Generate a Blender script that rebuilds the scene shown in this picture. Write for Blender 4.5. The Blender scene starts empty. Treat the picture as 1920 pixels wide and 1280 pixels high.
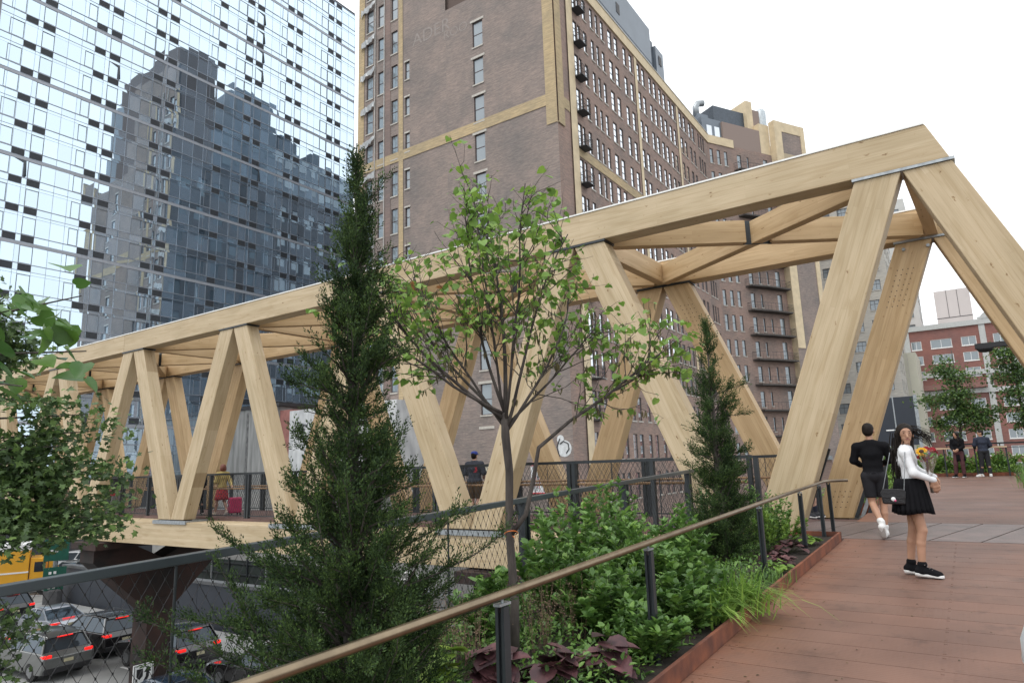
import bpy, math, random
import numpy as np
from mathutils import Vector, Matrix, Euler
random.seed(7); RNG = np.random.default_rng(11)
R = math.radians
scene = bpy.context.scene
COL = scene.collection

# ------------------------------------------------------------------ camera, world, sun, exposure
def cam_setup():
    p, r, y = R(10.55), R(1.85), R(33.9)
    fwd = Vector((-math.sin(y)*math.cos(p), math.cos(y)*math.cos(p), math.sin(p)))
    r0 = Vector((math.cos(y), math.sin(y), 0)); u0 = r0.cross(fwd)
    right = r0*math.cos(r) - u0*math.sin(r); up = u0*math.cos(r) + r0*math.sin(r)
    m = Matrix((right, up, -fwd)).transposed().to_4x4(); m.translation = (0, 0, 1.6)
    cd = bpy.data.cameras.new('camera'); c = bpy.data.objects.new('camera', cd); COL.objects.link(c)
    c.matrix_world = m
    cd.sensor_width = 36; cd.lens = 36*1250/1920; cd.clip_start = 0.05; cd.clip_end = 4000
    scene.camera = c
cam_setup()
SUN_EL, SUN_AZ = 62, 200
w = bpy.data.worlds.new('World'); scene.world = w; w.use_nodes = True
nt = w.node_tree; nt.nodes.clear()
sky = nt.nodes.new('ShaderNodeTexSky'); sky.sky_type = 'NISHITA'; sky.sun_disc = False
sky.sun_elevation = R(SUN_EL); sky.sun_rotation = R(SUN_AZ); sky.dust_density = 4; sky.air_density = 1.5
hs = nt.nodes.new('ShaderNodeHueSaturation'); hs.inputs['Saturation'].default_value = .25
mx = nt.nodes.new('ShaderNodeMix'); mx.data_type = 'RGBA'; mx.inputs['Factor'].default_value = .82
mx.inputs['B'].default_value = (13.2, 13.6, 14.0, 1)      # thick even cloud
bg = nt.nodes.new('ShaderNodeBackground'); bg.inputs['Strength'].default_value = .1
out = nt.nodes.new('ShaderNodeOutputWorld')
nt.links.new(sky.outputs[0], hs.inputs['Color']); nt.links.new(hs.outputs[0], mx.inputs['A'])
nt.links.new(mx.outputs['Result'], bg.inputs['Color']); nt.links.new(bg.outputs[0], out.inputs[0])
sl = bpy.data.lights.new('sun', 'SUN'); sl.energy = 1.0; sl.angle = R(25); sl.color = (1, .96, .9)
so = bpy.data.objects.new('sun', sl); COL.objects.link(so)
_d = Vector((math.sin(R(SUN_AZ))*math.cos(R(SUN_EL)), math.cos(R(SUN_AZ))*math.cos(R(SUN_EL)), math.sin(R(SUN_EL))))
so.rotation_euler = _d.to_track_quat('Z', 'Y').to_euler()
scene.view_settings.view_transform = 'Standard'; scene.view_settings.look = 'None'
scene.view_settings.exposure = 0.42; scene.view_settings.gamma = 1
scene.render.engine = 'CYCLES'
scene.cycles.max_bounces = 6; scene.cycles.transparent_max_bounces = 6

# ------------------------------------------------------------------ materials
MATS = {}
def mat(name, col, rough=.6, metal=0., col2=None, nscale=4., var=.25, bump=0., bscale=60., island=None,
        stretch=(1, 1, 1), spec=.5, trans=0., emit=0., coord='Object', detail=5, coat=0.):
    if name in MATS: return MATS[name]
    m = bpy.data.materials.new(name); m.use_nodes = True; MATS[name] = m
    t = m.node_tree; N = t.nodes; L = t.links; N.clear()
    o = N.new('ShaderNodeOutputMaterial'); b = N.new('ShaderNodeBsdfPrincipled')
    b.inputs['Roughness'].default_value = rough; b.inputs['Metallic'].default_value = metal
    b.inputs['Specular IOR Level'].default_value = spec; b.inputs['Coat Weight'].default_value = coat
    tc = N.new('ShaderNodeTexCoord'); mp = N.new('ShaderNodeMapping'); mp.inputs['Scale'].default_value = stretch
    L.new(tc.outputs[coord], mp.inputs[0])
    nz = N.new('ShaderNodeTexNoise'); nz.inputs['Scale'].default_value = nscale; nz.inputs['Detail'].default_value = detail
    L.new(mp.outputs[0], nz.inputs['Vector'])
    if col2 is None: col2 = tuple(c*(1-var) for c in col)
    rp = N.new('ShaderNodeValToRGB'); rp.color_ramp.elements[0].position = .35; rp.color_ramp.elements[1].position = .65
    rp.color_ramp.elements[0].color = (*col2[:3], 1); rp.color_ramp.elements[1].color = (*col[:3], 1)
    L.new(nz.outputs[0], rp.inputs[0]); res = rp.outputs[0]
    if island:
        g = N.new('ShaderNodeNewGeometry'); r2 = N.new('ShaderNodeValToRGB'); cr = r2.color_ramp
        while len(cr.elements) < len(island): cr.elements.new(.5)
        for i, c in enumerate(island):
            cr.elements[i].position = i/(len(island)-1); cr.elements[i].color = (*c, 1)
        L.new(g.outputs['Random Per Island'], r2.inputs[0])
        mm = N.new('ShaderNodeMix'); mm.data_type = 'RGBA'; mm.blend_type = 'MULTIPLY'; mm.inputs['Factor'].default_value = 1
        L.new(res, mm.inputs['A']); L.new(r2.outputs[0], mm.inputs['B']); res = mm.outputs['Result']
    L.new(res, b.inputs['Base Color'])
    if bump:
        n2 = N.new('ShaderNodeTexNoise'); n2.inputs['Scale'].default_value = bscale; L.new(mp.outputs[0], n2.inputs['Vector'])
        bp = N.new('ShaderNodeBump'); bp.inputs['Strength'].default_value = bump; bp.inputs['Distance'].default_value = .01
        L.new(n2.outputs[0], bp.inputs['Height']); L.new(bp.outputs[0], b.inputs['Normal'])
    sh = b.outputs[0]
    if trans:
        tr = N.new('ShaderNodeBsdfTranslucent'); L.new(res, tr.inputs[0]); ms = N.new('ShaderNodeMixShader')
        ms.inputs[0].default_value = trans; L.new(sh, ms.inputs[1]); L.new(tr.outputs[0], ms.inputs[2]); sh = ms.outputs[0]
    if emit:
        b.inputs['Emission Color'].default_value = (*col[:3], 1); b.inputs['Emission Strength'].default_value = emit
    L.new(sh, o.inputs[0]); return m

def mat_wood(name, tint=(1, 1, 1)):
    m = bpy.data.materials.new(name); m.use_nodes = True; MATS[name] = m
    t = m.node_tree; N = t.nodes; L = t.links; b = N['Principled BSDF']; b.inputs['Roughness'].default_value = .62
    tc = N.new('ShaderNodeTexCoord'); oi = N.new('ShaderNodeObjectInfo')
    add = N.new('ShaderNodeVectorMath'); add.operation = 'ADD'
    sc = N.new('ShaderNodeVectorMath'); sc.operation = 'SCALE'; sc.inputs['Scale'].default_value = 37
    cmb = N.new('ShaderNodeCombineXYZ')
    for i in range(3): L.new(oi.outputs['Random'], cmb.inputs[i])
    L.new(cmb.outputs[0], sc.inputs[0]); L.new(tc.outputs['Object'], add.inputs[0]); L.new(sc.outputs[0], add.inputs[1])
    def noise(stretch, scale, detail=4, dist=0):
        mp = N.new('ShaderNodeMapping'); mp.inputs['Scale'].default_value = stretch; L.new(add.outputs[0], mp.inputs[0])
        n = N.new('ShaderNodeTexNoise'); n.inputs['Scale'].default_value = scale; n.inputs['Detail'].default_value = detail
        n.inputs['Distortion'].default_value = dist
        L.new(mp.outputs[0], n.inputs['Vector']); return n.outputs[0]
    def ramp(src, stops):
        r = N.new('ShaderNodeValToRGB'); cr = r.color_ramp
        while len(cr.elements) < len(stops): cr.elements.new(.5)
        for i, (p, c) in enumerate(stops): cr.elements[i].position = p; cr.elements[i].color = (*c, 1)
        L.new(src, r.inputs[0]); return r.outputs[0]
    def mul(a, bb, f=1):
        x = N.new('ShaderNodeMix'); x.data_type = 'RGBA'; x.blend_type = 'MULTIPLY'; x.inputs['Factor'].default_value = f
        L.new(a, x.inputs['A']); L.new(bb, x.inputs['B']); return x.outputs['Result']
    base = ramp(noise((.35, 1, 1), 2.2, 3), [(.3, (.46*tint[0], .365*tint[1], .23*tint[2])), (.7, (.565*tint[0], .455*tint[1], .305*tint[2]))])
    grain = ramp(noise((.25, 9, 9), 6, 6, .6), [(.3, (.90, .88, .85)), (.62, (1, 1, 1))])
    # glued boards: each lamella a touch different
    br = N.new('ShaderNodeTexBrick'); br.inputs['Scale'].default_value = 1; br.inputs['Mortar Size'].default_value = .0015
    br.inputs['Brick Width'].default_value = 3.4; br.inputs['Row Height'].default_value = .085
    br.inputs['Color1'].default_value = (1, 1, 1, 1); br.inputs['Color2'].default_value = (.86, .83, .78, 1); br.inputs['Mortar'].default_value = (.66, .60, .52, 1)
    mp = N.new('ShaderNodeMapping'); mp.inputs['Rotation'].default_value = (R(90), 0, 0); L.new(add.outputs[0], mp.inputs[0]); L.new(mp.outputs[0], br.inputs['Vector'])
    vo = N.new('ShaderNodeTexVoronoi'); vo.inputs['Scale'].default_value = 4.8; mp2 = N.new('ShaderNodeMapping')
    mp2.inputs['Scale'].default_value = (.62, 1.5, 1.5); L.new(add.outputs[0], mp2.inputs[0])
    dn = N.new('ShaderNodeTexNoise'); dn.inputs['Scale'].default_value = 14; L.new(add.outputs[0], dn.inputs['Vector'])
    v3 = N.new('ShaderNodeMix'); v3.data_type = 'VECTOR'; v3.inputs['Factor'].default_value = .10; L.new(mp2.outputs[0], v3.inputs['A']); L.new(dn.outputs['Color'], v3.inputs['B'])
    L.new(v3.outputs['Result'], vo.inputs['Vector'])
    knot = ramp(vo.outputs['Distance'], [(.035, (.34, .25, .18)), (.07, (.8, .73, .62)), (.12, (1, 1, 1))])
    streak = ramp(noise((.2, 2.5, 2.5), 3, 2, 1.5), [(.36, (.84, .80, .72)), (.5, (1, 1, 1))])
    c = mul(mul(mul(mul(base, grain), br.outputs['Color'], .8), knot), streak, .7)
    L.new(c, b.inputs['Base Color'])
    bp = N.new('ShaderNodeBump'); bp.inputs['Strength'].default_value = .12; bp.inputs['Distance'].default_value = .01
    L.new(grain, bp.inputs['Height']); L.new(bp.outputs[0], b.inputs['Normal'])
    return m

def mat_brick(name, c1, c2, mortar, scale=1., stain=.5, bw=.22, rh=.075, tint2=None):
    m = bpy.data.materials.new(name); m.use_nodes = True; MATS[name] = m
    t = m.node_tree; N = t.nodes; L = t.links; b = N['Principled BSDF']; b.inputs['Roughness'].default_value = .85
    b.inputs['Specular IOR Level'].default_value = .25
    uv = N.new('ShaderNodeUVMap'); uv.uv_map = 'UVMap'
    br = N.new('ShaderNodeTexBrick'); br.inputs['Scale'].default_value = scale
    br.inputs['Brick Width'].default_value = bw; br.inputs['Row Height'].default_value = rh; br.inputs['Mortar Size'].default_value = .011
    br.inputs['Color1'].default_value = (*c1, 1); br.inputs['Color2'].default_value = (*c2, 1); br.inputs['Mortar'].default_value = (*mortar, 1)
    L.new(uv.outputs[0], br.inputs['Vector'])
    nz = N.new('ShaderNodeTexNoise'); nz.inputs['Scale'].default_value = .22; nz.inputs['Detail'].default_value = 9; nz.inputs['Roughness'].default_value = .65
    L.new(uv.outputs[0], nz.inputs['Vector'])
    rp = N.new('ShaderNodeValToRGB'); rp.color_ramp.elements[0].position = .34; rp.color_ramp.elements[1].position = .62
    s = 1-stain*.55; t2 = tint2 or (1.18, 1.0, .93)
    rp.color_ramp.elements[0].color = (s, s*1.0, s*1.02, 1); rp.color_ramp.elements[1].color = (*t2, 1)
    L.new(nz.outputs[0], rp.inputs[0])
    mp = N.new('ShaderNodeMapping'); mp.inputs['Scale'].default_value = (.5, 4.2, 1); L.new(uv.outputs[0], mp.inputs[0])
    n2 = N.new('ShaderNodeTexNoise'); n2.inputs['Scale'].default_value = 2.2; n2.inputs['Detail'].default_value = 6; L.new(mp.outputs[0], n2.inputs['Vector'])
    r3 = N.new('ShaderNodeValToRGB'); r3.color_ramp.elements[0].position = .38; r3.color_ramp.elements[1].position = .66
    r3.color_ramp.elements[0].color = (.83, .83, .84, 1); r3.color_ramp.elements[1].color = (1.10, 1.08, 1.06, 1); L.new(n2.outputs[0], r3.inputs[0])
    cur = br.outputs['Color']
    for x in (rp.outputs[0], r3.outputs[0]):
        mm = N.new('ShaderNodeMix'); mm.data_type = 'RGBA'; mm.blend_type = 'MULTIPLY'; mm.inputs['Factor'].default_value = 1
        L.new(cur, mm.inputs['A']); L.new(x, mm.inputs['B']); cur = mm.outputs['Result']
    L.new(cur, b.inputs['Base Color'])
    bp = N.new('ShaderNodeBump'); bp.inputs['Strength'].default_value = .4; bp.inputs['Distance'].default_value = .02
    L.new(br.outputs['Fac'], bp.inputs['Height']); bp.invert = True; L.new(bp.outputs[0], b.inputs['Normal'])
    return m

def mat_glass(name, base=(.03, .04, .05), tint=(.9, .95, 1), lo=.25, hi=1., rough=.03, wav=0., pw=3.):
    """window glass seen from outside: dark room behind, sky mirrored in it"""
    m = bpy.data.materials.new(name); m.use_nodes = True; MATS[name] = m
    t = m.node_tree; N = t.nodes; L = t.links; N.clear()
    o = N.new('ShaderNodeOutputMaterial'); d = N.new('ShaderNodeBsdfDiffuse'); g = N.new('ShaderNodeBsdfGlossy')
    geo = N.new('ShaderNodeNewGeometry'); rp = N.new('ShaderNodeValToRGB')
    rp.color_ramp.elements[0].color = (*[c*.5 for c in base], 1); rp.color_ramp.elements[1].color = (*[min(1, c*2.2) for c in base], 1)
    L.new(geo.outputs['Random Per Island'], rp.inputs[0]); L.new(rp.outputs[0], d.inputs[0])
    g.inputs['Color'].default_value = (*tint, 1); g.inputs['Roughness'].default_value = rough
    lw = N.new('ShaderNodeLayerWeight'); lw.inputs[0].default_value = .5
    mr = N.new('ShaderNodeMapRange'); mr.inputs['To Min'].default_value = lo; mr.inputs['To Max'].default_value = hi
    pm = N.new('ShaderNodeMath'); pm.operation = 'POWER'; pm.inputs[1].default_value = pw; L.new(lw.outputs['Facing'], pm.inputs[0]); L.new(pm.outputs[0], mr.inputs[0]); ms = N.new('ShaderNodeMixShader')
    L.new(mr.outputs[0], ms.inputs[0]); L.new(d.outputs[0], ms.inputs[1]); L.new(g.outputs[0], ms.inputs[2]); L.new(ms.outputs[0], o.inputs[0])
    if wav:
        tc = N.new('ShaderNodeTexCoord'); n = N.new('ShaderNodeTexNoise'); n.inputs['Scale'].default_value = .9; n.inputs['Detail'].default_value = 1
        L.new(tc.outputs['Object'], n.inputs['Vector']); bp = N.new('ShaderNodeBump'); bp.inputs['Strength'].default_value = wav; bp.inputs['Distance'].default_value = .05
        L.new(n.outputs[0], bp.inputs['Height']); L.new(bp.outputs[0], g.inputs['Normal'])
    return m

# ------------------------------------------------------------------ object helpers
def tag(o, label=None, cat=None, group=None, kind=None):
    if label: o['label'] = label
    if cat: o['category'] = cat
    if group: o['group'] = group
    if kind: o['kind'] = kind
    return o
def empty(name, loc=(0, 0, 0), rz=0, label=None, cat=None, group=None, scale=1):
    o = bpy.data.objects.new(name, None); COL.objects.link(o); o.location = loc; o.rotation_euler = (0, 0, rz)
    o.scale = (scale,)*3; o.empty_display_size = .2
    return tag(o, label, cat, group)
def kids(o): return [c for c in bpy.data.objects if c.parent == o]
def copy_tree(o, parent=None):
    ch = kids(o); c = o.copy(); COL.objects.link(c); c.parent = parent
    if parent: c.matrix_parent_inverse = o.matrix_parent_inverse.copy()
    for k in ch: copy_tree(k, c)
    return c

class MB:
    def __init__(s): s.v = []; s.f = []; s.mi = []; s.cur = 0; s.uv = None
    def add(s, vs, fs):
        n = len(s.v); s.v.extend(tuple(x) for x in vs)
        for f in fs: s.f.append(tuple(n+i for i in f)); s.mi.append(s.cur)
    def box(s, c, d, rz=0, m=None):
        x, y, z = d[0]/2, d[1]/2, d[2]/2
        vs = [Vector((a, b, cc)) for a in (-x, x) for b in (-y, y) for cc in (-z, z)]
        if m is None: m = Matrix.Rotation(rz, 4, 'Z')
        vs = [m @ v + Vector(c) for v in vs]
        s.add(vs, [(0, 1, 3, 2), (4, 6, 7, 5), (0, 4, 5, 1), (2, 3, 7, 6), (0, 2, 6, 4), (1, 5, 7, 3)])
    def bb(s, x0, x1, y0, y1, z0, z1): s.box(((x0+x1)/2, (y0+y1)/2, (z0+z1)/2), (x1-x0, y1-y0, z1-z0))
    def beam(s, p0, p1, w, h, up=(0, 0, 1)):
        p0, p1 = Vector(p0), Vector(p1); d = p1-p0; l = d.length; d.normalize(); sd = d.cross(Vector(up))
        if sd.length < 1e-4: sd = d.cross(Vector((0, 1, 0)))
        sd.normalize(); u = sd.cross(d)
        m = Matrix((d, sd, u)).transposed().to_4x4(); s.box((p0+p1)/2, (l, w, h), m=m)
    def tube(s, pts, rad, n=8, cap=True):
        pts = [Vector(p) for p in pts]
        if not hasattr(rad, '__len__'): rad = [rad]*len(pts)
        base = len(s.v); ref = None
        for i, p in enumerate(pts):
            t = (pts[min(i+1, len(pts)-1)]-pts[max(i-1, 0)]).normalized()
            if ref is None:
                ref = t.orthogonal().normalized()
            else:
                ref = (ref - t*ref.dot(t))
                if ref.length < 1e-5: ref = t.orthogonal()
                ref.normalize()
            b = t.cross(ref)
            for k in range(n):
                a = 2*math.pi*k/n; s.v.append(tuple(p+(ref*math.cos(a)+b*math.sin(a))*rad[i]))
        for i in range(len(pts)-1):
            for k in range(n):
                a = base+i*n+k; b2 = base+i*n+(k+1) % n
                s.f.append((a, b2, b2+n, a+n)); s.mi.append(s.cur)
        if cap:
            s.f.append(tuple(base+k for k in reversed(range(n)))); s.mi.append(s.cur)
            e = base+(len(pts)-1)*n; s.f.append(tuple(e+k for k in range(n))); s.mi.append(s.cur)
    def prism(s, poly, axis, a, b):
        """poly: 2D outline; axis 'x','y','z' = extrusion axis from a to b"""
        def P(q, t):
            if axis == 'y': return (q[0], t, q[1])
            if axis == 'x': return (t, q[0], q[1])
            return (q[0], q[1], t)
        n = len(poly); vs = [P(q, a) for q in poly]+[P(q, b) for q in poly]
        fs = [tuple(range(n)), tuple(range(2*n-1, n-1, -1))]+[(i, n+i, n+(i+1) % n, (i+1) % n) for i in range(n)]
        s.add(vs, fs)
    def lathe(s, c, prof, n=16):
        base = len(s.v)
        for r, z in prof:
            for k in range(n):
                a = 2*math.pi*k/n; s.v.append((c[0]+r*math.cos(a), c[1]+r*math.sin(a), c[2]+z))
        for i in range(len(prof)-1):
            for k in range(n):
                a = base+i*n+k; b = base+i*n+(k+1) % n; s.f.append((a, b, b+n, a+n)); s.mi.append(s.cur)
    def build(s, name, m, parent=None, smooth=False, bevel=0, auto=None):
        me = bpy.data.meshes.new(name); me.from_pydata(s.v, [], s.f)
        ms = m if isinstance(m, (list, tuple)) else [m]
        for x in ms: me.materials.append(x)
        if len(ms) > 1: me.polygons.foreach_set('material_index', s.mi)
        if smooth: me.polygons.foreach_set('use_smooth', [True]*len(me.polygons))
        me.update()
        o = bpy.data.objects.new(name, me); COL.objects.link(o)
        if parent: o.parent = parent
        if bevel:
            b = o.modifiers.new('bevel', 'BEVEL'); b.width = bevel; b.segments = 3 if bevel > .05 else 2; b.limit_method = 'ANGLE'
        return o

def np_mesh(name, V, F, m, parent=None, smooth=False, uv=None):
    """V (N,3), F (M,k) all faces with k corners"""
    me = bpy.data.meshes.new(name); V = np.asarray(V, np.float32); F = np.asarray(F, np.int32); k = F.shape[1]
    me.vertices.add(len(V)); me.vertices.foreach_set('co', V.ravel())
    me.loops.add(F.size); me.loops.foreach_set('vertex_index', F.ravel())
    me.polygons.add(len(F)); me.polygons.foreach_set('loop_start', np.arange(0, F.size, k, dtype=np.int32))
    if smooth: me.polygons.foreach_set('use_smooth', np.ones(len(F), bool))
    me.update(calc_edges=True); me.materials.append(m)
    o = bpy.data.objects.new(name, me); COL.objects.link(o)
    if parent: o.parent = parent
    return o

# ------------------------------------------------------------------ foliage
LEAF = {
 'rhomb': ([(0, 0, 0), (.45, .5, .08), (1, 0, 0), (.45, -.5, .08)], [(0, 1, 2, 3)]),
 'leaf': ([(0, 0, 0), (.3, .5, .12), (.72, .36, .06), (1, 0, -.08), (.72, -.36, .06), (.3, -.5, .12)], [(0, 3, 2, 1), (0, 5, 4, 3)]),
 'heart': ([(0, 0, 0), (-.12, .26, .05), (.05, .5, .1), (.42, .50, .08), (.75, .27, 0), (1, 0, -.14), (.75, -.27, 0), (.42, -.5, .08), (.05, -.5, .1), (-.12, -.26, .05)],
           [(0, 3, 2, 1), (0, 5, 4, 3), (0, 7, 6, 5), (0, 9, 8, 7)]),
 'maple': ([(0, 0, 0), (.05, .5, .06), (.3, .28, .03), (.55, .55, .0), (.62, .2, .03), (1, 0, -.1), (.62, -.2, .03), (.55, -.55, 0), (.3, -.28, .03), (.05, -.5, .06)],
           [(0, 2, 1, 1), (0, 4, 3, 2), (0, 6, 5, 4), (0, 8, 7, 6), (0, 8, 9, 9)]),
}
def leaves(name, C, D, Nn, L, Wd, shape, m, parent=None):
    C = np.asarray(C, float); D = np.asarray(D, float); Nn = np.asarray(Nn, float)
    D /= np.linalg.norm(D, axis=1)[:, None]+1e-9
    S = np.cross(Nn, D); S /= np.linalg.norm(S, axis=1)[:, None]+1e-9; U = np.cross(D, S)
    tv, tf = LEAF[shape]; tv = np.array(tv, float); n = len(C)
    L = np.broadcast_to(L, n); Wd = np.broadcast_to(Wd, n)
    V = (C[:, None, :] + D[:, None, :]*(tv[None, :, 0:1]*L[:, None, None]) + S[:, None, :]*(tv[None, :, 1:2]*Wd[:, None, None])
         + U[:, None, :]*(tv[None, :, 2:3]*L[:, None, None])).reshape(-1, 3)
    k = len(tv)
    tf4 = [f if f[2] != f[3] else f for f in tf]
    F = (np.arange(n)[:, None, None]*k + np.array(tf4)[None]).reshape(-1, 4)
    if shape == 'maple':     # two triangles are stored as degenerate quads: use triangles instead
        T = []
        for f in tf4:
            T.append((f[0], f[1], f[2]))
            if f[2] != f[3]: T.append((f[0], f[2], f[3]))
        F = (np.arange(n)[:, None, None]*k + np.array(T)[None]).reshape(-1, 3)
    return np_mesh(name, V, F, m, parent)
def rdir(n, up=0.):
    d = RNG.normal(size=(n, 3)); d[:, 2] += up; return d/np.linalg.norm(d, axis=1)[:, None]

# ------------------------------------------------------------------ smooth bodies: signed distances + surface nets
def sdf_mesh(name, prims, h, m, parent=None, k=.03, clip=None, sub=None, smooth=True):
    """prims: ('c',p0,p1,r0,r1) tapered capsule | ('e',centre,radii[,rz]) ellipsoid. clip(P)->signed value kept where <0"""
    lo = np.full(3, 1e9); hi = -lo
    for p in prims:
        if p[0] == 'c':
            for q, r in ((p[1], p[3]), (p[2], p[4])): lo = np.minimum(lo, np.array(q)-r); hi = np.maximum(hi, np.array(q)+r)
        else:
            r = max(p[2]); lo = np.minimum(lo, np.array(p[1])-r); hi = np.maximum(hi, np.array(p[1])+r)
    lo -= 3*h; hi += 3*h; n = np.ceil((hi-lo)/h).astype(int)+1
    ax = [lo[i]+h*np.arange(n[i]) for i in range(3)]
    P = np.stack(np.meshgrid(*ax, indexing='ij'), -1).astype(np.float32)
    f = np.full(n, 1., np.float32)
    for p in prims:
        if p[0] == 'c':
            a = np.array(p[1], np.float32); b = np.array(p[2], np.float32); ab = b-a; q = P-a
            t = np.clip((q@ab)/max(ab@ab, 1e-9), 0, 1); d = np.linalg.norm(q-t[..., None]*ab, axis=-1)-(p[3]+t*(p[4]-p[3]))
        else:
            q = P-np.array(p[1], np.float32)
            if len(p) > 3:
                c, s = math.cos(-p[3]), math.sin(-p[3]); q = np.stack((q[..., 0]*c-q[..., 1]*s, q[..., 0]*s+q[..., 1]*c, q[..., 2]), -1)
            rr = np.array(p[2], np.float32); k0 = np.linalg.norm(q/rr, axis=-1); k1 = np.linalg.norm(q/(rr*rr), axis=-1)
            d = k0*(k0-1)/np.maximum(k1, 1e-6)
        if k > 0:
            hh = np.maximum(k-np.abs(f-d), 0)/k; f = np.minimum(f, d)-hh*hh*k*.25
        else: f = np.minimum(f, d)
    if sub:
        for p in sub:
            q = P-np.array(p[1], np.float32); rr = np.array(p[2], np.float32); k0 = np.linalg.norm(q/rr, axis=-1); k1 = np.linalg.norm(q/(rr*rr), axis=-1)
            f = np.maximum(f, -(k0*(k0-1)/np.maximum(k1, 1e-6)))
    if clip is not None: f = np.maximum(f, clip(P))
    s = f < 0; nx, ny, nz = n
    acc = np.zeros((nx-1, ny-1, nz-1, 3), np.float32); cnt = np.zeros((nx-1, ny-1, nz-1), np.float32)
    for dx, dy, dz, axis in [(0, a, b, 0) for a in (0, 1) for b in (0, 1)]+[(a, 0, b, 1) for a in (0, 1) for b in (0, 1)]+[(a, b, 0, 2) for a in (0, 1) for b in (0, 1)]:
        sl0 = (slice(dx, dx+nx-1), slice(dy, dy+ny-1), slice(dz, dz+nz-1))
        e = [dx, dy, dz]; e[axis] += 1; sl1 = (slice(e[0], e[0]+nx-1), slice(e[1], e[1]+ny-1), slice(e[2], e[2]+nz-1))
        f0, f1 = f[sl0], f[sl1]; c = s[sl0] != s[sl1]; t = np.where(c, f0/np.where(c, f0-f1, 1), 0)
        off = np.array([dx, dy, dz], np.float32); pt = np.zeros(acc.shape, np.float32)+off; pt[..., axis] += t
        acc += pt*c[..., None]; cnt += c
    mask = cnt > 0; idx = np.full(mask.shape, -1, np.int64); idx[mask] = np.arange(mask.sum())
    cells = np.argwhere(mask); V = (cells+acc[mask]/cnt[mask][:, None])*h+lo
    Fs = []
    for axis in range(3):
        o1, o2 = [(1, 2), (2, 0), (0, 1)][axis]
        a = [slice(None)]*3; a[axis] = slice(0, n[axis]-1); a[o1] = slice(1, n[o1]-1); a[o2] = slice(1, n[o2]-1)
        b = list(a); b[axis] = slice(1, n[axis])
        c = s[tuple(a)] != s[tuple(b)]; g = np.argwhere(c)
        if not len(g): continue
        g[:, o1] += 1; g[:, o2] += 1
        inside = s[tuple(g.T)]
        def cell(d1, d2):
            q = g.copy(); q[:, o1] -= d1; q[:, o2] -= d2; return idx[tuple(q.T)]
        quad = np.stack((cell(1, 1), cell(0, 1), cell(0, 0), cell(1, 0)), 1)
        quad[~inside] = quad[~inside][:, ::-1]; Fs.append(quad)
    return np_mesh(name, V, np.concatenate(Fs), m, parent, smooth)

# ------------------------------------------------------------------ walls with window openings
def facade(name, parent, o, u, W, H, holes, m, rev=.22, thick=.4):
    """o: lower start corner, u: unit direction along the wall; outward normal = u x z"""
    u = Vector(u).normalized(); nrm = u.cross(Vector((0, 0, 1))); o = Vector(o)
    us = sorted({0., W}|{round(h[i], 3) for h in holes for i in (0, 1)}); vs = sorted({0., H}|{round(h[i], 3) for h in holes for i in (2, 3)})
    ui = {a: i for i, a in enumerate(us)}; vi = {a: i for i, a in enumerate(vs)}
    cov = np.zeros((len(us)-1, len(vs)-1), bool)
    for h in holes: cov[ui[round(h[0], 3)]:ui[round(h[1], 3)], vi[round(h[2], 3)]:vi[round(h[3], 3)]] = True
    V = []; F = []; UV = []
    def q(pts):
        n = len(V)
        for (a, b, d) in pts:
            V.append(tuple(o+u*a+Vector((0, 0, b))+nrm*d)); UV.append((a+d*.7, b+d*.7))
        F.append((n, n+1, n+2, n+3))
    for j in range(len(vs)-1):       # merge along u
        i = 0
        while i < len(us)-1:
            if cov[i, j]: i += 1; continue
            k = i
            while k < len(us)-1 and not cov[k, j]: k += 1
            q([(us[i], vs[j], 0), (us[k], vs[j], 0), (us[k], vs[j+1], 0), (us[i], vs[j+1], 0)]); i = k
    for a0, a1, b0, b1 in holes:
        q([(a0, b0, 0), (a1, b0, 0), (a1, b0, -rev), (a0, b0, -rev)]); q([(a0, b1, -rev), (a1, b1, -rev), (a1, b1, 0), (a0, b1, 0)])
        q([(a0, b0, -rev), (a0, b1, -rev), (a0, b1, 0), (a0, b0, 0)]); q([(a1, b0, 0), (a1, b1, 0), (a1, b1, -rev), (a1, b0, -rev)])
    ob = np_mesh(name, V, np.array(F), m, parent)
    l = ob.data.uv_layers.new(name='UVMap'); l.data.foreach_set('uv', np.array(UV, np.float32).ravel())
    return ob
_WC = {}
def window_parts(M, w, h, rails=(.5,), fr=.06, mull=(), y=0):
    M.bb(0, fr, y-.03, y+.03, 0, h); M.bb(w-fr, w, y-.03, y+.03, 0, h)
    M.bb(fr, w-fr, y-.028, y+.028, 0, fr); M.bb(fr, w-fr, y-.028, y+.028, h-fr, h)
    for r in rails: M.bb(fr, w-fr, y-.024, y+.024, r*h-fr*.45, r*h+fr*.45)
    for r in mull: M.bb(r*w-fr*.4, r*w+fr*.4, y-.022, y+.022, fr, h-fr)
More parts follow.
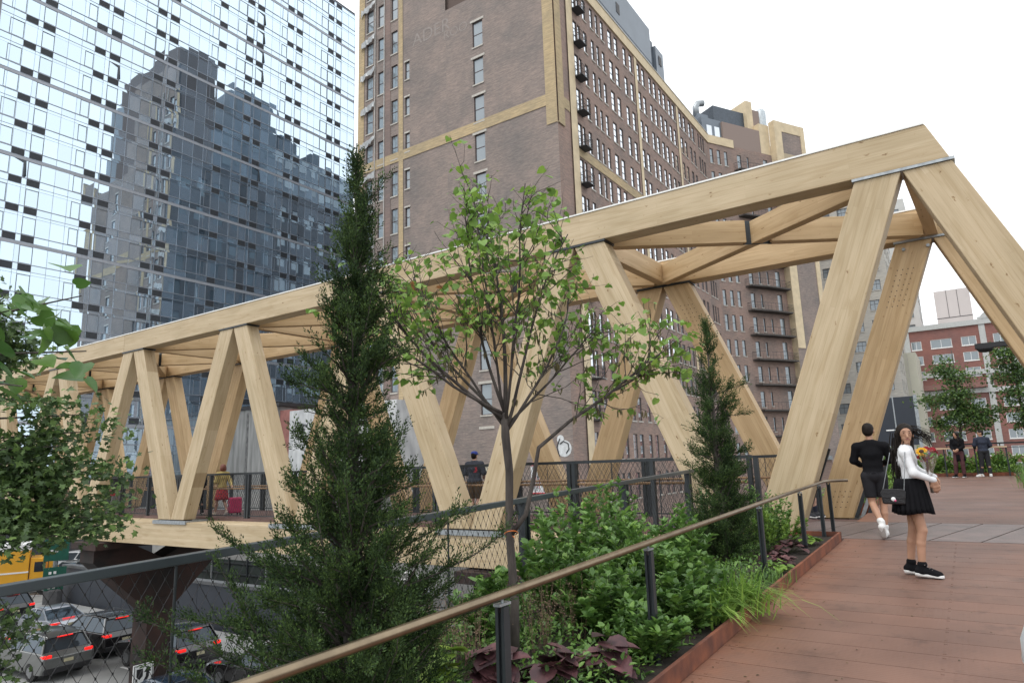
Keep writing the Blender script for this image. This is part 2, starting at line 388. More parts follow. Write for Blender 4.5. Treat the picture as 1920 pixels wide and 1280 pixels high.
def put_windows(parent, o, u, wins, mats, rev=.16, rails=(.5,), mull=(), sill=True, fr=.06, limit=100, group=None, label=None, lintel=False):
    """wins: (u0,u1,v0,v1); the first `limit` become window parts (> pane, sill), the rest one stuff part"""
    fm, pm, sm = mats; u = Vector(u).normalized(); nrm = u.cross(Vector((0, 0, 1)))
    rot = Matrix((u, -nrm, Vector((0, 0, 1)))).transposed().to_4x4()
    def key(w, h): return (round(w, 1), round(h, 1), rails, mull, sill, fr, fm.name, pm.name)
    rest = MB()
    for i, (a0, a1, b0, b1) in enumerate(wins):
        w_, h_ = a1-a0, b1-b0; p = Vector(o)+u*a0+Vector((0, 0, b0))-nrm*rev
        if i < limit:
            kk = key(w_, h_)
            if kk not in _WC:
                kw, kh = w_, h_
                M = MB(); window_parts(M, kw, kh, rails, fr, mull); P = MB(); P.add([(fr*.5, 0, fr*.5), (kw-fr*.5, 0, fr*.5), (kw-fr*.5, 0, kh-fr*.5), (fr*.5, 0, kh-fr*.5)], [(0, 1, 2, 3)])
                S = MB(); S.bb(-.06, kw+.06, -rev-.07, -rev+.12, -.13, -.005)
                o1 = M.build('window', fm); o2 = P.build('pane', pm, o1); o3 = S.build('sill', sm, o1) if sill else None
                _WC[kk] = (o1.data, o2.data, o3.data if o3 else None, kw, kh); new = (o1, o2, o3)
            else:
                c = _WC[kk]; o1 = bpy.data.objects.new('window', c[0]); COL.objects.link(o1); o2 = bpy.data.objects.new('pane', c[1]); COL.objects.link(o2); o2.parent = o1
                if c[2]: o3 = bpy.data.objects.new('sill', c[2]); COL.objects.link(o3); o3.parent = o1
            c = _WC[kk]; o1.parent = parent
            mm = rot @ Matrix.Diagonal((w_/c[3], 1, h_/c[4], 1)); mm.translation = p; o1.matrix_local = mm
        else:
            T = MB(); T.cur = 0; window_parts(T, w_, h_, rails, fr, mull)
            T.cur = 1; T.add([(fr*.5, 0, fr*.5), (w_-fr*.5, 0, fr*.5), (w_-fr*.5, 0, h_-fr*.5), (fr*.5, 0, h_-fr*.5)], [(0, 1, 2, 3)])
            if sill: T.cur = 2; T.bb(-.06, w_+.06, -rev-.07, -rev+.12, -.13, -.005)
            n = len(rest.v); rest.v.extend(tuple(rot.to_3x3() @ Vector(v)+p) for v in T.v); rest.f.extend(tuple(n+q for q in f) for f in T.f); rest.mi.extend(T.mi)
    if rest.v: tag(rest.build('windows', [fm, pm, sm], parent), kind='stuff')
# ------------------------------------------------------------------ shared materials
WOOD = mat_wood('glulam_timber'); WOOD2 = mat_wood('glulam_timber_warm', (1.04, .94, .82))
STEEL = mat('dark_painted_steel', (.035, .042, .048), .42, .3, var=.2, spec=.5)
GALV = mat('galvanised_steel', (.38, .41, .43), .45, .6, var=.3, nscale=12)
CORTEN = mat('weathering_steel', (.23, .075, .035), .8, col2=(.10, .035, .022), nscale=5, bump=.2)
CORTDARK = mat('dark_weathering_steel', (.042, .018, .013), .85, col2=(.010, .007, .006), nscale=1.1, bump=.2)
BRONZE = mat('bronze_rail', (.27, .21, .14), .30, .9, col2=(.20, .155, .105), nscale=9)
RAILWOOD = mat('oiled_wood_rail', (.34, .21, .11), .5, var=.3, nscale=8)
SOIL = mat('planting_soil', (.035, .025, .018), .95, col2=(.015, .011, .008), nscale=14, bump=.6)
CONC = mat('pale_concrete', (.30, .30, .29), .85, col2=(.20, .20, .195), nscale=.8, bump=.15, detail=9)
ASPH = mat('street_concrete', (.27, .275, .27), .85, col2=(.18, .183, .18), nscale=.35, bump=.1, detail=9)
BLACK = mat('matt_black', (.012, .012, .014), .6)
WHITE = mat('white_paint', (.78, .78, .77), .5, var=.06)
STONE = mat('pale_sill_stone', (.52, .49, .44), .8, var=.2)
YBRICK = mat_brick('yellow_brick', (.52, .415, .25), (.45, .355, .21), (.46, .40, .29), stain=.35, tint2=(1.08, 1.02, .95))
CREAM = mat('cream_brick_trim', (.66, .54, .36), .8, var=.16, nscale=1.2, detail=8)
BRICK = mat_brick('brown_brick', (.300, .262, .238), (.225, .200, .184), (.30, .273, .255), stain=.45, tint2=(1.12, 1.02, .98))
BRICKR = mat_brick('red_brown_brick', (.335, .262, .225), (.255, .205, .18), (.30, .26, .235), stain=.42, tint2=(1.14, .99, .94))
SASH = mat('maroon_sash', (.055, .025, .025), .6)
DSASH = mat('dark_sash', (.045, .042, .044), .6)
PANE = mat_glass('sash_pane', (.13, .15, .16), lo=.10, hi=.9, pw=2.6)
PANEG = mat_glass('grazing_pane', (.16, .16, .17), lo=.34, hi=1.0, pw=1)

DZ = .026
def deck_z(y): return DZ*y if y < 14.3 else .372+(y-14.3)*.016

# ------------------------------------------------------------------ ground, street, deck
def setting():
    M = MB(); M.add([(-1500, -400, -6.05), (1500, -400, -6.05), (1500, 2500, -6.05), (-1500, 2500, -6.05)], [(0, 1, 2, 3)])
    tag(M.build('ground', mat('city_ground', (.13, .13, .125), .9, nscale=.05)), kind='structure')
    M = MB(); M.add([(-130, 3, -6.0), (30, 3, -6.0), (30, 18.3, -6.0), (-130, 18.3, -6.0)], [(0, 1, 2, 3)])
    M.add([(-78, 18.3, -6.0), (-49.6, 18.3, -6.0), (-49.6, 43.7, -6.0), (-78, 43.7, -6.0)], [(0, 1, 2, 3)])
    tag(M.build('street', ASPH), kind='structure')
    M = MB(); M.bb(-49.4, 30, 18.32, 20.4, -6.04, -5.86)
    tag(M.build('pavement', mat('pavement_concrete', (.46, .465, .46), .85, col2=(.37, .373, .37), nscale=.9, detail=9)), kind='structure')
    M = MB()
    for k in range(9): M.bb(-60+k*7.5, -57.3+k*7.5, 15.05, 15.17, -5.996, -5.992)
    for k in range(3): M.add([(-56-k*3.2, 19.2, -5.99), (-54.4-k*3.2, 19.2, -5.99), (-53.2-k*3.2, 21.6, -5.99), (-54.8-k*3.2, 21.6, -5.99)], [(0, 1, 2, 3)])
    M.cur = 1
    tag(M.build('road_marking', [WHITE, WHITE]), kind='structure')
    M = MB()
    for (x, y) in ((-53, 22.6), (-53.5, 25.0)): M.add([(x-.5, y, -5.985), (x+2.8, y+.2, -5.985), (x+2.2, y+1.1, -5.985), (x-1.1, y+.9, -5.985)], [(0, 1, 2, 3)])
    tag(M.build('red_road_marking', mat('red_road_paint', (.45, .07, .06), .8)), kind='structure')
    # spur walkway: pressed steel planks across the path
    DK = bpy.data.materials.new('walkway_planks'); DK.use_nodes = True
    t = DK.node_tree; N = t.nodes; L = t.links; b = N['Principled BSDF']; b.inputs['Roughness'].default_value = .5
    tc = N.new('ShaderNodeTexCoord'); g = N.new('ShaderNodeNewGeometry')
    nz = N.new('ShaderNodeTexNoise'); nz.inputs['Scale'].default_value = 1.3; nz.inputs['Detail'].default_value = 8; L.new(tc.outputs['Object'], nz.inputs['Vector'])
    rp = N.new('ShaderNodeValToRGB'); e = rp.color_ramp.elements; e[0].position = .3; e[0].color = (.118, .062, .045, 1); e[1].position = .72; e[1].color = (.182, .099, .071, 1); L.new(nz.outputs[0], rp.inputs[0])
    r2 = N.new('ShaderNodeValToRGB'); r2.color_ramp.elements[0].color = (.90, .91, .92, 1); r2.color_ramp.elements[1].color = (1.05, 1.03, 1.02, 1); L.new(g.outputs['Random Per Island'], r2.inputs[0])
    mm = N.new('ShaderNodeMix'); mm.data_type = 'RGBA'; mm.blend_type = 'MULTIPLY'; mm.inputs['Factor'].default_value = 1; L.new(rp.outputs[0], mm.inputs['A']); L.new(r2.outputs[0], mm.inputs['B'])
    # rust bleeding off the planter edge (x about -1.8)
    sx = N.new('ShaderNodeSeparateXYZ'); L.new(tc.outputs['Object'], sx.inputs[0]); mr = N.new('ShaderNodeMapRange')
    mr.inputs['From Min'].default_value = -1.85; mr.inputs['From Max'].default_value = -1.2; mr.inputs['To Min'].default_value = 1; mr.inputs['To Max'].default_value = 0; L.new(sx.outputs[0], mr.inputs[0])
    n3 = N.new('ShaderNodeTexNoise'); n3.inputs['Scale'].default_value = 5; n3.inputs['Detail'].default_value = 8; L.new(tc.outputs['Object'], n3.inputs['Vector'])
    mu = N.new('ShaderNodeMath'); mu.operation = 'MULTIPLY'; L.new(mr.outputs[0], mu.inputs[0]); L.new(n3.outputs[0], mu.inputs[1])
    m4 = N.new('ShaderNodeMix'); m4.data_type = 'RGBA'; m4.inputs['B'].default_value = (.25, .10, .05, 1); L.new(mu.outputs[0], m4.inputs['Factor']); L.new(mm.outputs['Result'], m4.inputs['A'])
    st = N.new('ShaderNodeTexNoise'); st.inputs['Scale'].default_value = 3.2; st.inputs['Detail'].default_value = 12; st.inputs['Roughness'].default_value = .7; L.new(tc.outputs['Object'], st.inputs['Vector'])
    sr = N.new('ShaderNodeValToRGB'); sr.color_ramp.elements[0].position = .32; sr.color_ramp.elements[0].color = (.62, .60, .60, 1); sr.color_ramp.elements[1].position = .46; sr.color_ramp.elements[1].color = (1, 1, 1, 1); L.new(st.outputs[0], sr.inputs[0])
    sm_ = N.new('ShaderNodeMix'); sm_.data_type = 'RGBA'; sm_.blend_type = 'MULTIPLY'; sm_.inputs['Factor'].default_value = 1; L.new(m4.outputs['Result'], sm_.inputs['A']); L.new(sr.outputs[0], sm_.inputs['B'])
    L.new(sm_.outputs['Result'], b.inputs['Base Color'])
    # raised dots and blotchy damp patches
    vo = N.new('ShaderNodeTexVoronoi'); vo.inputs['Scale'].default_value = 26; vo.inputs['Randomness'].default_value = 0; L.new(tc.outputs['Object'], vo.inputs['Vector'])
    bp = N.new('ShaderNodeBump'); bp.inputs['Strength'].default_value = .5; bp.inputs['Distance'].default_value = .004; bp.invert = True; L.new(vo.outputs['Distance'], bp.inputs['Height']); L.new(bp.outputs[0], b.inputs['Normal'])
    n5 = N.new('ShaderNodeTexNoise'); n5.inputs['Scale'].default_value = .8; n5.inputs['Detail'].default_value = 6; L.new(tc.outputs['Object'], n5.inputs['Vector'])
    m5 = N.new('ShaderNodeMapRange'); m5.inputs['To Min'].default_value = .42; m5.inputs['To Max'].default_value = .75; L.new(n5.outputs[0], m5.inputs[0]); L.new(m5.outputs[0], b.inputs['Roughness'])
    M = MB(); y = -2.0; pitch = .38
    while y < 11.9:
        y1 = min(y+pitch-.007, 11.93); z0, z1 = deck_z(y), deck_z(y1)
        V = [(-1.83, y, z0), (3.6, y, z0), (3.6, y1, z1), (-1.83, y1, z1)]; V += [(a, bb, c-.05) for a, bb, c in V]
        M.add(V, [(0, 1, 2, 3), (7, 6, 5, 4), (0, 4, 5, 1), (1, 5, 6, 2), (2, 6, 7, 3), (3, 7, 4, 0)]); y += pitch
    y = 14.27
    while y < 31.4:
        y1 = y+pitch-.007; z0, z1 = deck_z(y), deck_z(y1); V = [(-1.95, y, z0), (3.6, y, z0), (3.6, y1, z1), (-1.95, y1, z1)]; V += [(a, bb, c-.05) for a, bb, c in V]
        M.add(V, [(0, 1, 2, 3), (7, 6, 5, 4), (0, 4, 5, 1), (1, 5, 6, 2), (2, 6, 7, 3), (3, 7, 4, 0)]); y += pitch
    for k in range(37):
        y = -2+.38*k
        if y < 11.9:
            for x in (-1.74, -.35, 1.05, 2.45): M.box((x, y+.05, deck_z(y+.05)+.001), (.022, .022, .003)); M.box((x, y+.32, deck_z(y+.32)+.001), (.022, .022, .003))
    tag(M.build('walkway', DK), kind='structure')
    # grey joint plates where the spur meets the bridge
    M = MB(); xs = [-3.0, -2.25, -1.6, -.95, -.35, .3, .95, 1.6, 2.25, 2.9, 3.5]
    for i in range(len(xs)-1):
        a, c = xs[i]+.012, xs[i+1]-.012; k0 = .35
        za, zb = deck_z(11.95), deck_z(14.25)
        V = [(a-.35, 11.95, za+.003), (c-.35, 11.95, za+.003), (c+.35, 14.25, zb), (a+.35, 14.25, zb)]
        V += [(p, q, r-.04) for p, q, r in V]; M.add(V, [(0, 1, 2, 3), (7, 6, 5, 4), (0, 4, 5, 1), (1, 5, 6, 2), (2, 6, 7, 3), (3, 7, 4, 0)])
    tag(M.build('walkway_joint_plates', mat('grey_brown_plates', (.155, .110, .10), .45, col2=(.10, .074, .068), nscale=3, bump=.4, bscale=90, detail=8)), kind='structure')
    # concrete and steel carcass below the walkway
    M = MB(); M.bb(-4.3, 3.8, -3, 11.7, -1.1, -.16); M.bb(-2.6, 3.8, 16.9, 33, -1.0, .28)
    M.bb(-1.9, 3.6, 11.72, 16.88, -.75, .22)
    tag(M.build('walkway_structure', CONC), kind='structure')
    # planting beds
    M = MB()
    def bed(x0, x1, y0, y1, up):
        n = 20
        for i in range(n):
            a, c = y0+(y1-y0)*i/n, y0+(y1-y0)*(i+1)/n; M.add([(x0, a, deck_z(a)+up), (x1, a, deck_z(a)+up), (x1, c, deck_z(c)+up), (x0, c, deck_z(c)+up)], [(0, 1, 2, 3)])
    bed(-4.1, -1.86, -2, 11.68, .06); bed(-3.3, -1.98, 17.0, 29.9, .07); bed(-3.3, 8, 31.7, 40, .08); bed(1.25, 8, 16.4, 31.6, .07)
    tag(M.build('planting_soil', SOIL), kind='structure')
setting()

def corten_edge(pts, label, h=.13, t=.03):
    M = MB()
    for a, b in zip(pts[:-1], pts[1:]):
        a = Vector((*a, deck_z(a[1]))); b = Vector((*b, deck_z(b[1]))); d = (b-a).normalized(); s = Vector((-d.y, d.x, 0)).normalized()*t/2
        V = [a-s, b-s, b+s, a+s]; V = [v+Vector((0, 0, -.2)) for v in V]+[v+Vector((0, 0, h)) for v in V]
        M.add(V, [(3, 2, 1, 0), (4, 5, 6, 7), (0, 1, 5, 4), (1, 2, 6, 5), (2, 3, 7, 6), (3, 0, 4, 7)])
    tag(M.build('planter_edge', CORTEN), label, 'planter edge', 'rusty planter edges')
corten_edge([(-1.85, -2), (-1.85, 11.66)], 'long rusty steel planter edge beside the bronze handrail')
corten_edge([(-4.08, 11.7), (-1.835, 11.7)], 'short rusty steel planter edge closing the near bed before the grey plates')
corten_edge([(-3.3, 16.95), (-1.95, 16.95)], 'rusty steel planter edge in front of the bed behind the walking man')
corten_edge([(-1.96, 16.97), (-1.96, 29.9)], 'rusty steel planter edge running back along the far bed')
corten_edge([(-1.9, 31.55), (1.2, 31.55)], 'rusty steel planter edge behind the standing couple')
corten_edge([(1.23, 16.4), (1.23, 31.5)], 'rusty steel planter edge of the grassy bed at the right side', h=.05)

# ------------------------------------------------------------------ timber truss bridge
ZT0, ZT1, ZB1, ZB0 = 6.05, 6.73, .20, -.53
def timber(name, quad, y0, y1, parent, m=WOOD, bevel=.012):
    """quad: 4 corners in XZ (front face), extruded y0..y1, mesh held in a frame along the member"""
    a = Vector((quad[0][0], 0, quad[0][1])); b = Vector((quad[1][0], 0, quad[1][1])); d = (b-a).normalized()
    fr = Matrix((d, Vector((0, 1, 0)), d.cross(Vector((0, 1, 0))))).transposed().to_4x4(); fr.translation = a+Vector((0, y0, 0))
    inv = fr.inverted(); M = MB()
    vs = [inv @ Vector((x, y, z)) for y in (y0, y1) for x, z in quad]
    M.add(vs, [(0, 1, 2, 3), (7, 6, 5, 4), (0, 4, 5, 1), (1, 5, 6, 2), (2, 6, 7, 3), (3, 7, 4, 0)])
    o = M.build(name, m, parent, bevel=bevel); o.matrix_local = fr; return o
def plank3(name, p0, p1, w, h, parent, m=WOOD2):
    p0, p1 = Vector(p0), Vector(p1); d = (p1-p0).normalized(); s = d.cross(Vector((0, 0, 1))).normalized()
    fr = Matrix((d, s, s.cross(d))).transposed().to_4x4(); fr.translation = p0; l = (p1-p0).length
    M = MB(); M.bb(0, l, -w/2, w/2, -h/2, h/2); o = M.build(name, m, parent, bevel=.01); o.matrix_local = fr; return o
def bridge():
    B = empty('timber_bridge', (0, 0, 0), label='long pale timber truss footbridge crossing above the street', cat='bridge')
    tn = [-.35-6*k for k in range(9)]; bn = [-3.25-6*k for k in range(9)]
    for (y0, y1, far) in ((11.9, 12.3, 0), (16.2, 16.6, 1)):
        xo = .0 if not far else .25; m = WOOD if not far else WOOD2
        xl = tn[-1]-4
        segs = [(xl, -25.0), (-24.99, -12.6), (-12.59, .05)] if not far else [(xl, -18.0), (-17.99, .05)]
        for i, (a, b) in enumerate(segs):
            last = i == len(segs)-1
            q = [(a+xo, ZT0+.045), (b+xo+(.26 if last else 0), ZT0+.045), (b+xo, ZT1), (a+xo, ZT1)]
            timber('top_chord', q, y0-.02, y1+.02, B, m)
        M = MB(); M.bb(xl, .04+xo, y0-.035, y1+.035, ZT1, ZT1+.03); M.build('chord_flashing', mat('pale_metal_flashing', (.82, .82, .80), .55, 0, var=.08), B)
        # bottom chord: deep beam with a walking ledge inside
        yb0, yb1 = (y0-.02, y1+.42) if not far else (y0-.42, y1+.02)
        for (a, b) in ((xl, -25), (-24.99, -11.0), (-10.99, 3.5)):
            timber('bottom_chord', [(a, ZB0), (b, ZB0), (b, ZB1), (a, ZB1)], yb0, yb1, B, m)
        zb = ZB1+.07
        def strut(xb0, xb1, xt0, xt1, nm='strut'):
            timber(nm, [(xb0, zb), (xt0, ZT0), (xt1, ZT0), (xb1, zb)], y0, y1, B, m, bevel=.015)
        for xt in tn:
            xb = xt+3.1
            if xt < tn[0]: strut(xb-.72+xo, xb-.02+xo, xt+.01+xo, xt+.69+xo)
            else: strut(2.0+xo, 2.75+xo, xt+.01+xo, xt+.68+xo, 'end_strut')
            xb = xt-2.9
            strut(xb+.02+xo, xb+.74+xo, xt-.69+xo, xt-.01+xo)
            M = MB(); M.bb(xt-.72+xo, xt+.72+xo, y0-.03, y1+.03, ZT0, ZT0+.045); M.build('node_plate', GALV if xt == tn[0] else STEEL, B)
        for xb in bn:
            x0, x1 = xb-.95+xo, xb+.95+xo
            M = MB(); M.bb(x0, x1, y0-.06, y0-.025, ZB1-.06, ZB1+.05); M.bb(x0, x0+.05, y0-.03, y1+.3, ZB1, ZB1+.05); M.bb(x1-.05, x1, y0-.03, y1+.3, ZB1, ZB1+.05); M.bb(x0, x1, y1+.27, y1+.3, ZB1, ZB1+.05)
            M.build('steel_shoe', GALV, B)
            M = MB(); M.bb(xb-.6+xo, xb+.6+xo, y0+.02, y1-.02, ZB1+.002, zb); M.build('bearing', BLACK, B)
    # overhead cross beams and diagonals
    for i, xt in enumerate(tn):
        plank3('cross_beam', (xt+.1, 12.33, 6.36), (xt+.25, 16.17, 6.36), .22, .5, B)
        if i < len(tn)-1:
            xn = tn[i+1]; c = Vector(((xt+xn)/2+.15, 14.25, 6.33)); p, q = Vector((xt-.1, 12.4, 6.33)), Vector((xn+.35, 16.1, 6.33))
            plank3('diagonal_brace', p, q, .22, .5, B)
            p2, q2 = Vector((xn+.3, 12.4, 6.335)), Vector((xt+.05, 16.1, 6.335)); d = (q2-p2).normalized()
            plank3('diagonal_brace', p2, c-d*.26, .22, .49, B); plank3('diagonal_brace', c+d*.26, q2, .22, .49, B)
            M = MB(); M.beam(c-d*.3, c+d*.3, .03, .52, (0, 0, 1)); M.build('node_plate', STEEL, B)
    # bolts at the end node of the far truss
    for (x, z) in ((-.9, 5.98), (-.45, 5.98), (.5, 5.98)):
        M = MB(); M.tube([(x+.25, 16.2, z-.08), (x+.25, 16.15, z-.08)], .035, 8); M.build('bolt', GALV, B)
    for xb, s in ((tn[0]-.55, 1), (tn[1]+.75, -1)):
        pass
    # screw heads in the joints
    SCR = mat('dark_screw', (.10, .07, .045), .6)
    def screws(x, z, y, dx, dz, nx, nz, slope):
        M = MB()
        for i in range(nx):
            for j in range(nz):
                px = x+(i-(nx-1)/2)*dx+slope*(j*dz); pz = z+j*dz; M.tube([(px, y+.004, pz), (px, y-.003, pz)], .013, 6)
        tag(M.build('screws', SCR, B), kind='stuff')
    for k in range(3):
        xb, xt = bn[k], tn[k]
        for z0, nz in ((4.7, 8), (.5, 4)):
            screws(xb+.38+.25+(z0-.27)*.375, z0, 16.2, .10, .11, 4, nz, .375)
            if k: screws(xt+.35+.25+(6.05-z0)*.412, z0, 16.2, .10, .11, 4, nz, -.412)
    M = MB()
    for k in range(100):
        x0 = 3.2-k*.5
        if x0-.49 < -52: break
        M.bb(x0-.492, x0, 12.72, 15.78, .2, .285)
    M.build('deck_floor', mat('bridge_deck', (.13, .075, .066), .6, var=.25, nscale=2), B)
    M = MB()
    for k in range(18): M.bb(-1.5-k*3, -1.2-k*3, 12.7, 15.8, -.45, -.05)
    M.build('floor_beams', CORTDARK, B)
bridge()

def mesh_net(M, a, b, z0, z1, pitch=.075, hgt=1.75, r=.0013, slope=None):
    """crossed diagonal cables between points a,b (xy) from z0 to z1 above; real thin rods"""
    a, b = Vector(a), Vector(b); L = (b-a).length; d = (b-a)/L; H = z1-z0; run = H/hgt; n = int((L+run)/pitch)
    nrm = Vector((-d.y, d.x, 0)).normalized() if d.length else Vector((0, 1, 0))
    for sgn in (1, -1):
        for i in range(n+1):
            s0 = i*pitch-run; s1 = s0+run; ta = 0; tb = 1
            if s0 < 0: ta = (0-s0)/run
            if s1 > L: tb = (L-s0)/run
            if tb <= ta: continue
            pa, pb = s0+run*ta, s0+run*tb
            if sgn < 0: pa, pb = L-pa, L-pb
            P = a+d*pa+Vector((0, 0, z0+H*ta)); Q = b*0+a+d*pb+Vector((0, 0, z0+H*tb))
            dd = (Q-P).normalized(); s = dd.cross(nrm).normalized()*r; o = nrm*r*sgn
            M.add([P-s-o, P+s-o, P+o, Q-s-o, Q+s-o, Q+o], [(0, 1, 4, 3), (1, 2, 5, 4), (2, 0, 3, 5)])
def bridge_rail(y, label, handy, x0, x1, r=.0035):
    B = empty('mesh_railing', (0, 0, 0), label=label, cat='railing', group='railings of the timber bridge')
    M = MB(); M.bb(x0, x1, y-.03, y+.03, 1.60, 1.66); M.build('top_rail', STEEL, B)
    M = MB(); M.bb(x0, x1, y-.02, y+.02, .34, .37); M.build('bottom_rail', STEEL, B)
    M = MB(); M.tube([(x0, handy, 1.17), (x1, handy, 1.17)], .027, 8); M.build('handrail', RAILWOOD, B, smooth=True)
    x = x1; k = 0
    while x > x0-.1:
        M = MB(); M.bb(x-.10, x-.02, y-.05, y+.05, .28, 1.60); M.bb(x+.02, x+.10, y-.05, y+.05, .28, 1.60) if k % 2 == 0 else None
        M.build('post', STEEL, B)
        if x-1 > x0: M = MB(); M.tube([(x-.95, y, .35), (x-.95, y, 1.61)], .008, 5); M.build('rod', STEEL, B)
        x -= 1.9; k += 1
    M = MB(); mesh_net(M, (x0, y, 0), (x1, y, 0), .37, 1.6, r=r, pitch=.11); M.build('cable_net', STEEL, B)
bridge_rail(12.78, 'dark mesh railing along the near side of the bridge deck', 12.9, -51, -3.35)
bridge_rail(15.72, 'dark mesh railing along the far side of the bridge deck', 15.6, -51, -2.9)
def end_posts(x, y, lab):
    B = empty('railing_end', (x, y, .3), label=lab, cat='railing end', group='leaning steel ends of the bridge railings')
    for k in range(3):
        M = MB(); M.beam((k*.11-.08, 0, 0), (k*.11+.5, 0, 1.42), .07, .06, (0, 1, 0)); M.build('bar', STEEL if k != 1 else GALV, B)
end_posts(-2.72, 12.5, 'leaning dark steel railing end beside the near strut and the hidden walker')
end_posts(-2.10, 16.05, 'leaning dark steel railing end behind the man in black')

# ------------------------------------------------------------------ bridge support
def column():
    B = empty('steel_column', (-26, 14.1, -6), label='rusty Y shaped steel column carrying the timber bridge over the street', cat='column')
    M = MB()
    M.prism([(-.5, -.46), (.5, -.46), (.62, 0), (.5, .46), (-.5, .46), (-.62, 0)], 'z', 0, 3.25); M.build('shaft', CORTDARK, B)
    for s in (-1, 1):
        M = MB(); M.prism([(0, 2.3), (s*.5, 2.9), (s*2.45, 4.75), (s*2.45, 5.44), (s*1.5, 5.44), (0, 4.65)], 'x', -.5, .5); M.build('arm', CORTDARK, B)
    M = MB(); M.bb(-.9, .9, -2.6, 2.6, 5.2, 5.44); M.build('cap_beam', CORTDARK, B)
    B2 = copy_tree(B); B2.location = (-8.5, 14.1, -6); B2['label'] = 'rusty Y shaped steel column hidden behind the shrubs under the bridge near the walkway'
    for o in (B, B2): o['group'] = 'steel columns under the bridge'
column()
# ------------------------------------------------------------------ bronze handrail and outer fence beside the walkway
def handrail():
    B = empty('bronze_handrail', (0, 0, 0), label='round bronze handrail on dark posts beside the planting bed', cat='handrail')
    X = -2.06; M = MB(); pts = [(X, -2, deck_z(-2)+.885+.0), (X, 1, deck_z(1)+.885), (X, 5, deck_z(5)+.885), (X, 9, deck_z(9)+.885), (X, 12.0, deck_z(12)+.875), (X+.03, 12.45, deck_z(12.4)+.86), (X+.25, 12.75, deck_z(12.6)+.85)]
    M.tube(pts, .0235, 20); M.build('rail', BRONZE, B, smooth=True)
    for y in (-.9, 1.0, 2.9, 4.86, 7.6, 9.8, 11.2, 12.2) if False else (-.9, 1.02, 2.9, 4.78, 6.65, 7.95, 10.15, 11.6, 12.45):
        if y == 6.65: continue
        z = deck_z(y); M = MB(); M.bb(X-.027, X-.010, y-.026, y+.026, z-.05, z+.83); M.bb(X+.010, X+.027, y-.026, y+.026, z-.05, z+.83); M.bb(X-.009, X+.009, y-.010, y+.010, z-.05, z+.80)
        p = M.build('post', STEEL, B); M = MB(); M.bb(X-.02, X+.02, y-.05, y+.05, z+.835, z+.848); M.tube([(X, y, z+.84), (X, y, z+.87)], .008, 6); M.build('bracket', GALV, p)
handrail()
def fence():
    B = empty('mesh_fence', (0, 0, 0), label='dark steel guard fence with diamond cable mesh along the outer edge of the planting bed', cat='fence')
    X = -4.15; h0, h1 = .05, 1.06
    def zz(y): return .034*y-.02
    M = MB(); V = []
    for y in (-2.5, 12.35):
        z = zz(y)+h1; V += [(X-.035, y, z-.055), (X+.035, y, z-.055), (X+.035, y, z), (X-.035, y, z)]
    M.add(V, [(3, 2, 1, 0), (4, 5, 6, 7), (0, 1, 5, 4), (1, 2, 6, 5), (2, 3, 7, 6), (3, 0, 4, 7)]); M.build('top_rail', mat('rail_grey_steel', (.075, .09, .10), .35, .4, var=.15), B, bevel=.005)
    M = MB(); M.beam((X, -2.5, zz(-2.5)+h0), (X, 12.35, zz(12.35)+h0), .03, .03); M.build('bottom_rail', STEEL, B)
    for k in range(6):
        y = 11.55-2.62*k; z = zz(y)
        M = MB(); M.bb(X-.05, X+.04, y-.055, y-.02, z-.3, z+h1-.055); M.bb(X-.05, X+.04, y+.02, y+.055, z-.3, z+h1-.055); M.bb(X-.02, X+.02, y-.018, y+.018, z-.3, z+h1-.06); M.build('post', STEEL, B)
        y -= 1.31; z = zz(y); M = MB(); M.tube([(X, y, z), (X, y, z+h1-.05)], .009, 6); M.build('rod', STEEL, B)
    M = MB(); L = 14.85; H = h1-.1; pitch = .09; hg = 1.7; run = H/hg; r = .0017
    for sg in (1, -1):
        for i in range(int((L+run)/pitch)+1):
            s0 = i*pitch-run; ta = max(0, -s0/run); tb = min(1, (L-s0)/run)
            if tb <= ta: continue
            ya, yb = s0+run*ta, s0+run*tb
            if sg < 0: ya, yb = L-ya, L-yb
            ya -= 2.5; yb -= 2.5; P = Vector((X+.0016*sg, ya, zz(ya)+h0+H*ta)); Q = Vector((X+.0016*sg, yb, zz(yb)+h0+H*tb)); d = (Q-P).normalized(); s = d.cross(Vector((1, 0, 0))).normalized()*r; o = Vector((r, 0, 0))
            M.add([P-s-o, P+s-o, P+o, Q-s-o, Q+s-o, Q+o], [(0, 1, 4, 3), (1, 2, 5, 4), (2, 0, 3, 5)])
    nk = 0                                          # ferrules where the cables cross, near the camera
    for i in range(int((9.5+run)/pitch)):
        for j in range(int((L+run)/pitch)+1):
            t = (L+2*run-(i+j)*pitch)/(2*run); yy = -2.5+i*pitch-run+run*t
            if .02 < t < .98 and -1 < yy < 7: M.box((X, yy, zz(yy)+h0+H*t), (.009, .007, .014))
    M.build('cable_net', BLACK, B)
fence()
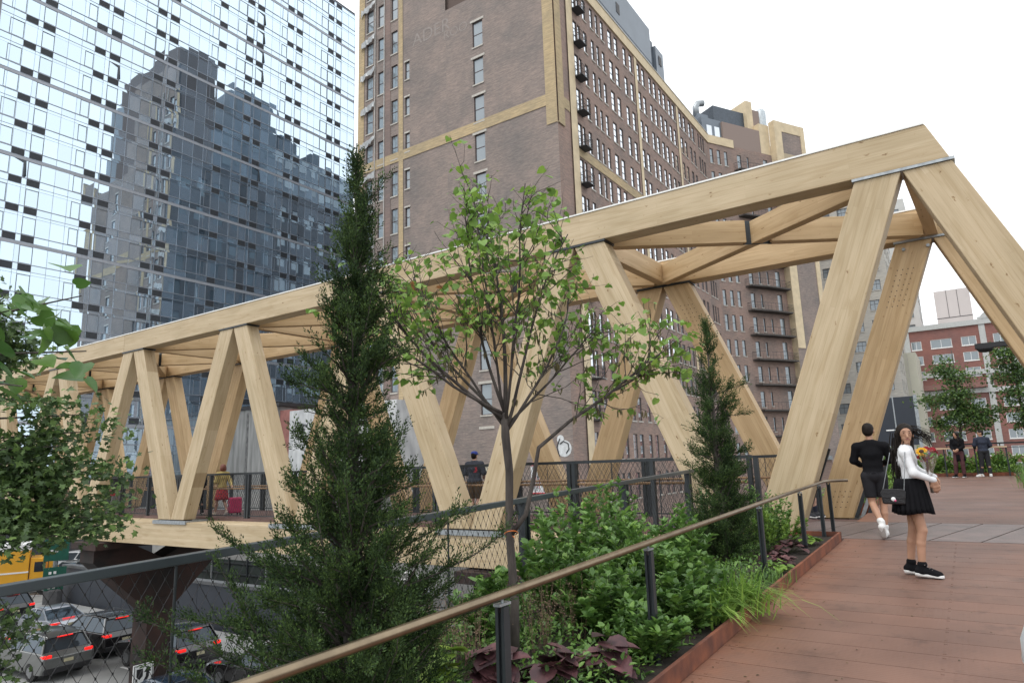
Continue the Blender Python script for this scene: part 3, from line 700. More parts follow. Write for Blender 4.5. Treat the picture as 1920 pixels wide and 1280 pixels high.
def far_rail():
    B = empty('wooden_topped_railing', (0, 31.35, deck_z(31.35)), label='railing with a flat pale wooden top behind the standing couple', cat='railing')
    M = MB(); M.bb(-1.9, 1.12, -.09, .09, 1.05, 1.11); M.build('top_board', mat('pale_top_board', (.55, .40, .26), .55, var=.15), B)
    for x in (-1.85, -.9, .1, 1.08): M = MB(); M.bb(x-.025, x+.025, -.03, .03, 0, 1.05); M.build('post', STEEL, B)
    B = empty('rear_guard_rail', (0, 34.5, .7), label='thin black guard rail crossing behind the right hand bed', cat='railing')
    M = MB(); M.bb(-.9, 6, -.03, .03, 1.16, 1.22); M.bb(-.9, 6, -.02, .02, 1.0, 1.02); M.build('rail', STEEL, B)
    for x in (-.85, 1, 2.8, 4.6): M = MB(); M.bb(x-.02, x+.02, -.03, .03, 0, 1.16); M.build('post', STEEL, B)
    # short handrail at the far bed
    B = empty('short_handrail', (-2.1, 0, 0), label='short bronze handrail along the far bed behind the man in black', cat='handrail')
    M = MB(); M.tube([(0, 17.2, deck_z(17.2)+.9), (0, 29.5, deck_z(29.5)+.9)], .022, 10); M.build('rail', BRONZE, B, smooth=True)
    for y in (17.3, 19.6, 22, 24.5, 27, 29.3): M = MB(); M.bb(-.02, .02, y-.03, y+.03, deck_z(y), deck_z(y)+.89); M.build('post', STEEL, B)
far_rail()
# ------------------------------------------------------------------ glass tower at the left
def tower():
    X = -78.; Y0, Y1 = 22.25, 71.; P = 3.05; ZS = 51.0
    B = empty('glass_tower', (X, 46, -6), label='tall glass curtain wall tower mirroring the white sky and a dark building', cat='building')
    def par(o): o.parent = B; o.matrix_parent_inverse = B.matrix_world.inverted(); return o
    B.matrix_world = Matrix.Translation((X, 46, -6)); inv = Matrix.Translation((-X, -46, 6))
    def put(M, name, m):
        M.v = [tuple(inv @ Vector(v)) for v in M.v]; return M.build(name, m, B)
    GL = mat_glass('tower_glass', (.15, .21, .28), (.76, .90, 1), lo=.62, hi=.90, rough=.012, pw=1)
    FR = mat('aluminium_line', (.36, .40, .46), .4, .4, var=.2); BAND = mat('grey_band', (.36, .38, .42), .5, .2, var=.1)
    LOUV = mat('dark_louvre', (.055, .062, .072), .6); FRM = mat('window_frame_grey', (.17, .185, .21), .5)
    groups = [24.47, 31.36, 38.15, 46.5, 50.62, 57.45, 65.24]
    cuts = {Y0, Y1}
    for i, g in enumerate(groups): cuts |= {g, g+1.17}|({g+1.62, g+2.82} if i != 3 else set())
    cuts = sorted(cuts); full = []
    for a, b in zip(cuts[:-1], cuts[1:]):
        n = max(1, round((b-a)/1.25)); full += [a+(b-a)*k/n for k in range(n)]
    full.append(Y1); n0 = -19; n1 = 10
    M = MB(); rn = random.Random(3)
    for k in range(n0, n1):
        z = ZS+P*k
        for a, b in zip(full[:-1], full[1:]):
            for (z0, z1) in ((z-P, z-1.08), (z-1.08, z-.73), (z-.73, z)):
                if z1 < -5.9: continue
                z0 = max(z0, -5.9); ta, tb = rn.gauss(0, .0062), rn.gauss(0, .0055); cy, cz = (a+b)/2, (z0+z1)/2
                f = lambda y, zz: (X+(y-cy)*ta+(zz-cz)*tb-.01, y, zz)
                # slightly bowed pane: 3 x 2 patch
                ys = [a+.012, cy, b-.012]; zs = [z0+.012, cz, z1-.012]; bow = rn.uniform(-.006, .009)
                vs = [f(y, q) for q in zs for y in ys]; vs[4] = (vs[4][0]+bow, vs[4][1], vs[4][2])
                M.add(vs, [(0, 1, 4, 3), (1, 2, 5, 4), (3, 4, 7, 6), (4, 5, 8, 7)])
    o = put(M, 'glass_wall', GL); o.data.polygons.foreach_set('use_smooth', [True]*len(o.data.polygons))
    M = MB(); M.bb(X-30, X-.08, Y0, Y1-.02, -7.5, ZS+P*9+.5); put(M, 'core', mat('tower_core', (.07, .08, .09), .7))
    for a in full:
        M = MB(); M.bb(X-.06, X+.012, a-.014, a+.014, -5.9, ZS+P*9); put(M, 'mullion', FR)
    for k in range(n0, n1):
        z = ZS+P*k
        M = MB(); M.bb(X-.05, X+.05, Y0, Y1, z-.02, z+.05); put(M, 'sill_line', FR)
        M = MB(); M.bb(X-.05, X+.03, Y0, Y1, z-.76, z-.73); put(M, 'joint_line', FR)
        if k % 3 == 1: M = MB(); M.bb(X-.05, X+.036, Y0, Y1, z-1.12, z-.80); put(M, 'grey_band', BAND)
    lou = []; fra = []
    for k in range(n1-1, n0+4, -1):
        z = ZS+P*k
        for i, g in enumerate(groups):
            lou.append((g+.02, g+1.15, z-.73, z-.03)); lou += [(g+1.64, g+2.80, z-.73, z-.03)] if i != 3 else []
            if i != 3: fra.append((g+1.63, g+2.82, z-P+.06, z-1.12))
            fra.append((g-1.35 if i % 2 == 0 else g-.95, g-.06, z-P+.06, z-1.12))
            if i in (2, 4, 6): fra.append((g, g+1.17, z-P+.06, z-1.12))
    vis = lambda q: 6 < q[2] < 60-(-q[0]+22)*.0
    lou.sort(key=lambda q: (q[0]-22)*.9+abs(q[2]-35)); fra.sort(key=lambda q: (q[0]-22)*.9+abs(q[2]-35))
    def louver(M, q):
        M.bb(X-.05, X+.022, q[0], q[1], q[2], q[3]); n = 6
        for j in range(n): zz = q[2]+(q[3]-q[2])*(j+.5)/n; M.bb(X+.022, X+.045, q[0]+.03, q[1]-.03, zz-.02, zz+.02)
    def frame(M, q):
        t = .045
        M.bb(X-.03, X+.03, q[0], q[0]+t, q[2], q[3]); M.bb(X-.03, X+.03, q[1]-t, q[1], q[2], q[3]); M.bb(X-.03, X+.029, q[0]+t, q[1]-t, q[2], q[2]+t); M.bb(X-.03, X+.029, q[0]+t, q[1]-t, q[3]-t, q[3])
    for lst, fn, nm, m in ((lou, louver, 'louvre', LOUV), (fra, frame, 'window_frame', FRM)):
        for q in lst[:100]: M = MB(); fn(M, q); put(M, nm, m)
        M = MB()
        for q in lst[100:]: fn(M, q)
        tag(put(M, nm+'s', m), kind='stuff')
    # a few windows pushed open: their shaded gaps painted as flat dark shapes
    for g, k in ((33.0, 0), (52.28, 5), (52.28, 4), (52.28, 3), (52.28, 6), (24.7, -5), (52.3, -2)):
        z = ZS+P*k; a, b, c, d = g, g+1.2, z-P+.08, z-1.1
        M = MB(); M.add([(X+.016, a, d), (X+.016, b-.2, d-.34), (X+.016, b-.2, d)], [(0, 1, 2)]); M.add([(X+.018, b-.22, c), (X+.018, b, c), (X+.018, b, d), (X+.018, b-.22, d)], [(0, 1, 2, 3)])
        M.add([(X+.02, b, d), (X+.34, b, c), (X+.02, b, c)], [(0, 1, 2)]); put(M, 'open_window', [mat('open_gap_shade', (.05, .065, .08), .15)])
    k_ = .8385; B.matrix_world = Matrix.Translation(Vector((0, 0, 1.6))+(Vector((X, 46, -6))-Vector((0, 0, 1.6)))*k_) @ Matrix.Scale(k_, 4)
    for i, (ya, yb) in enumerate(((22.25, 46.5), (46.6, 71))):
        M = MB(); M.bb(X-.1, X+.25, ya, yb, -7.5, 1.4); put(M, 'podium_panel', mat('podium_dark', (.06, .065, .075), .4, nscale=.6))
tower()
def blue_strip():
    B = empty('blue_glass_building', (-62.05, 60.8, -6), scale=.8385, label='narrow light blue glass building showing between the tower and the brick block', cat='building')
    M = MB(); M.bb(-4.3, -2.3, 0, 12, 0, 92); M.build('core', mat('pale_blue_glass', (.17, .26, .38), .35, spec=.3, var=.1, nscale=.3), B)
    for k in range(27): M = MB(); M.bb(-4.3, -2.29, -.04, -.003, 3.4*k, 3.4*k+.07); M.build('joint', mat('blue_joint', (.10, .13, .18), .5), B)
blue_strip()

# ------------------------------------------------------------------ brown brick loft building
KE = 1.076
def EY(y): return y*KE
def EZ(z): return 1.6+(z-1.6)*KE
def brick_building():
    B = empty('brick_building', (0, 0, 0), label='huge brown brick loft building with yellow brick bands and fire escapes', cat='building')
    XE = -24.37; XW = -47.7; YS = 44.; TOP = EZ(41.3)
    sm = (SASH, PANE, STONE); sg = (DSASH, PANEG, STONE)
    # south wall -------------------------------------------------
    hol = []; big = []; small = []
    for k in range(-4, 13):
        z1 = 41.2-3.8*k+.02*k
        for (a, b) in ((-46.55, -45.6), (-44.9, -43.97), (-43.05, -42.2)):
            if z1 < 53 and z1 > -3: big.append((a-XW, b-XW, z1-2.5+6, z1+6))
        if -1 <= k and z1 < 43.5 and z1 > 0: small.append((-41.2-XW, -40.62-XW, z1-1.9-.3+6, z1-.3+6))
    mid = [(-32.85-XW, -31.72-XW, 39.05-3.7*k+6, 39.05-3.7*k+2.55+6) for k in range(0, 11)]
    H = TOP+6
    HT = 64.
    ok = [q for q in big+small+mid if (q[3] < H-.3 or q[0] < 9) and q[2] > 9]
    facade('south_wall', B, (XW, YS, -6), (1, 0, 0), 11.7, HT, [q for q in ok if q[0] < 11], BRICK, rev=.2)
    facade('south_wall', B, (XW+11.7, YS, -6), (1, 0, 0), XE-XW-11.7, H, [(q[0]-11.7, q[1]-11.7, q[2], q[3]) for q in ok if q[0] > 11], BRICK, rev=.2)
    put_windows(B, (XW, YS, -6), (1, 0, 0), ok, sm, rev=.14, rails=(.5,), limit=100)
    for (a, b, c, d) in mid:
        if d < H: M = MB(); M.bb(XW+a-.2, XW+b+.2, YS-.05, YS+.05, d-6, d-6+.22); M.build('lintel', STONE, B)
    for (a, b, c, d) in small:
        if d < H and c > 9: M = MB(); M.bb(XW+a-.08, XW+b+.08, YS-.05, YS+.05, d-6, d-6+.16); M.build('lintel', STONE, B)
    def yb(name, x0, x1, z0, z1, m=YBRICK, y=YS-.03, u=(1, 0, 0), o=None):
        return facade(name, B, o or (x0, y, z0), u, x1-x0, z1-z0, [], m, rev=.03)
    def band_box(x0, x1, z0, z1, d=.05): M = MB(); M.bb(x0, x1, YS-d+.004, YS, z0, z1); return M
    for (x0, x1, z0, z1) in ((XW, -46.85, -6, 54), (-42.02, -41.45, -6, 54), (-25.4, -24.36, 29.0, TOP)):
        yb('pilaster', x0, x1, z0, z1, YBRICK, YS-.05)
    for (x0, x1) in ((-46.85, -42.02), (-41.45, -25.4)): yb('belt', x0, x1, 30.75, 31.75, YBRICK, YS-.05)
    # grey rendered strip between the stair windows
    for (x0, x1) in ((-43.9, -43.12),): yb('rendered_strip', x0, x1, 3, 54, mat_brick('grey_render', (.23, .20, .19), (.20, .175, .165), (.2, .175, .165), stain=.4, bw=3, rh=3), YS-.04)
    for x in (-45.25, -43.95): M = MB(); M.tube([(x, YS-.1, -3), (x, YS-.1, 54)], .05, 6); M.build('downpipe', mat('pale_pipe', (.5, .48, .45), .6), B)
    # plastic sheets taped round the stair windows
    TARP = mat('translucent_plastic', (.55, .57, .58), .3, var=.25, nscale=3, trans=.3)
    for k in range(-2, 6):
        z = 41.2-3.8*k+.35; M = MB(); n = 9; rn = random.Random(k)
        top = [(-47.2+2.0*i/n, YS-.12-rn.random()*.12, z+.45*i/n+rn.uniform(-.06, .06)) for i in range(n+1)]; bot = [(-47.3+2.1*i/n, YS-.16-rn.random()*.2, z-.75+.6*i/n+rn.uniform(-.16, .16)) for i in range(n+1)]
        M.add(top+bot, [(i, i+n+1, i+n+2, i+1) for i in range(n)]); M.build('plastic_sheet', TARP, B)
    # ghost of an old painted sign, hardly readable
    GH = mat('faded_sign_paint', (.315, .275, .255), .9, col2=(.26, .228, .21), nscale=4.5, detail=9)
    for txt, x, z, s in (('ADER', -40.2, 42.2, 1.9), ('ROO', -36.3, 41.3, 1.3)):
        cu = bpy.data.curves.new('ghost_sign', 'FONT'); cu.body = txt; cu.size = s; cu.extrude = .002; cu.offset = -.012; cu.materials.append(GH)
        t = bpy.data.objects.new('ghost_sign', cu); COL.objects.link(t); t.parent = B; t.location = (x, YS-.012, z); t.rotation_euler = (R(90), 0, 0); me_ = bpy.data.meshes.new_from_object(t); t2 = bpy.data.objects.new('ghost_sign', me_); COL.objects.link(t2); t2.parent = B; t2.location = t.location; t2.rotation_euler = t.rotation_euler; bpy.data.objects.remove(t)
    W_ = mat('white_spray', (.68, .70, .71), .8); K_ = mat('black_spray', (.03, .03, .035), .8); R_ = mat('red_spray', (.55, .06, .07), .8); U_ = mat('blue_spray', (.04, .10, .45), .8)
    def disc(cx, cz, rx, rz, m, y=-.012, n=20): M = MB(); M.prism([(cx+rx*math.cos(2*math.pi*i/n), cz+rz*math.sin(2*math.pi*i/n)) for i in range(n)], 'y', YS+y-.006, YS-.001); return M.build('graffiti', m, B)
    def stroke(pts, r, m, y=-.03): M = MB(); M.tube([(x, YS+y, z) for x, z in pts], r, 4); M.build('graffiti', m, B)
    disc(-25.15, 2.75, .62, .62, W_); disc(-25.45, 3.45, .30, .32, W_, -.018); stroke([(-25.5, 3.1), (-25.2, 3.3), (-24.8, 3.1), (-24.75, 2.7), (-25.0, 2.4)], .05, K_); stroke([(-25.6, 2.2), (-25.75, 2.9), (-25.5, 3.5)], .05, K_)
    M = MB(); M.bb(-28.2, -26.3, YS-.012, YS, -.5, 1.5); M.build('graffiti', W_, B); M = MB(); M.prism([(-28.2, 1.5), (-26.5, 1.5), (-27.3, 3.1)], 'y', YS-.014, YS-.001); M.build('graffiti', mat('pink_spray', (.55, .28, .30), .8), B)
    stroke([(-28.0, 1.6), (-27.4, 2.2), (-26.9, 1.7), (-26.5, 2.3)], .06, R_); stroke([(-27.6, 2.3), (-27.1, 1.9)], .1, K_); stroke([(-28.2, -.5), (-26.3, -.5)], .06, R_); rn = random.Random(3)
    for i in range(9): x = -28.1+i*.2; stroke([(x, rn.uniform(-.3, .2)), (x+.15, rn.uniform(.5, 1.2)), (x+.2, rn.uniform(-.2, .6))], .02, R_ if i % 2 else K_)
    M = MB(); M.bb(-46.2, -43.4, YS-.06, YS-.045, .4, 3.0); M.build('graffiti', W_, B); stroke([(-45.8, 1.2), (-45.2, 2.4), (-44.6, 2.3), (-44.3, 1.2), (-43.9, .6)], .16, U_, -.08); stroke([(-44.2, 2.7), (-43.6, 2.5)], .18, U_, -.08)
    M = MB(); M.bb(-32.6, -31.2, YS-.012, YS, -.6, 1.6); M.build('graffiti', mat('cream_panel', (.55, .52, .42), .8), B); stroke([(-32.4, 1.2), (-32.0, .5), (-32.1, .2), (-31.5, -.3)], .16, K_); stroke([(-32.1, .9), (-31.7, .3)], .08, W_, -.2)
    # east wall --------------------------------------------------
    Yl = EY(79.4); L = Yl-YS; cols = [(44.2, 44.85), (44.98, 45.45), (46.03, 46.6), (47.45, 48.0), (48.49, 48.98), (49.52, 50.12), (51.0, 51.82), (52.33, 53.12), (54.29, 55.0), (55.66, 56.42),
        (57.55, 58.26), (58.7, 59.47), (60.53, 61.24), (61.7, 62.5), (63.2, 63.95), (64.4, 65.2), (65.9, 66.7), (67.1, 67.9), (69.3, 70.1), (70.6, 71.4), (72.3, 73.1), (73.6, 74.4), (75.6, 76.2), (76.5, 77.1), (77.4, 78.0)]
    wins = []
    for r in range(14):
        for a, b in cols: wins.append((EY(a)-YS, EY(b)-YS, EZ(38.78-3.075*r)+6, EZ(40.75-3.075*r)+6))
    wins = [w_ for w_ in wins if w_[2] > 4]
    facade('east_wall', B, (XE, YS, -6), (0, 1, 0), L, H, wins, BRICKR, rev=.2)
    wins.sort(key=lambda q: q[0]*1.0+abs(q[2]-34)*.35)
    put_windows(B, (XE, YS, -6), (0, 1, 0), wins, sg, rev=.1, rails=(.36, .68), limit=100)
    def eb(nm, y0, y1, z0, z1, m=YBRICK, d=.06): return facade(nm, B, (XE+d, y0, z0), (0, 1, 0), y1-y0, z1-z0, [], m, rev=d)
    eb('pilaster', YS-.05, YS+1.0, 29.0, TOP, YBRICK, .14); eb('corner_trim', 46.15, 47.25, -6, TOP, CREAM, .12)
    M = MB(); M.bb(XE, XE+.135, YS-.05, YS+1.0, 28.95, 29.0); M.build('pilaster_foot', YBRICK, B)
    eb('belt', YS+1.0, 46.15, 30.75, 31.75, YBRICK, .05)
    eb('pilaster', EY(56.75), EY(57.35), EZ(10), EZ(40.95), CREAM, .07); eb('pilaster', EY(68.2), EY(68.8), EZ(10), EZ(40.95), CREAM, .07)
    eb('belt', 47.25, EY(56.75), EZ(25.5), EZ(26.3), YBRICK, .06)
    M = MB(); M.bb(XE-.3, XE+.16, YS-.1, Yl+.1, EZ(41.0), EZ(42.1)); M.build('cornice', CREAM, B)
    M = MB(); M.bb(XE-.35, XE+.22, YS-.15, Yl+.1, EZ(42.1), EZ(42.1)+.12); M.build('coping', STONE, B)
    IRON = mat('fire_escape_iron', (.045, .05, .058), .6)
    for r in range(13):                                         # fire escape at the corner
        z = EZ(38.55-3.075*r)
        if z < 2: break
        M = MB(); M.bb(XE, XE+.8, EY(43.95), EY(45.1), z-.08, z-.02)
        for x, y, x2, y2 in ((XE, EY(43.95), XE+.8, EY(43.95)), (XE+.8, EY(43.95), XE+.8, EY(45.1)), (XE+.8, EY(45.1), XE, EY(45.1))):
            for dz in (.45, .9): M.beam((x, y, z+dz), (x2, y2, z+dz), .03, .03)
            n = 5
            for i in range(n+1): M.beam((x+(x2-x)*i/n, y+(y2-y)*i/n, z-.02), (x+(x2-x)*i/n, y+(y2-y)*i/n, z+.9), .02, .02)
        M.build('fire_escape', IRON, B)
    # angled wall at the end of the east side ---------------------
    a = R(30); u = Vector((math.sin(a), math.cos(a), 0)); nr = u.cross(Vector((0, 0, 1))); P0 = Vector((XE, Yl, -6))
    def zz(z): return EZ(z)+6
    U = lambda x: x*KE
    w1 = []; w2 = []
    for r in range(13):
        zt = 40.3-3.075*r
        if EZ(zt-2) < -2: break
        for (p, q) in ((.3, .85), (1.5, 2.05), (2.7, 3.25)): w1.append((U(p), U(q), zz(zt-1.95), zz(zt)))
        w2.append((U(4.9), U(5.6), zz(zt-1.95), zz(zt-.05))); w2.append((U(9.5), U(10.3), zz(zt-2.1), zz(zt+.1)))
        w2.append((U(6.6), U(6.92), zz(zt-1.8), zz(zt-.1)))
        if r % 2: w2.append((U(8.0), U(8.3), zz(zt-1.8), zz(zt-.1)))
    facade('angled_wall', B, P0, u, U(11.2), H, w1+w2, BRICKR, rev=.2)
    put_windows(B, P0, u, (w1+w2), (DSASH, PANE, STONE), rev=.12, rails=(.34, .66) if False else (.5,), limit=100)
    M = MB()
    def obx(nm, u0, u1, d0, d1, z0, z1, m):
        M = MB(); c = P0+u*(u0+u1)/2+nr*(d0+d1)/2; M.box((c.x, c.y, (z0+z1)/2), (u1-u0, d1-d0, z1-z0), m=Matrix((u, nr, Vector((0, 0, 1)))).transposed().to_4x4()); return M.build(nm, m, B)
    obx('cornice', 0, U(4.4), -.2, .12, EZ(41.0), EZ(42.1), CREAM)
    facade('end_wall', B, P0+u*U(11.2)+nr*.9, u, U(5.6), EZ(46)+6, [], BRICK)
    facade('end_wall_return', B, P0+u*U(11.2), nr, .9, EZ(46)+6, [], CREAM)
    facade('end_wall_side', B, P0+u*U(16.8)+nr*.9, -nr, 12, EZ(46)+6, [], BRICKR)
    obx('pilaster', U(11.18), U(12.5), .9, 1.0, EZ(15), EZ(46), CREAM); obx('pilaster', U(16.1), U(16.85), .9, 1.0, EZ(15), EZ(46), CREAM)
    obx('belt', U(12.5), U(16.1), .9, .97, EZ(44.6), EZ(46), CREAM); obx('belt', U(12.5), U(16.1), .9, .97, EZ(40.6), EZ(41.5), YBRICK)
    DIRT = mat('stained_balcony', (.075, .066, .06), .8, nscale=3)
    for r in range(12):
        z = EZ(38.0-3.075*r)
        if z < -2: break
        M = MB(); z0 = z
        def pt(uu, dd, zc): q = P0+u*U(uu)+nr*dd; return (q.x, q.y, zc)
        poly = [(4.2, 0), (4.4, 1.0), (7, 1.25), (10.9, 1.1), (11.1, 0)]
        M.add([pt(p, q, z0-.2) for p, q in poly]+[pt(p, q, z0) for p, q in poly], [(4, 3, 2, 1, 0), (5, 6, 7, 8, 9)]+[(i, (i+1) % 5, (i+1) % 5+5, i+5) for i in range(5)])
        o = M.build('balcony', DIRT, B); M = MB()
        for (p, q), (p2, q2) in zip(poly[:-1], poly[1:]):
            M.beam(pt(p, q, z0+.95), pt(p2, q2, z0+.95), .035, .035); M.beam(pt(p, q, z0+.5), pt(p2, q2, z0+.5), .02, .02)
            for i in range(5): t = i/5; M.beam(pt(p+(p2-p)*t, q+(q2-q)*t, z0), pt(p+(p2-p)*t, q+(q2-q)*t, z0+.95), .02, .02)
        M.build('balcony_rail', IRON, o)
    # roof structures
    ZN = mat('blue_grey_metal', (.17, .20, .235), .45, .2, var=.12, nscale=.5); ZD = mat('dark_blue_metal', (.08, .10, .125), .5, .2)
    def bx(nm, x0, x1, y0, y1, z0, z1, m): M = MB(); M.bb(x0, x1, y0, y1, z0, z1); return M.build(nm, m, B)
    bx('penthouse', -36, -28, 52, 76.5, TOP-.5, 57.6, ZN); bx('penthouse', -36, -28.02, 78.3, 81.0, TOP-.5, 56.2, ZN); bx('penthouse_slot', -36, -28.4, 76.5, 78.3, TOP-.5, 56.8, ZD)
    bx('penthouse', -35, -28.3, 81, 82.6, TOP-.5, 52.8, ZN); bx('penthouse', -33, -26, 79.5, 88, TOP-.2, 47.9, ZN)
    for z in (48.5, 52.5): bx('panel_joint', -28.01, -27.97, 52, 76.4, z, z+.08, ZD)
    for y in (62, 66, 79.2): bx('roof_window', -28.0, -27.95, y, y+.9, 53.9, 55.2, DSASH)
    obx('penthouse', -.3, U(2.9), -4, -.35, EZ(41.8), EZ(44.7), ZN)
    for q in (.45, 1.75): obx('roof_window', U(q), U(q)+.9, -.36, -.30, EZ(42.1), EZ(43.7), PANEG)
    obx('brick_penthouse', U(2.9), U(9.4), -3, -.02, TOP, EZ(44.5), BRICKR); obx('brick_penthouse', U(9.4), U(11.2), -3, -.03, TOP, EZ(45.6), CREAM)
    obx('metal_box', U(3.0), U(8.4), -5, -1.6, EZ(44.4), EZ(47.6), ZD); obx('stair_tower', U(8.4), U(9.5), -4, -1.0, EZ(44.4), EZ(49.2), CREAM)
    obx('stair_tower_wall', U(9.5), U(11), -4, -1.3, EZ(44.4), EZ(48.3), BRICKR); obx('metal_box', U(.6), U(2.4), -4, -2, EZ(44.7), EZ(46.2), ZN)
    c = P0+u*U(.9)-nr*2.6; M = MB(); M.tube([(c.x, c.y, EZ(46)), (c.x, c.y, EZ(47.3)), (c.x+.2, c.y+.5, EZ(48)), (c.x+.8, c.y+1.1, EZ(48.1))], .45, 10); M.build('roof_vent', GALV, B, smooth=True)
    c = P0+u*U(11.6)-nr*1.5; M = MB(); M.lathe((c.x, c.y, EZ(46)), [(.7, 0), (.7, 2.4), (.5, 2.9), (.1, 3.0)], 12); M.build('roof_tank', mat('pale_tank', (.5, .55, .58), .4, .3), B, smooth=True)
    # west wall and the taller west block: what the glass tower mirrors
    ww = [(y, y+1.5, z, z+2.1) for z in np.arange(4, 46, 3.8) for y in np.arange(1.2, 38, 2.6)]
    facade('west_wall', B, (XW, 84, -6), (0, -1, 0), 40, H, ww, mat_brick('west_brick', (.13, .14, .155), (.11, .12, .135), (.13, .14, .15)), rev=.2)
    M = MB()
    for a0, a1, b0, b1 in ww: M.add([(XW+.18, 84-a0, b0-6), (XW+.18, 84-a1, b0-6), (XW+.18, 84-a1, b1-6), (XW+.18, 84-a0, b1-6)], [(0, 1, 2, 3)])
    tag(M.build('west_windows', PANE, B), kind='stuff')
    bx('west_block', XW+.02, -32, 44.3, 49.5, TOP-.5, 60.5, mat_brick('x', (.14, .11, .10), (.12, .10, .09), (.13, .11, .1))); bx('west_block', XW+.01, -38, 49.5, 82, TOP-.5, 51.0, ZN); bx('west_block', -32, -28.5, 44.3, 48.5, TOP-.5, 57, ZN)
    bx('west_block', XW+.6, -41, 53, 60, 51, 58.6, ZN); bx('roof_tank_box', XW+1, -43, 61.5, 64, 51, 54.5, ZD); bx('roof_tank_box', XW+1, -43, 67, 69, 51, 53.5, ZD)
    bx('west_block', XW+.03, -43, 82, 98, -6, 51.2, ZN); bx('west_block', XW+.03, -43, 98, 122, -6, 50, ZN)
    M = MB()
    for z in np.arange(8, 49, 3.4):
        for y in np.arange(51, 121, 2.2):
            if y < 84 and z < 45: continue
            M.bb(XW-.04, XW+.01, y, y+1.4, z, z+2)
    tag(M.build('west_block_windows', PANE, B), kind='stuff')
    # unseen inset box added to block light; its top serves as roof
    core = [(XW+.25, YS+.3), (XE-.3, YS+.3), (XE-.3, Yl), (P0+u*U(16.5)-nr*.3).to_2d()[:], (P0+u*U(16.5)-nr*12).to_2d()[:], (XW+.25, 84)]
    M = MB(); M.prism(core, 'z', -6, TOP-.2); M.build('core', BRICK, B)
brick_building()

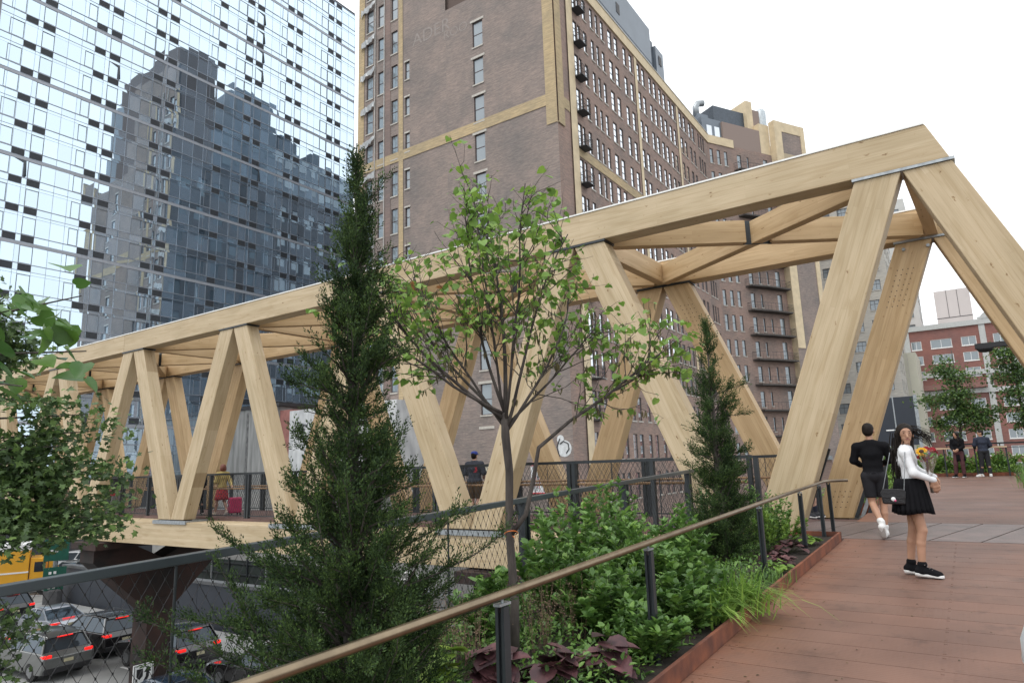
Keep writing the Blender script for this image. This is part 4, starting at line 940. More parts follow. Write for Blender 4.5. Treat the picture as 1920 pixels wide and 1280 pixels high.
def low_buildings():
    # concrete faced building left of the brick block
    B = empty('concrete_building', (-54, 40.2, -6), label='low weathered concrete walled building beyond the bridge with graffiti along its base', cat='building')
    ST = mat('streaked_concrete', (.34, .34, .33), .9, col2=(.20, .20, .195), nscale=1.2, stretch=(1.6, 1, .25), detail=10, bump=.2)
    M = MB(); M.bb(-13.8, -.2, 0, 12, 0, 13.9); M.build('wall', ST, B, bevel=.02); M = MB(); M.bb(1.6, 15.3, .02, 12, 0, 13.3)
    M.build('wall', mat('whitewashed_wall', (.62, .63, .63), .9, col2=(.42, .43, .44), nscale=1.4, stretch=(1.3, 1, .4), detail=10), B)
    M = MB(); M.bb(-.2, 1.6, .3, 12, 0, 13.5); M.build('red_wall', mat('faded_red_wall', (.34, .15, .13), .9, nscale=2), B)
    M = MB(); M.bb(-14, .2, -.15, 12, 13.9, 14.25); M.build('coping', DSASH, B)
    for x in (-9.6, -5.0): M = MB(); M.bb(x, x+.35, -.03, 0, .2, 13.6); M.build('dark_streak', mat('drip_stain', (.08, .08, .08), .9, nscale=6, stretch=(1, 1, .3), col2=(.22, .22, .215)), B)
    for i, x in enumerate((3.4, 5.2, 7.2, 9.3, 11.2, 13.2)):
        M = MB(); rn = random.Random(i); z = 9.5+rn.uniform(-.5, 2.2); M.tube([(x+rn.uniform(-.8, .8), -.02, z+rn.uniform(-.9, .9)) for _ in range(9)], .09, 4); M.build('graffiti', mat('grey_spray', (.16, .17, .18), .8), B)
    D = empty('satellite_dish', (-57.6, 40.5, 8.25), label='white satellite dish on the roof edge of the concrete building', cat='satellite dish')
    M = MB(); M.lathe((0, 0, 0), [(.02, 0), (.3, .05), (.48, .16), (.5, .18), (.3, .09), (.02, .05)], 18); o = M.build('dish', WHITE, D, smooth=True); o.rotation_euler = (R(80), 0, R(20)); o.location = (0, -.2, .75)
    M = MB(); M.tube([(0, 0, 0), (0, 0, .6), (0, -.15, .75)], .04, 6); M.build('mast', GALV, D)
    # graffiti wall under the bridge
    B = empty('graffiti_wall', (-34, 30, -6), label='grey wall covered in spray painted lettering seen under the bridge', cat='wall')
    M = MB(); M.bb(-22, 8.5, 0, .4, 0, 6.3); M.build('wall', CONC, B)
    cols = [(.03, .03, .035), (.20, .33, .45), (.62, .64, .66), (.03, .03, .03), (.12, .2, .3)]
    rn = random.Random(5)
    for i in range(40):
        x = -18+i*.62; c = cols[rn.randrange(5)]; z = rn.uniform(2.4, 2.9); M = MB(); s = rn.uniform(.35, .6)
        pts = [(x+s*.5*math.cos(t*1.9+i), -.015, z+s*.8*math.sin(t*1.3+i*2)) for t in np.linspace(0, 4.5, 12)]
        M.tube(pts, .03 if i % 3 else .09, 4); M.build('spray_letter', mat('spray_%d' % cols.index(c), c, .8), B)
    # green hoarding on a kerb
    B = empty('construction_hoarding', (-41, 27.2, -6), label='dark green screened construction fence on a white kerb behind the street', cat='fence')
    GR = mat('green_screen', (.018, .030, .026), .8, col2=(.008, .013, .012), nscale=1.5)
    M = MB(); M.bb(-8, 14, 0, .06, .55, 2.15); M.build('screen', GR, B)
    for k in range(12): x = -7.9+k*1.95; M = MB(); M.bb(x-.04, x+.04, -.1, -.003, .4, 2.3); M.build('post', GALV if k % 3 == 0 else STEEL, B)
    for z in (1.3, 1.95): M = MB(); M.bb(-8, 14, -.06, -.003, z-.04, z+.04); M.build('rail', STEEL, B)
    M = MB(); M.bb(-8, 14, -.35, .3, -.1, .5); M.build('kerb', CONC, B)
    # dark parapet along the sunken lane
    B = empty('dark_parapet', (-38, 20.7, -6), label='long low charcoal painted parapet wall behind the queue of cars', cat='wall')
    PW = mat('charcoal_panel', (.052, .062, .082), .6, nscale=.7, var=.15)
    for k in range(6): M = MB(); M.bb(-11.2+k*3.8, -7.43+k*3.8, 0, .35, 0, 2.15); M.build('panel', PW, B)
    M = MB(); M.bb(-11.3, 11.7, -.06, .42, 2.15, 2.3); M.build('coping', mat('grey_coping', (.16, .17, .18), .7), B)
    # far low brick buildings
    def low(nm, x0, x1, y, z1, lab, m, rows=2):
        B = empty(nm, (x0, y, -6), label=lab, cat='building'); n = int((x1-x0)/2.2)
        hs = [(1+i*2.2, 2.2+i*2.2, 1.6+r*3.6, 3.5+r*3.6) for i in range(n-1) for r in range(rows)]; hs = [h for h in hs if h[3] < z1+5]
        facade('wall', B, (0, 0, 0), (1, 0, 0), x1-x0, z1+6, hs, m); put_windows(B, (0, 0, 0), (1, 0, 0), hs, (DSASH, PANE, STONE), limit=40)
        M = MB(); M.bb(0, x1-x0, .3, 8, 0, z1+5.9); M.build('core', m, B); M = MB(); M.bb(-.1, x1-x0+.1, -.25, .2, z1+6, z1+6.5); M.build('cornice', GALV, B)
    low('low_brick_building', -38, -14.5, 92, 1.1, 'low red brick building beyond the far end of the bridge railing', BRICKR)
low_buildings()

def far_buildings():
    # cream office block: front faces us, long blank side to the right
    B = empty('cream_building', (-20.5, 115, -6), label='cream office block with ribbon windows seen between the two big struts', cat='building')
    CB = mat_brick('cream_masonry', (.47, .46, .42), (.45, .44, .40), (.43, .42, .38), stain=.15, tint2=(1.05,1.03,1.0), bw=1.2, rh=.45)
    W = 13.2; hs = []
    for r in range(13):
        z = 7.6+3.12*r
        for (a, b) in ((1.0, 3.2), (4.3, 6.3), (7.4, 9.2), (10.4, 12.2)): hs.append((a, b, z, z+1.6))
    facade('wall', B, (0, 0, 0), (1, 0, 0), W, 47, hs, CB); put_windows(B, (0, 0, 0), (1, 0, 0), hs, (DSASH, PANE, STONE), mull=(.35, .68), rails=(.6,), limit=60)
    hs2 = [(y, y+1.4, z, z+1.7) for y in (1.5, 4.5, 8.0) for z in np.arange(7.6, 44, 3.12)]
    facade('side_wall', B, (W, 0, 0), (0, 1, 0), 12, 47, hs2, CB); put_windows(B, (W, 0, 0), (0, 1, 0), hs2, (DSASH, PANE, STONE), limit=40)
    M = MB(); M.bb(.3, W-.3, .3, 11.8, 0, 46.8); M.build('core', CB, B)
    B = empty('cream_low_wing', (-8.2, 128, -6), label='plain cream side wall with drain lines left of the red brick building', cat='building')
    M = MB(); M.bb(-4, 2.6, 0, 30, 0, 24); M.build('wall', mat('cream_render', (.58, .56, .46), .85, var=.12, nscale=.3), B)
    for y in range(6): M = MB(); M.bb(2.6, 2.64, 1+y*5, 1.1+y*5, .2, 23.8); M.build('joint', STONE, B)
    for x in (-2.4, -.4, 1.3): M = MB(); M.bb(x, x+.08, -.04, -.002, .2, 23.8); M.build('joint', STONE, B)
    PALE = mat('pale_grey_masonry', (.52, .52, .50), .85, var=.1, nscale=.4)
    B = empty('pale_slim_building', (-16.2, 150, -6), label='pale grey grid fronted building rising behind the cream office block', cat='building')
    hs = [(a, a+1.5, z, z+2.0) for a in (1, 3.6, 6.2, 8.8) for z in np.arange(20, 56, 3.4)]
    facade('wall', B, (0, 0, 0), (1, 0, 0), 11.3, 58, hs, PALE); put_windows(B, (0, 0, 0), (1, 0, 0), hs, (DSASH, PANE, STONE), limit=50)
    hs = [(a, a+1.5, z, z+2.0) for a in (1, 3.8, 6.6, 9.4) for z in np.arange(20, 56, 3.4)]
    facade('side_wall', B, (11.3, 0, 0), (0, 1, 0), 12, 58, hs, PALE); put_windows(B, (11.3, 0, 0), (0, 1, 0), hs, (DSASH, PANE, STONE), limit=50)
    M = MB(); M.bb(.3, 11, .3, 11.7, 0, 57.8); M.build('core', PALE, B)
    # red brick apartments
    B = empty('red_apartment_building', (-7.6, 140, -6), label='red brick apartment building with pale stone piers and an arched gable', cat='building')
    RB = mat_brick('fresh_red_brick', (.27, .14, .125), (.235, .125, .112), (.27, .165, .15), stain=.2)
    W = 40.; H = 29.3; hs = []
    cols = [(1.0, 2.6), (4.0, 7.2), (8.6, 10.8), (13.2, 15.2), (16.6, 19.6), (22, 24.5), (26, 29), (31, 34), (36, 39)]
    for r in range(10):
        z = H-3.5-2.72*r
        if z < 2: break
        if r == 3: continue
        for (a, b) in cols: hs.append((a, b, z, z+1.55))
    facade('wall', B, (0, 0, 0), (1, 0, 0), W, H, hs, RB, rev=.15); put_windows(B, (0, 0, 0), (1, 0, 0), hs, (WHITE, PANE, WHITE), rev=.08, mull=(.5,), rails=(), limit=100, fr=.09)
    LS = mat('pale_limestone', (.50, .51, .50), .8, var=.12)
    for (x, z0, z1) in ((0, 0, H), (11.4, 8, H+1.2), (15.5, 14, H+.6), (20.6, 8, H+1), (30, 0, H)): M = MB(); M.bb(x-.05, x+.85, -.14, .1, z0, z1); M.build('pier', LS, B)
    for z, t in ((H-8.7, .8), (H-11.9, .8), (H-.1, .9)): M = MB(); M.bb(-.2, W, -.3, .2, z, z+t); M.build('stone_course', LS, B)
    M = MB(); M.bb(0, 11.3, -1.2, -.31, H-11, H-10.1); M.build('balcony', RB, B)
    M = MB(); n = 14; arc = [(16.3+4.6*math.cos(math.pi*(1-i/n)), H+.8+2.0*math.sin(math.pi*i/n)) for i in range(n+1)]; M.prism(arc, 'y', -.35, .6); M.build('arched_gable', LS, B)
    M = MB(); M.bb(.2, W-.2, .25, 14, 0, H-.1); M.build('core', RB, B); facade('side_wall', B, (0, 14, 0), (0, -1, 0), 14, H, [], RB)
    M = MB(); M.bb(11.5, 14.5, 1, 1.2, H+.8, H+1.1); M.build('roof_edge', LS, B)
    B = empty('pink_tower', (-2.9, 200, -6), label='blank pinkish concrete tower top rising behind the red brick building', cat='building')
    PK = mat('pink_concrete', (.58, .53, .51), .85, var=.08, nscale=.2)
    M = MB(); M.bb(0, 7.6, 0, 7, 0, 48.2); M.build('shaft', PK, B)
    for x in (2.6, 4.9): M = MB(); M.bb(x, x+.09, -.05, -.002, 41, 48.1); M.build('joint', DSASH, B)
    for z in (41, 34.5): M = MB(); M.bb(-.02, 7.62, -.06, -.003, z, z+.14); M.build('joint', DSASH, B)
    B = empty('billboard', (-5.6, 60, .9), label='big dark slate billboard panel with one pale seam behind the man in black', cat='billboard')
    M = MB(); M.bb(-.9, 1.1, 0, .25, 1.4, 5.0) if False else M.bb(-1.2, .95, 0, .25, 1.3, 5.0); M.bb(1.05, 2.4, 0, .25, 1.3, 5.02); M.build('panel', mat('slate_panel', (.018, .024, .036), .45, var=.1), B)
    M = MB(); M.bb(.96, 1.04, -.02, .27, 1.2, 5.1); M.build('seam', GALV, B); M = MB(); M.bb(2.4, 2.62, -.05, .3, 1.1, 5.1); M.build('edge_post', GALV, B)
    for x in (-.8, 1.7): M = MB(); M.bb(x-.12, x+.12, .05, .3, -6.9, 1.25); M.build('post', STEEL, B)
    M = MB(); M.bb(-1.3, 2.6, -.2, .4, .95, 1.08); M.bb(-1.3, 2.6, -.2, .4, .6, .68); M.build('catwalk', GALV, B)
far_buildings()
# ------------------------------------------------------------------ vehicles
TYRE = mat('tyre_rubber', (.02, .02, .02), .85); RIM = mat('alloy_rim', (.35, .36, .37), .35, .8)
CGL = mat_glass('car_glass', (.02, .024, .028), (.7, .8, .9), lo=.05, hi=.42, pw=2.5)
TAIL = mat('lit_tail_lamp', (1, .02, .015), .3, var=0, emit=.55); HEADL = mat('head_lamp', (.6, .62, .65), .15, var=.05)
PLATE = mat('number_plate', (.50, .46, .30), .5)
def arch(cx, r, z0, n=8): return [(cx+r*math.cos(math.pi*(i/n)), z0+r*math.sin(math.pi*(i/n))) for i in range(n+1)]
def car(label, loc, rz, paint, kind='suv', lit=True, group='cars queuing on the street below', plate=True):
    B = empty('parked_car' if not lit else 'queuing_car', loc, rz, label, 'car', group)
    if kind == 'suv':
        L, W, H, belt = 4.6, 1.88, 1.66, 1.04; wx = 1.36
        prof = [(2.28, .5), (2.27, .74), (2.12, .90), (1.2, 1.0), (.85, belt), (-2.12, belt+.04), (-2.28, .88), (-2.30, .5), (-2.2, .32)]
        cab = [(-2.1, 1.0), (.95, -.05)]; roof = (-1.78, .12)
    else:
        L, W, H, belt = 4.65, 1.82, 1.40, .88; wx = 1.40
        prof = [(2.3, .42), (2.28, .60), (2.1, .74), (1.1, .84), (.8, belt), (-1.2, belt+.06), (-1.75, belt+.08), (-2.24, belt+.02), (-2.32, .70), (-2.30, .42), (-2.2, .3)]
        cab = [(-1.75, 1.0), (.9, 0)]; roof = (-.85, .05)
    bot = [(-wx-.42, .28)]+list(reversed(arch(-wx, .37, .30)))+list(reversed(arch(wx, .37, .30)))+[(wx+.42, .28)]
    poly = prof+bot; n = len(poly); M = MB(); V = []
    cx, cz = 0, .62
    for y, k in ((-W/2, .955), (-W/2+.07, 1.), (W/2-.07, 1.), (W/2, .955)):
        V += [(cx+(x-cx)*(1-(1-k)*.45), y*(1 if z < .9 else .97), cz+(z-cz)*(k if z > .5 else 1)) for x, z in poly]
    F = [tuple(range(n))[::-1], tuple(range(3*n, 4*n))]
    for j in range(3): F += [(j*n+i, j*n+(i+1) % n, (j+1)*n+(i+1) % n, (j+1)*n+i) for i in range(n)]
    M.add(V, F); body = M.build('body', paint, B, bevel=.085, smooth=False)
    # cabin
    x0, x1 = cab[0][0], cab[1][0]; r0, r1 = roof; yb, yt = W/2-.06, W/2-.27
    M = MB(); zb = belt+.0; V = [(x0, -yb, zb), (x1, -yb, zb-.03), (x1, yb, zb-.03), (x0, yb, zb), (r0, -yt, H-.05), (r1, -yt, H-.04), (r1, yt, H-.04), (r0, yt, H-.05)]
    M.add(V, [(0, 1, 5, 4), (1, 2, 6, 5), (2, 3, 7, 6), (3, 0, 4, 7), (4, 5, 6, 7)]); M.build('windows', CGL, B, bevel=.06)
    M = MB(); pr = [(r0-.10, H-.075), (r0, H-.02), ((r0+r1)/2, H+.02), (r1, H-.015), (r1+.08, H-.06)]
    V = [(x, y*(1 if abs(y) < yt else 1), z-(.035 if abs(y) > yt-.1 else 0)) for y in (-yt-.02, -yt+.12, yt-.12, yt+.02) for x, z in pr]
    M.add(V, [(j*5+i, j*5+i+1, j*5+6+i, j*5+5+i) for j in range(3) for i in range(4)]); rf = M.build('roof', paint, B, smooth=True); md = rf.modifiers.new('s', 'SOLIDIFY'); md.thickness = .04
    def L3(a, b, t): return tuple(a[i]+(b[i]-a[i])*t for i in range(3))
    for s in (-1, 1):
        for (p, q, w) in (((x0, s*(yb+.004), zb), (r0, s*(yt+.004), H-.05), .12), ((x1, s*(yb+.004), zb-.03), (r1, s*(yt+.004), H-.04), .07), (((x0+x1)/2+.1, s*(yb+.006), zb), ((r0+r1)/2+.1, s*(yt+.006), H-.04), .06)):
            M = MB(); M.beam(p, q, w, .03, (0, 1, 0)); M.build('pillar', paint, B)
        M = MB(); M.box((x1-.15, s*(W/2+.07), belt+.06), (.12, .18, .13)); M.build('mirror', paint, B, bevel=.03)
        for x in (-wx, wx):
            M = MB(); M.tube([(x, s*(W/2-.21), .335), (x, s*(W/2-.01), .335)], .335, 20); wheel = M.build('wheel', TYRE, B, bevel=.02)
            M = MB(); M.tube([(x, s*(W/2-.02), .335), (x, s*(W/2+.005), .335)], .21, 12); M.build('rim', RIM, wheel)
        if kind == 'suv':
            M = MB(); M.box((-2.25, s*.74, .95), (.10, .27, .11)); M.box((-2.16, s*.895, .96), (.22, .05, .09))
            M.build('tail_light', TAIL if lit else mat('tail_lamp_off', (.25, .02, .02), .3), B, bevel=.02)
        else:
            M = MB(); M.box((-2.27, s*.68, .82), (.09, .30, .10)); M.box((-2.17, s*.86, .83), (.22, .06, .08)); M.build('tail_light', TAIL if lit else mat('tail_lamp_off', (.25, .02, .02), .3), B, bevel=.02)
        M = MB(); M.box((2.2, s*.68, .74 if kind == 'suv' else .64), (.14, .38, .13)); M.build('headlight', HEADL, B, bevel=.02)
    z = H-.10 if kind == 'suv' else belt+.085
    x = r0-.12 if kind == 'suv' else -2.0
    M = MB(); M.box((x, 0, z), (.05, .55, .035)); M.build('brake_light', TAIL if lit else TYRE, B)
    M = MB(); M.box((-2.315, 0, .72), (.02, .34, .12)); M.build('licence_plate', PLATE if plate else WHITE, B)
    M = MB(); M.box((-2.27, 0, .42), (.12, W-.14, .2)); M.box((2.25, 0, .42), (.1, W-.2, .2)); M.build('bumper', mat('black_trim', (.02, .02, .022), .5), B, bevel=.02)
    if kind == 'suv':
        for s in (-1, 1): M = MB(); M.tube([(r0, s*(yt-.03), H+.03), (r1, s*(yt-.03), H+.03)], .018, 6); M.build('roof_rack', STEEL, B)
    return B
GREY = mat('car_grey_metal', (.20, .205, .20), .28, .6, var=.05, coat=.6); BLK = mat('car_black', (.012, .011, .012), .2, 0, var=.05, coat=1)
SILV = mat('car_silver', (.42, .44, .48), .28, .65, var=.05, coat=.6); CWH = mat('car_white', (.70, .71, .72), .25, var=.03, coat=.5)
H0 = math.pi
car('grey sports utility car with lit brake lamps, nearest to the rusty column on its left', (-32.6, 13.1, -6), H0+R(3), GREY)
car('black sports utility car with lit brake lamps directly left of the rusty column', (-34.0, 16.0, -6), H0+R(2), BLK)
car('silver two door car with red tail lamps near the pale pavement', (-39.8, 16.2, -6), H0+R(4), SILV, 'sedan')
car('silver car mostly hidden behind the leaves at the bottom left edge', (-38.6, 12.6, -6), H0, SILV, 'sedan')
car('black sports utility car cut by the left edge behind the silver two door car', (-46.2, 16.2, -6), H0+R(3), BLK)
car('black sports utility car just right of the rusty column with lit lamps', (-28.6, 16.2, -6), H0+R(2), BLK)
car('dark blue car at the bottom frame edge overlapping the foot of the rusty column', (-22.3, 12.7, -6), H0, mat('car_dark_blue', (.03, .05, .08), .25, .3, coat=.8), 'sedan')
car('shiny black car partly behind the juniper right of the column', (-22.4, 16.4, -6), H0, BLK, 'sedan')
car('white car facing the street beside the yellow truck', (-64, 27.6, -6), R(-65), CWH, 'suv', False, 'cars parked beyond the crossing')
car('dark silver car in front of the white one beside the yellow truck', (-59.2, 25.4, -6), R(-65), GREY, 'sedan', False, 'cars parked beyond the crossing')
def truck():
    B = empty('yellow_truck', (-55.6, 19.2, -6), R(67), 'yellow box truck with a white roof and white stripe at the left edge', 'truck')
    YP = mat('yellow_truck_paint', (.72, .36, .02), .4, var=.08, nscale=.8, coat=.3)
    M = MB(); M.bb(-5.5, 1.9, -1.2, 1.2, .75, 3.0); M.build('cargo_box', YP, B, bevel=.04)
    M = MB(); M.bb(-5.55, 1.95, -1.23, 1.23, 3.0, 3.45); M.build('roof', WHITE, B, bevel=.06)
    for z in (1.55,): M = MB(); M.bb(-5.5, 1.9, -1.225, -1.203, z, z+.1); M.bb(-5.5, 1.9, 1.203, 1.225, z, z+.1); M.build('stripe', WHITE, B)
    M = MB(); M.bb(-5.5, 1.9, -1.22, 1.22, .6, .74); M.build('sill', WHITE, B)
    M = MB(); M.prism([(1.95, .6), (3.9, .6), (3.95, 1.3), (3.6, 1.5), (3.2, 2.4), (1.95, 2.5)], 'y', -1.1, 1.1); M.build('cab', YP, B, bevel=.05)
    M = MB(); M.bb(2.2, 3.0, -1.12, 1.12, 1.55, 2.2); M.build('windows', CGL, B)
    for s in (-1, 1):
        for x in (-3.8, 2.9):
            M = MB(); M.tube([(x, s*.85, .5), (x, s*1.15, .5)], .5, 18); wh = M.build('wheel', TYRE, B); M = MB(); M.tube([(x, s*1.14, .5), (x, s*1.17, .5)], .26, 10); M.build('rim', RIM, wh)
        M = MB(); M.box((2.9, s*1.38, 2.0), (.12, .3, .5)); M.build('mirror', mat('orange_mirror', (.6, .22, .02), .4), B)
truck()
def trailer():
    B = empty('flat_trailer', (-28.6, 31.0, -6), R(-14), 'white wheeled flat trailer loaded with dark gear seen under the bridge', 'trailer')
    M = MB(); M.bb(-3.2, 2.6, -1, 1, .75, .95); M.beam((2.6, -.9, .85), (4.2, 0, .7), .1, .12); M.beam((2.6, .9, .85), (4.2, 0, .7), .1, .12); M.build('frame', GALV, B)
    for s in (-1, 1):
        for x in (-.45, .45): M = MB(); M.tube([(x, s*1.02, .36), (x, s*1.28, .36)], .36, 18); wh = M.build('wheel', TYRE, B); M = MB(); M.tube([(x, s*1.27, .36), (x, s*1.3, .36)], .2, 10); M.build('rim', RIM, wh)
        M = MB(); M.prism([(-1.0, .55), (-.8, .82), (.8, .82), (1.0, .55), (1.0, .62), (.85, .9), (-.85, .9), (-1.0, .62)], 'y', s*1.02-.14+.14*s, s*1.02+.14+.14*s); M.build('mudguard', WHITE, B)
    M = MB(); M.bb(-2.6, -1.2, -.8, .8, .96, 1.7); M.bb(-.9, 1.9, -.8, .8, .96, 1.25); M.build('load', BLACK, B, bevel=.05)
    M = MB(); M.tube([(-1, -.9, .96), (-.8, -.9, 1.7), (1.9, -.9, 1.7), (2.4, -.9, 1.2)], .05, 6); M.tube([(0, -.9, 1.25), (1.9, -.9, 1.45)], .05, 6); M.build('guard_rail', WHITE, B)
trailer()
def street_furniture():
    B = empty('signal_pole', (-48.3, 19.85, -6), 0, 'grey street pole with dark green street signs standing on a concrete base', 'street pole')
    M = MB(); M.tube([(0, 0, 0), (0, 0, 5.9)], .14, 10); M.tube([(0, 0, 5.3), (-.9, -.6, 5.75), (-2.2, -1.6, 5.9)], .06, 6); M.build('pole', GALV, B, smooth=True)
    M = MB(); M.lathe((0, 0, 0), [(.55, 0), (.55, .9), (.4, 1.0), (.01, 1.0)], 8); M.build('base', mat('dark_base', (.12, .12, .125), .8), B)
    GS = mat('green_sign', (.005, .10, .065), .5)
    for (z, w, h) in ((3.35, 1.3, 1.3), (2.05, 1.2, .55), (1.2, 1.0, .5)):
        o = Matrix.Rotation(R(70), 4, 'Z'); M = MB(); M.box((.25, -.1, z), (.05, w, h), rz=R(-18)); s = M.build('sign', GS, B)
        M = MB()
        for k in range(3): M.box((.29, -.38+k*.27, z-.05), (.02, .14, .16), rz=R(-18))
        M.build('marking', WHITE, s)
    M = MB(); M.box((.0, -.25, 4.3), (.35, .35, .9)); M.build('signal_head', mat('signal_yellow', (.55, .25, .03), .5), B)
    # keep right sign hung on the steel column
    B = empty('keep_right_sign', (-25.37, 13.55, -5.35), 0, 'white keep right sign with black arrow mounted low on the rusty column', 'sign')
    M = MB(); M.bb(-.02, .02, -.36, .36, -.45, .45); M.build('plate', mat('sign_white', (.72, .73, .72), .4, var=.03), B, bevel=.01)
    M = MB()
    for (a, b, c, d) in ((-.33, .33, .40, .42), (-.33, .33, -.42, -.40), (-.33, -.31, -.42, .42), (.31, .33, -.42, .42)): M.bb(.021, .024, a, b, c, d)
    M.prism([(-.24, .30), (-.02, .30), (-.02, .05), (-.13, -.06), (-.24, .05)], 'x', .021, .026)
    M.prism([(.0, -.34), (.10, -.34), (.12, -.15), (.20, .0), (.20, .16), (.28, .16), (.15, .36), (.02, .16), (.10, .16), (.09, .02), (.01, -.12)], 'x', .021, .026)
    M.build('arrow_marking', BLACK, B)
    B = empty('street_lamp', (-3.75, 50, -6), 0, 'small pole lamp with curved neck in front of the dark billboard', 'street lamp')
    M = MB(); M.tube([(0, 0, 0), (0, 0, 8.9), (-.05, 0, 9.05), (-.3, 0, 9.1)], .05, 8); M.build('pole', GALV, B, smooth=True); M = MB(); M.box((-.45, 0, 9.08), (.45, .15, .08)); M.build('head', WHITE, B, bevel=.03)
    B = empty('deck_lamp', (1.65, 30.0, .6), 0, 'black flat headed lamp arm reaching in over the small trees at the right', 'lamp')
    M = MB(); M.bb(-1.05, .6, -.12, .12, 4.72, 4.9); M.build('arm', BLACK, B); M = MB(); M.lathe((-.75, 0, 4.56), [(.02, 0), (.2, .03), (.26, .12), (.26, .165), (.01, .165)], 16); M.build('lamp_head', BLACK, B)
    M = MB(); M.bb(.5, .62, -.06, .06, -.1, 4.72); M.build('pole', BLACK, B)
    # lift with worker far behind the bridge
    B = empty('scissor_lift', (-39.0, 41.2, -6), 0, 'small work lift carrying a worker in front of the brick block', 'work lift')
    M = MB(); M.bb(-.9, .9, -.5, .5, .2, .7); M.build('chassis', mat('lift_grey', (.4, .42, .44), .5), B)
    M = MB()
    for k in range(5): z = .7+k*1.05; M.beam((-.8, 0, z), (.8, 0, z+1.05), .08, .08); M.beam((.8, .06, z), (-.8, .06, z+1.05), .08, .08)
    M.build('scissor_arms', STEEL, B)
    M = MB(); M.bb(-.9, .9, -.5, .5, 5.95, 6.05)
    for z in (6.5, 7.05): 
        for y in (-.5, .5): M.beam((-.9, y, z), (.9, y, z), .04, .04)
    for x in (-.9, .9):
        for y in (-.5, .5): M.beam((x, y, 6.05), (x, y, 7.05), .04, .04, (0, 1, 0))
    M.build('platform', GALV, B)
    for x in (-.6, .6):
        for y in (-.5, .5): M = MB(); M.tube([(x, y-.08, .2), (x, y+.08, .2)], .2, 12); M.build('wheel', TYRE, B)
street_furniture()
# ------------------------------------------------------------------ plants
BARK = mat('dark_bark', (.095, .080, .070), .9, col2=(.04, .033, .03), nscale=18, stretch=(1, 1, .25), bump=.8)
G1 = mat('fresh_leaf', (.26, .40, .09), .5, col2=(.17, .30, .065), island=[(.55, .62, .6), (.9, .95, .8), (1.25, 1.2, 1.0)], trans=.35, nscale=6)
GB = mat('bluish_leaf', (.085, .17, .06), .45, col2=(.06, .13, .055), island=[(.6, .7, .8), (1, 1, 1), (1.3, 1.2, .8)], trans=.3, nscale=6)
GM = mat('plane_leaf', (.11, .18, .06), .5, col2=(.065, .115, .042), island=[(.5, .55, .55), (1, 1, 1), (1.9, 1.8, 1.4)], trans=.28, nscale=3)
GJ = mat('juniper_scale', (.062, .105, .040), .75, col2=(.030, .056, .026), island=[(.5, .5, .5), (1, 1, 1), (1.8, 1.7, 1.0)], trans=.12, spec=.15, nscale=5)
GS_ = mat('shrub_leaf', (.165, .30, .075), .45, col2=(.105, .21, .055), island=[(.55, .6, .6), (1, 1, 1), (1.45, 1.35, 1.0)], trans=.3, nscale=4)
GY = mat('bright_grass', (.30, .46, .10), .5, col2=(.12, .24, .05), island=[(.7, .8, .7), (1.2, 1.15, 1)], trans=.35, nscale=4)
HM = mat('maroon_leaf', (.115, .055, .060), .5, col2=(.055, .028, .034), island=[(.5, .5, .5), (1.1, 1, 1), (1.7, 1.45, 1.4)], trans=.1, nscale=14)
HG = mat('lime_leaf', (.30, .42, .07), .5, island=[(.7, .8, .8), (1.1, 1.1, 1)], trans=.3, nscale=8)
PODM = mat('seed_pod', (.20, .20, .09), .6, col2=(.13, .115, .055), island=[(.6, .55, .5), (1.2, 1.1, 1)], trans=.2)
DRY = mat('dry_seedhead', (.30, .22, .15), .8, col2=(.18, .125, .085), island=[(.5, .45, .4), (1.2, 1.1, 1.1)])
TWIG = mat('green_twig', (.07, .085, .035), .7)

def limb(p, d, length, r0, r1, n=7, wob=.08, lift=0., rn=random):
    pts = [Vector(p)]; d = Vector(d).normalized(); s = length/n
    for i in range(n):
        d = (d+Vector((rn.gauss(0, wob), rn.gauss(0, wob), rn.gauss(0, wob)+lift))).normalized(); pts.append(pts[-1]+d*s)
    return pts, [r0+(r1-r0)*i/n for i in range(n+1)]
def along(pts, t):
    f = t*(len(pts)-1); i = min(int(f), len(pts)-2); return pts[i].lerp(pts[i+1], f-i), (pts[i+1]-pts[i]).normalized()

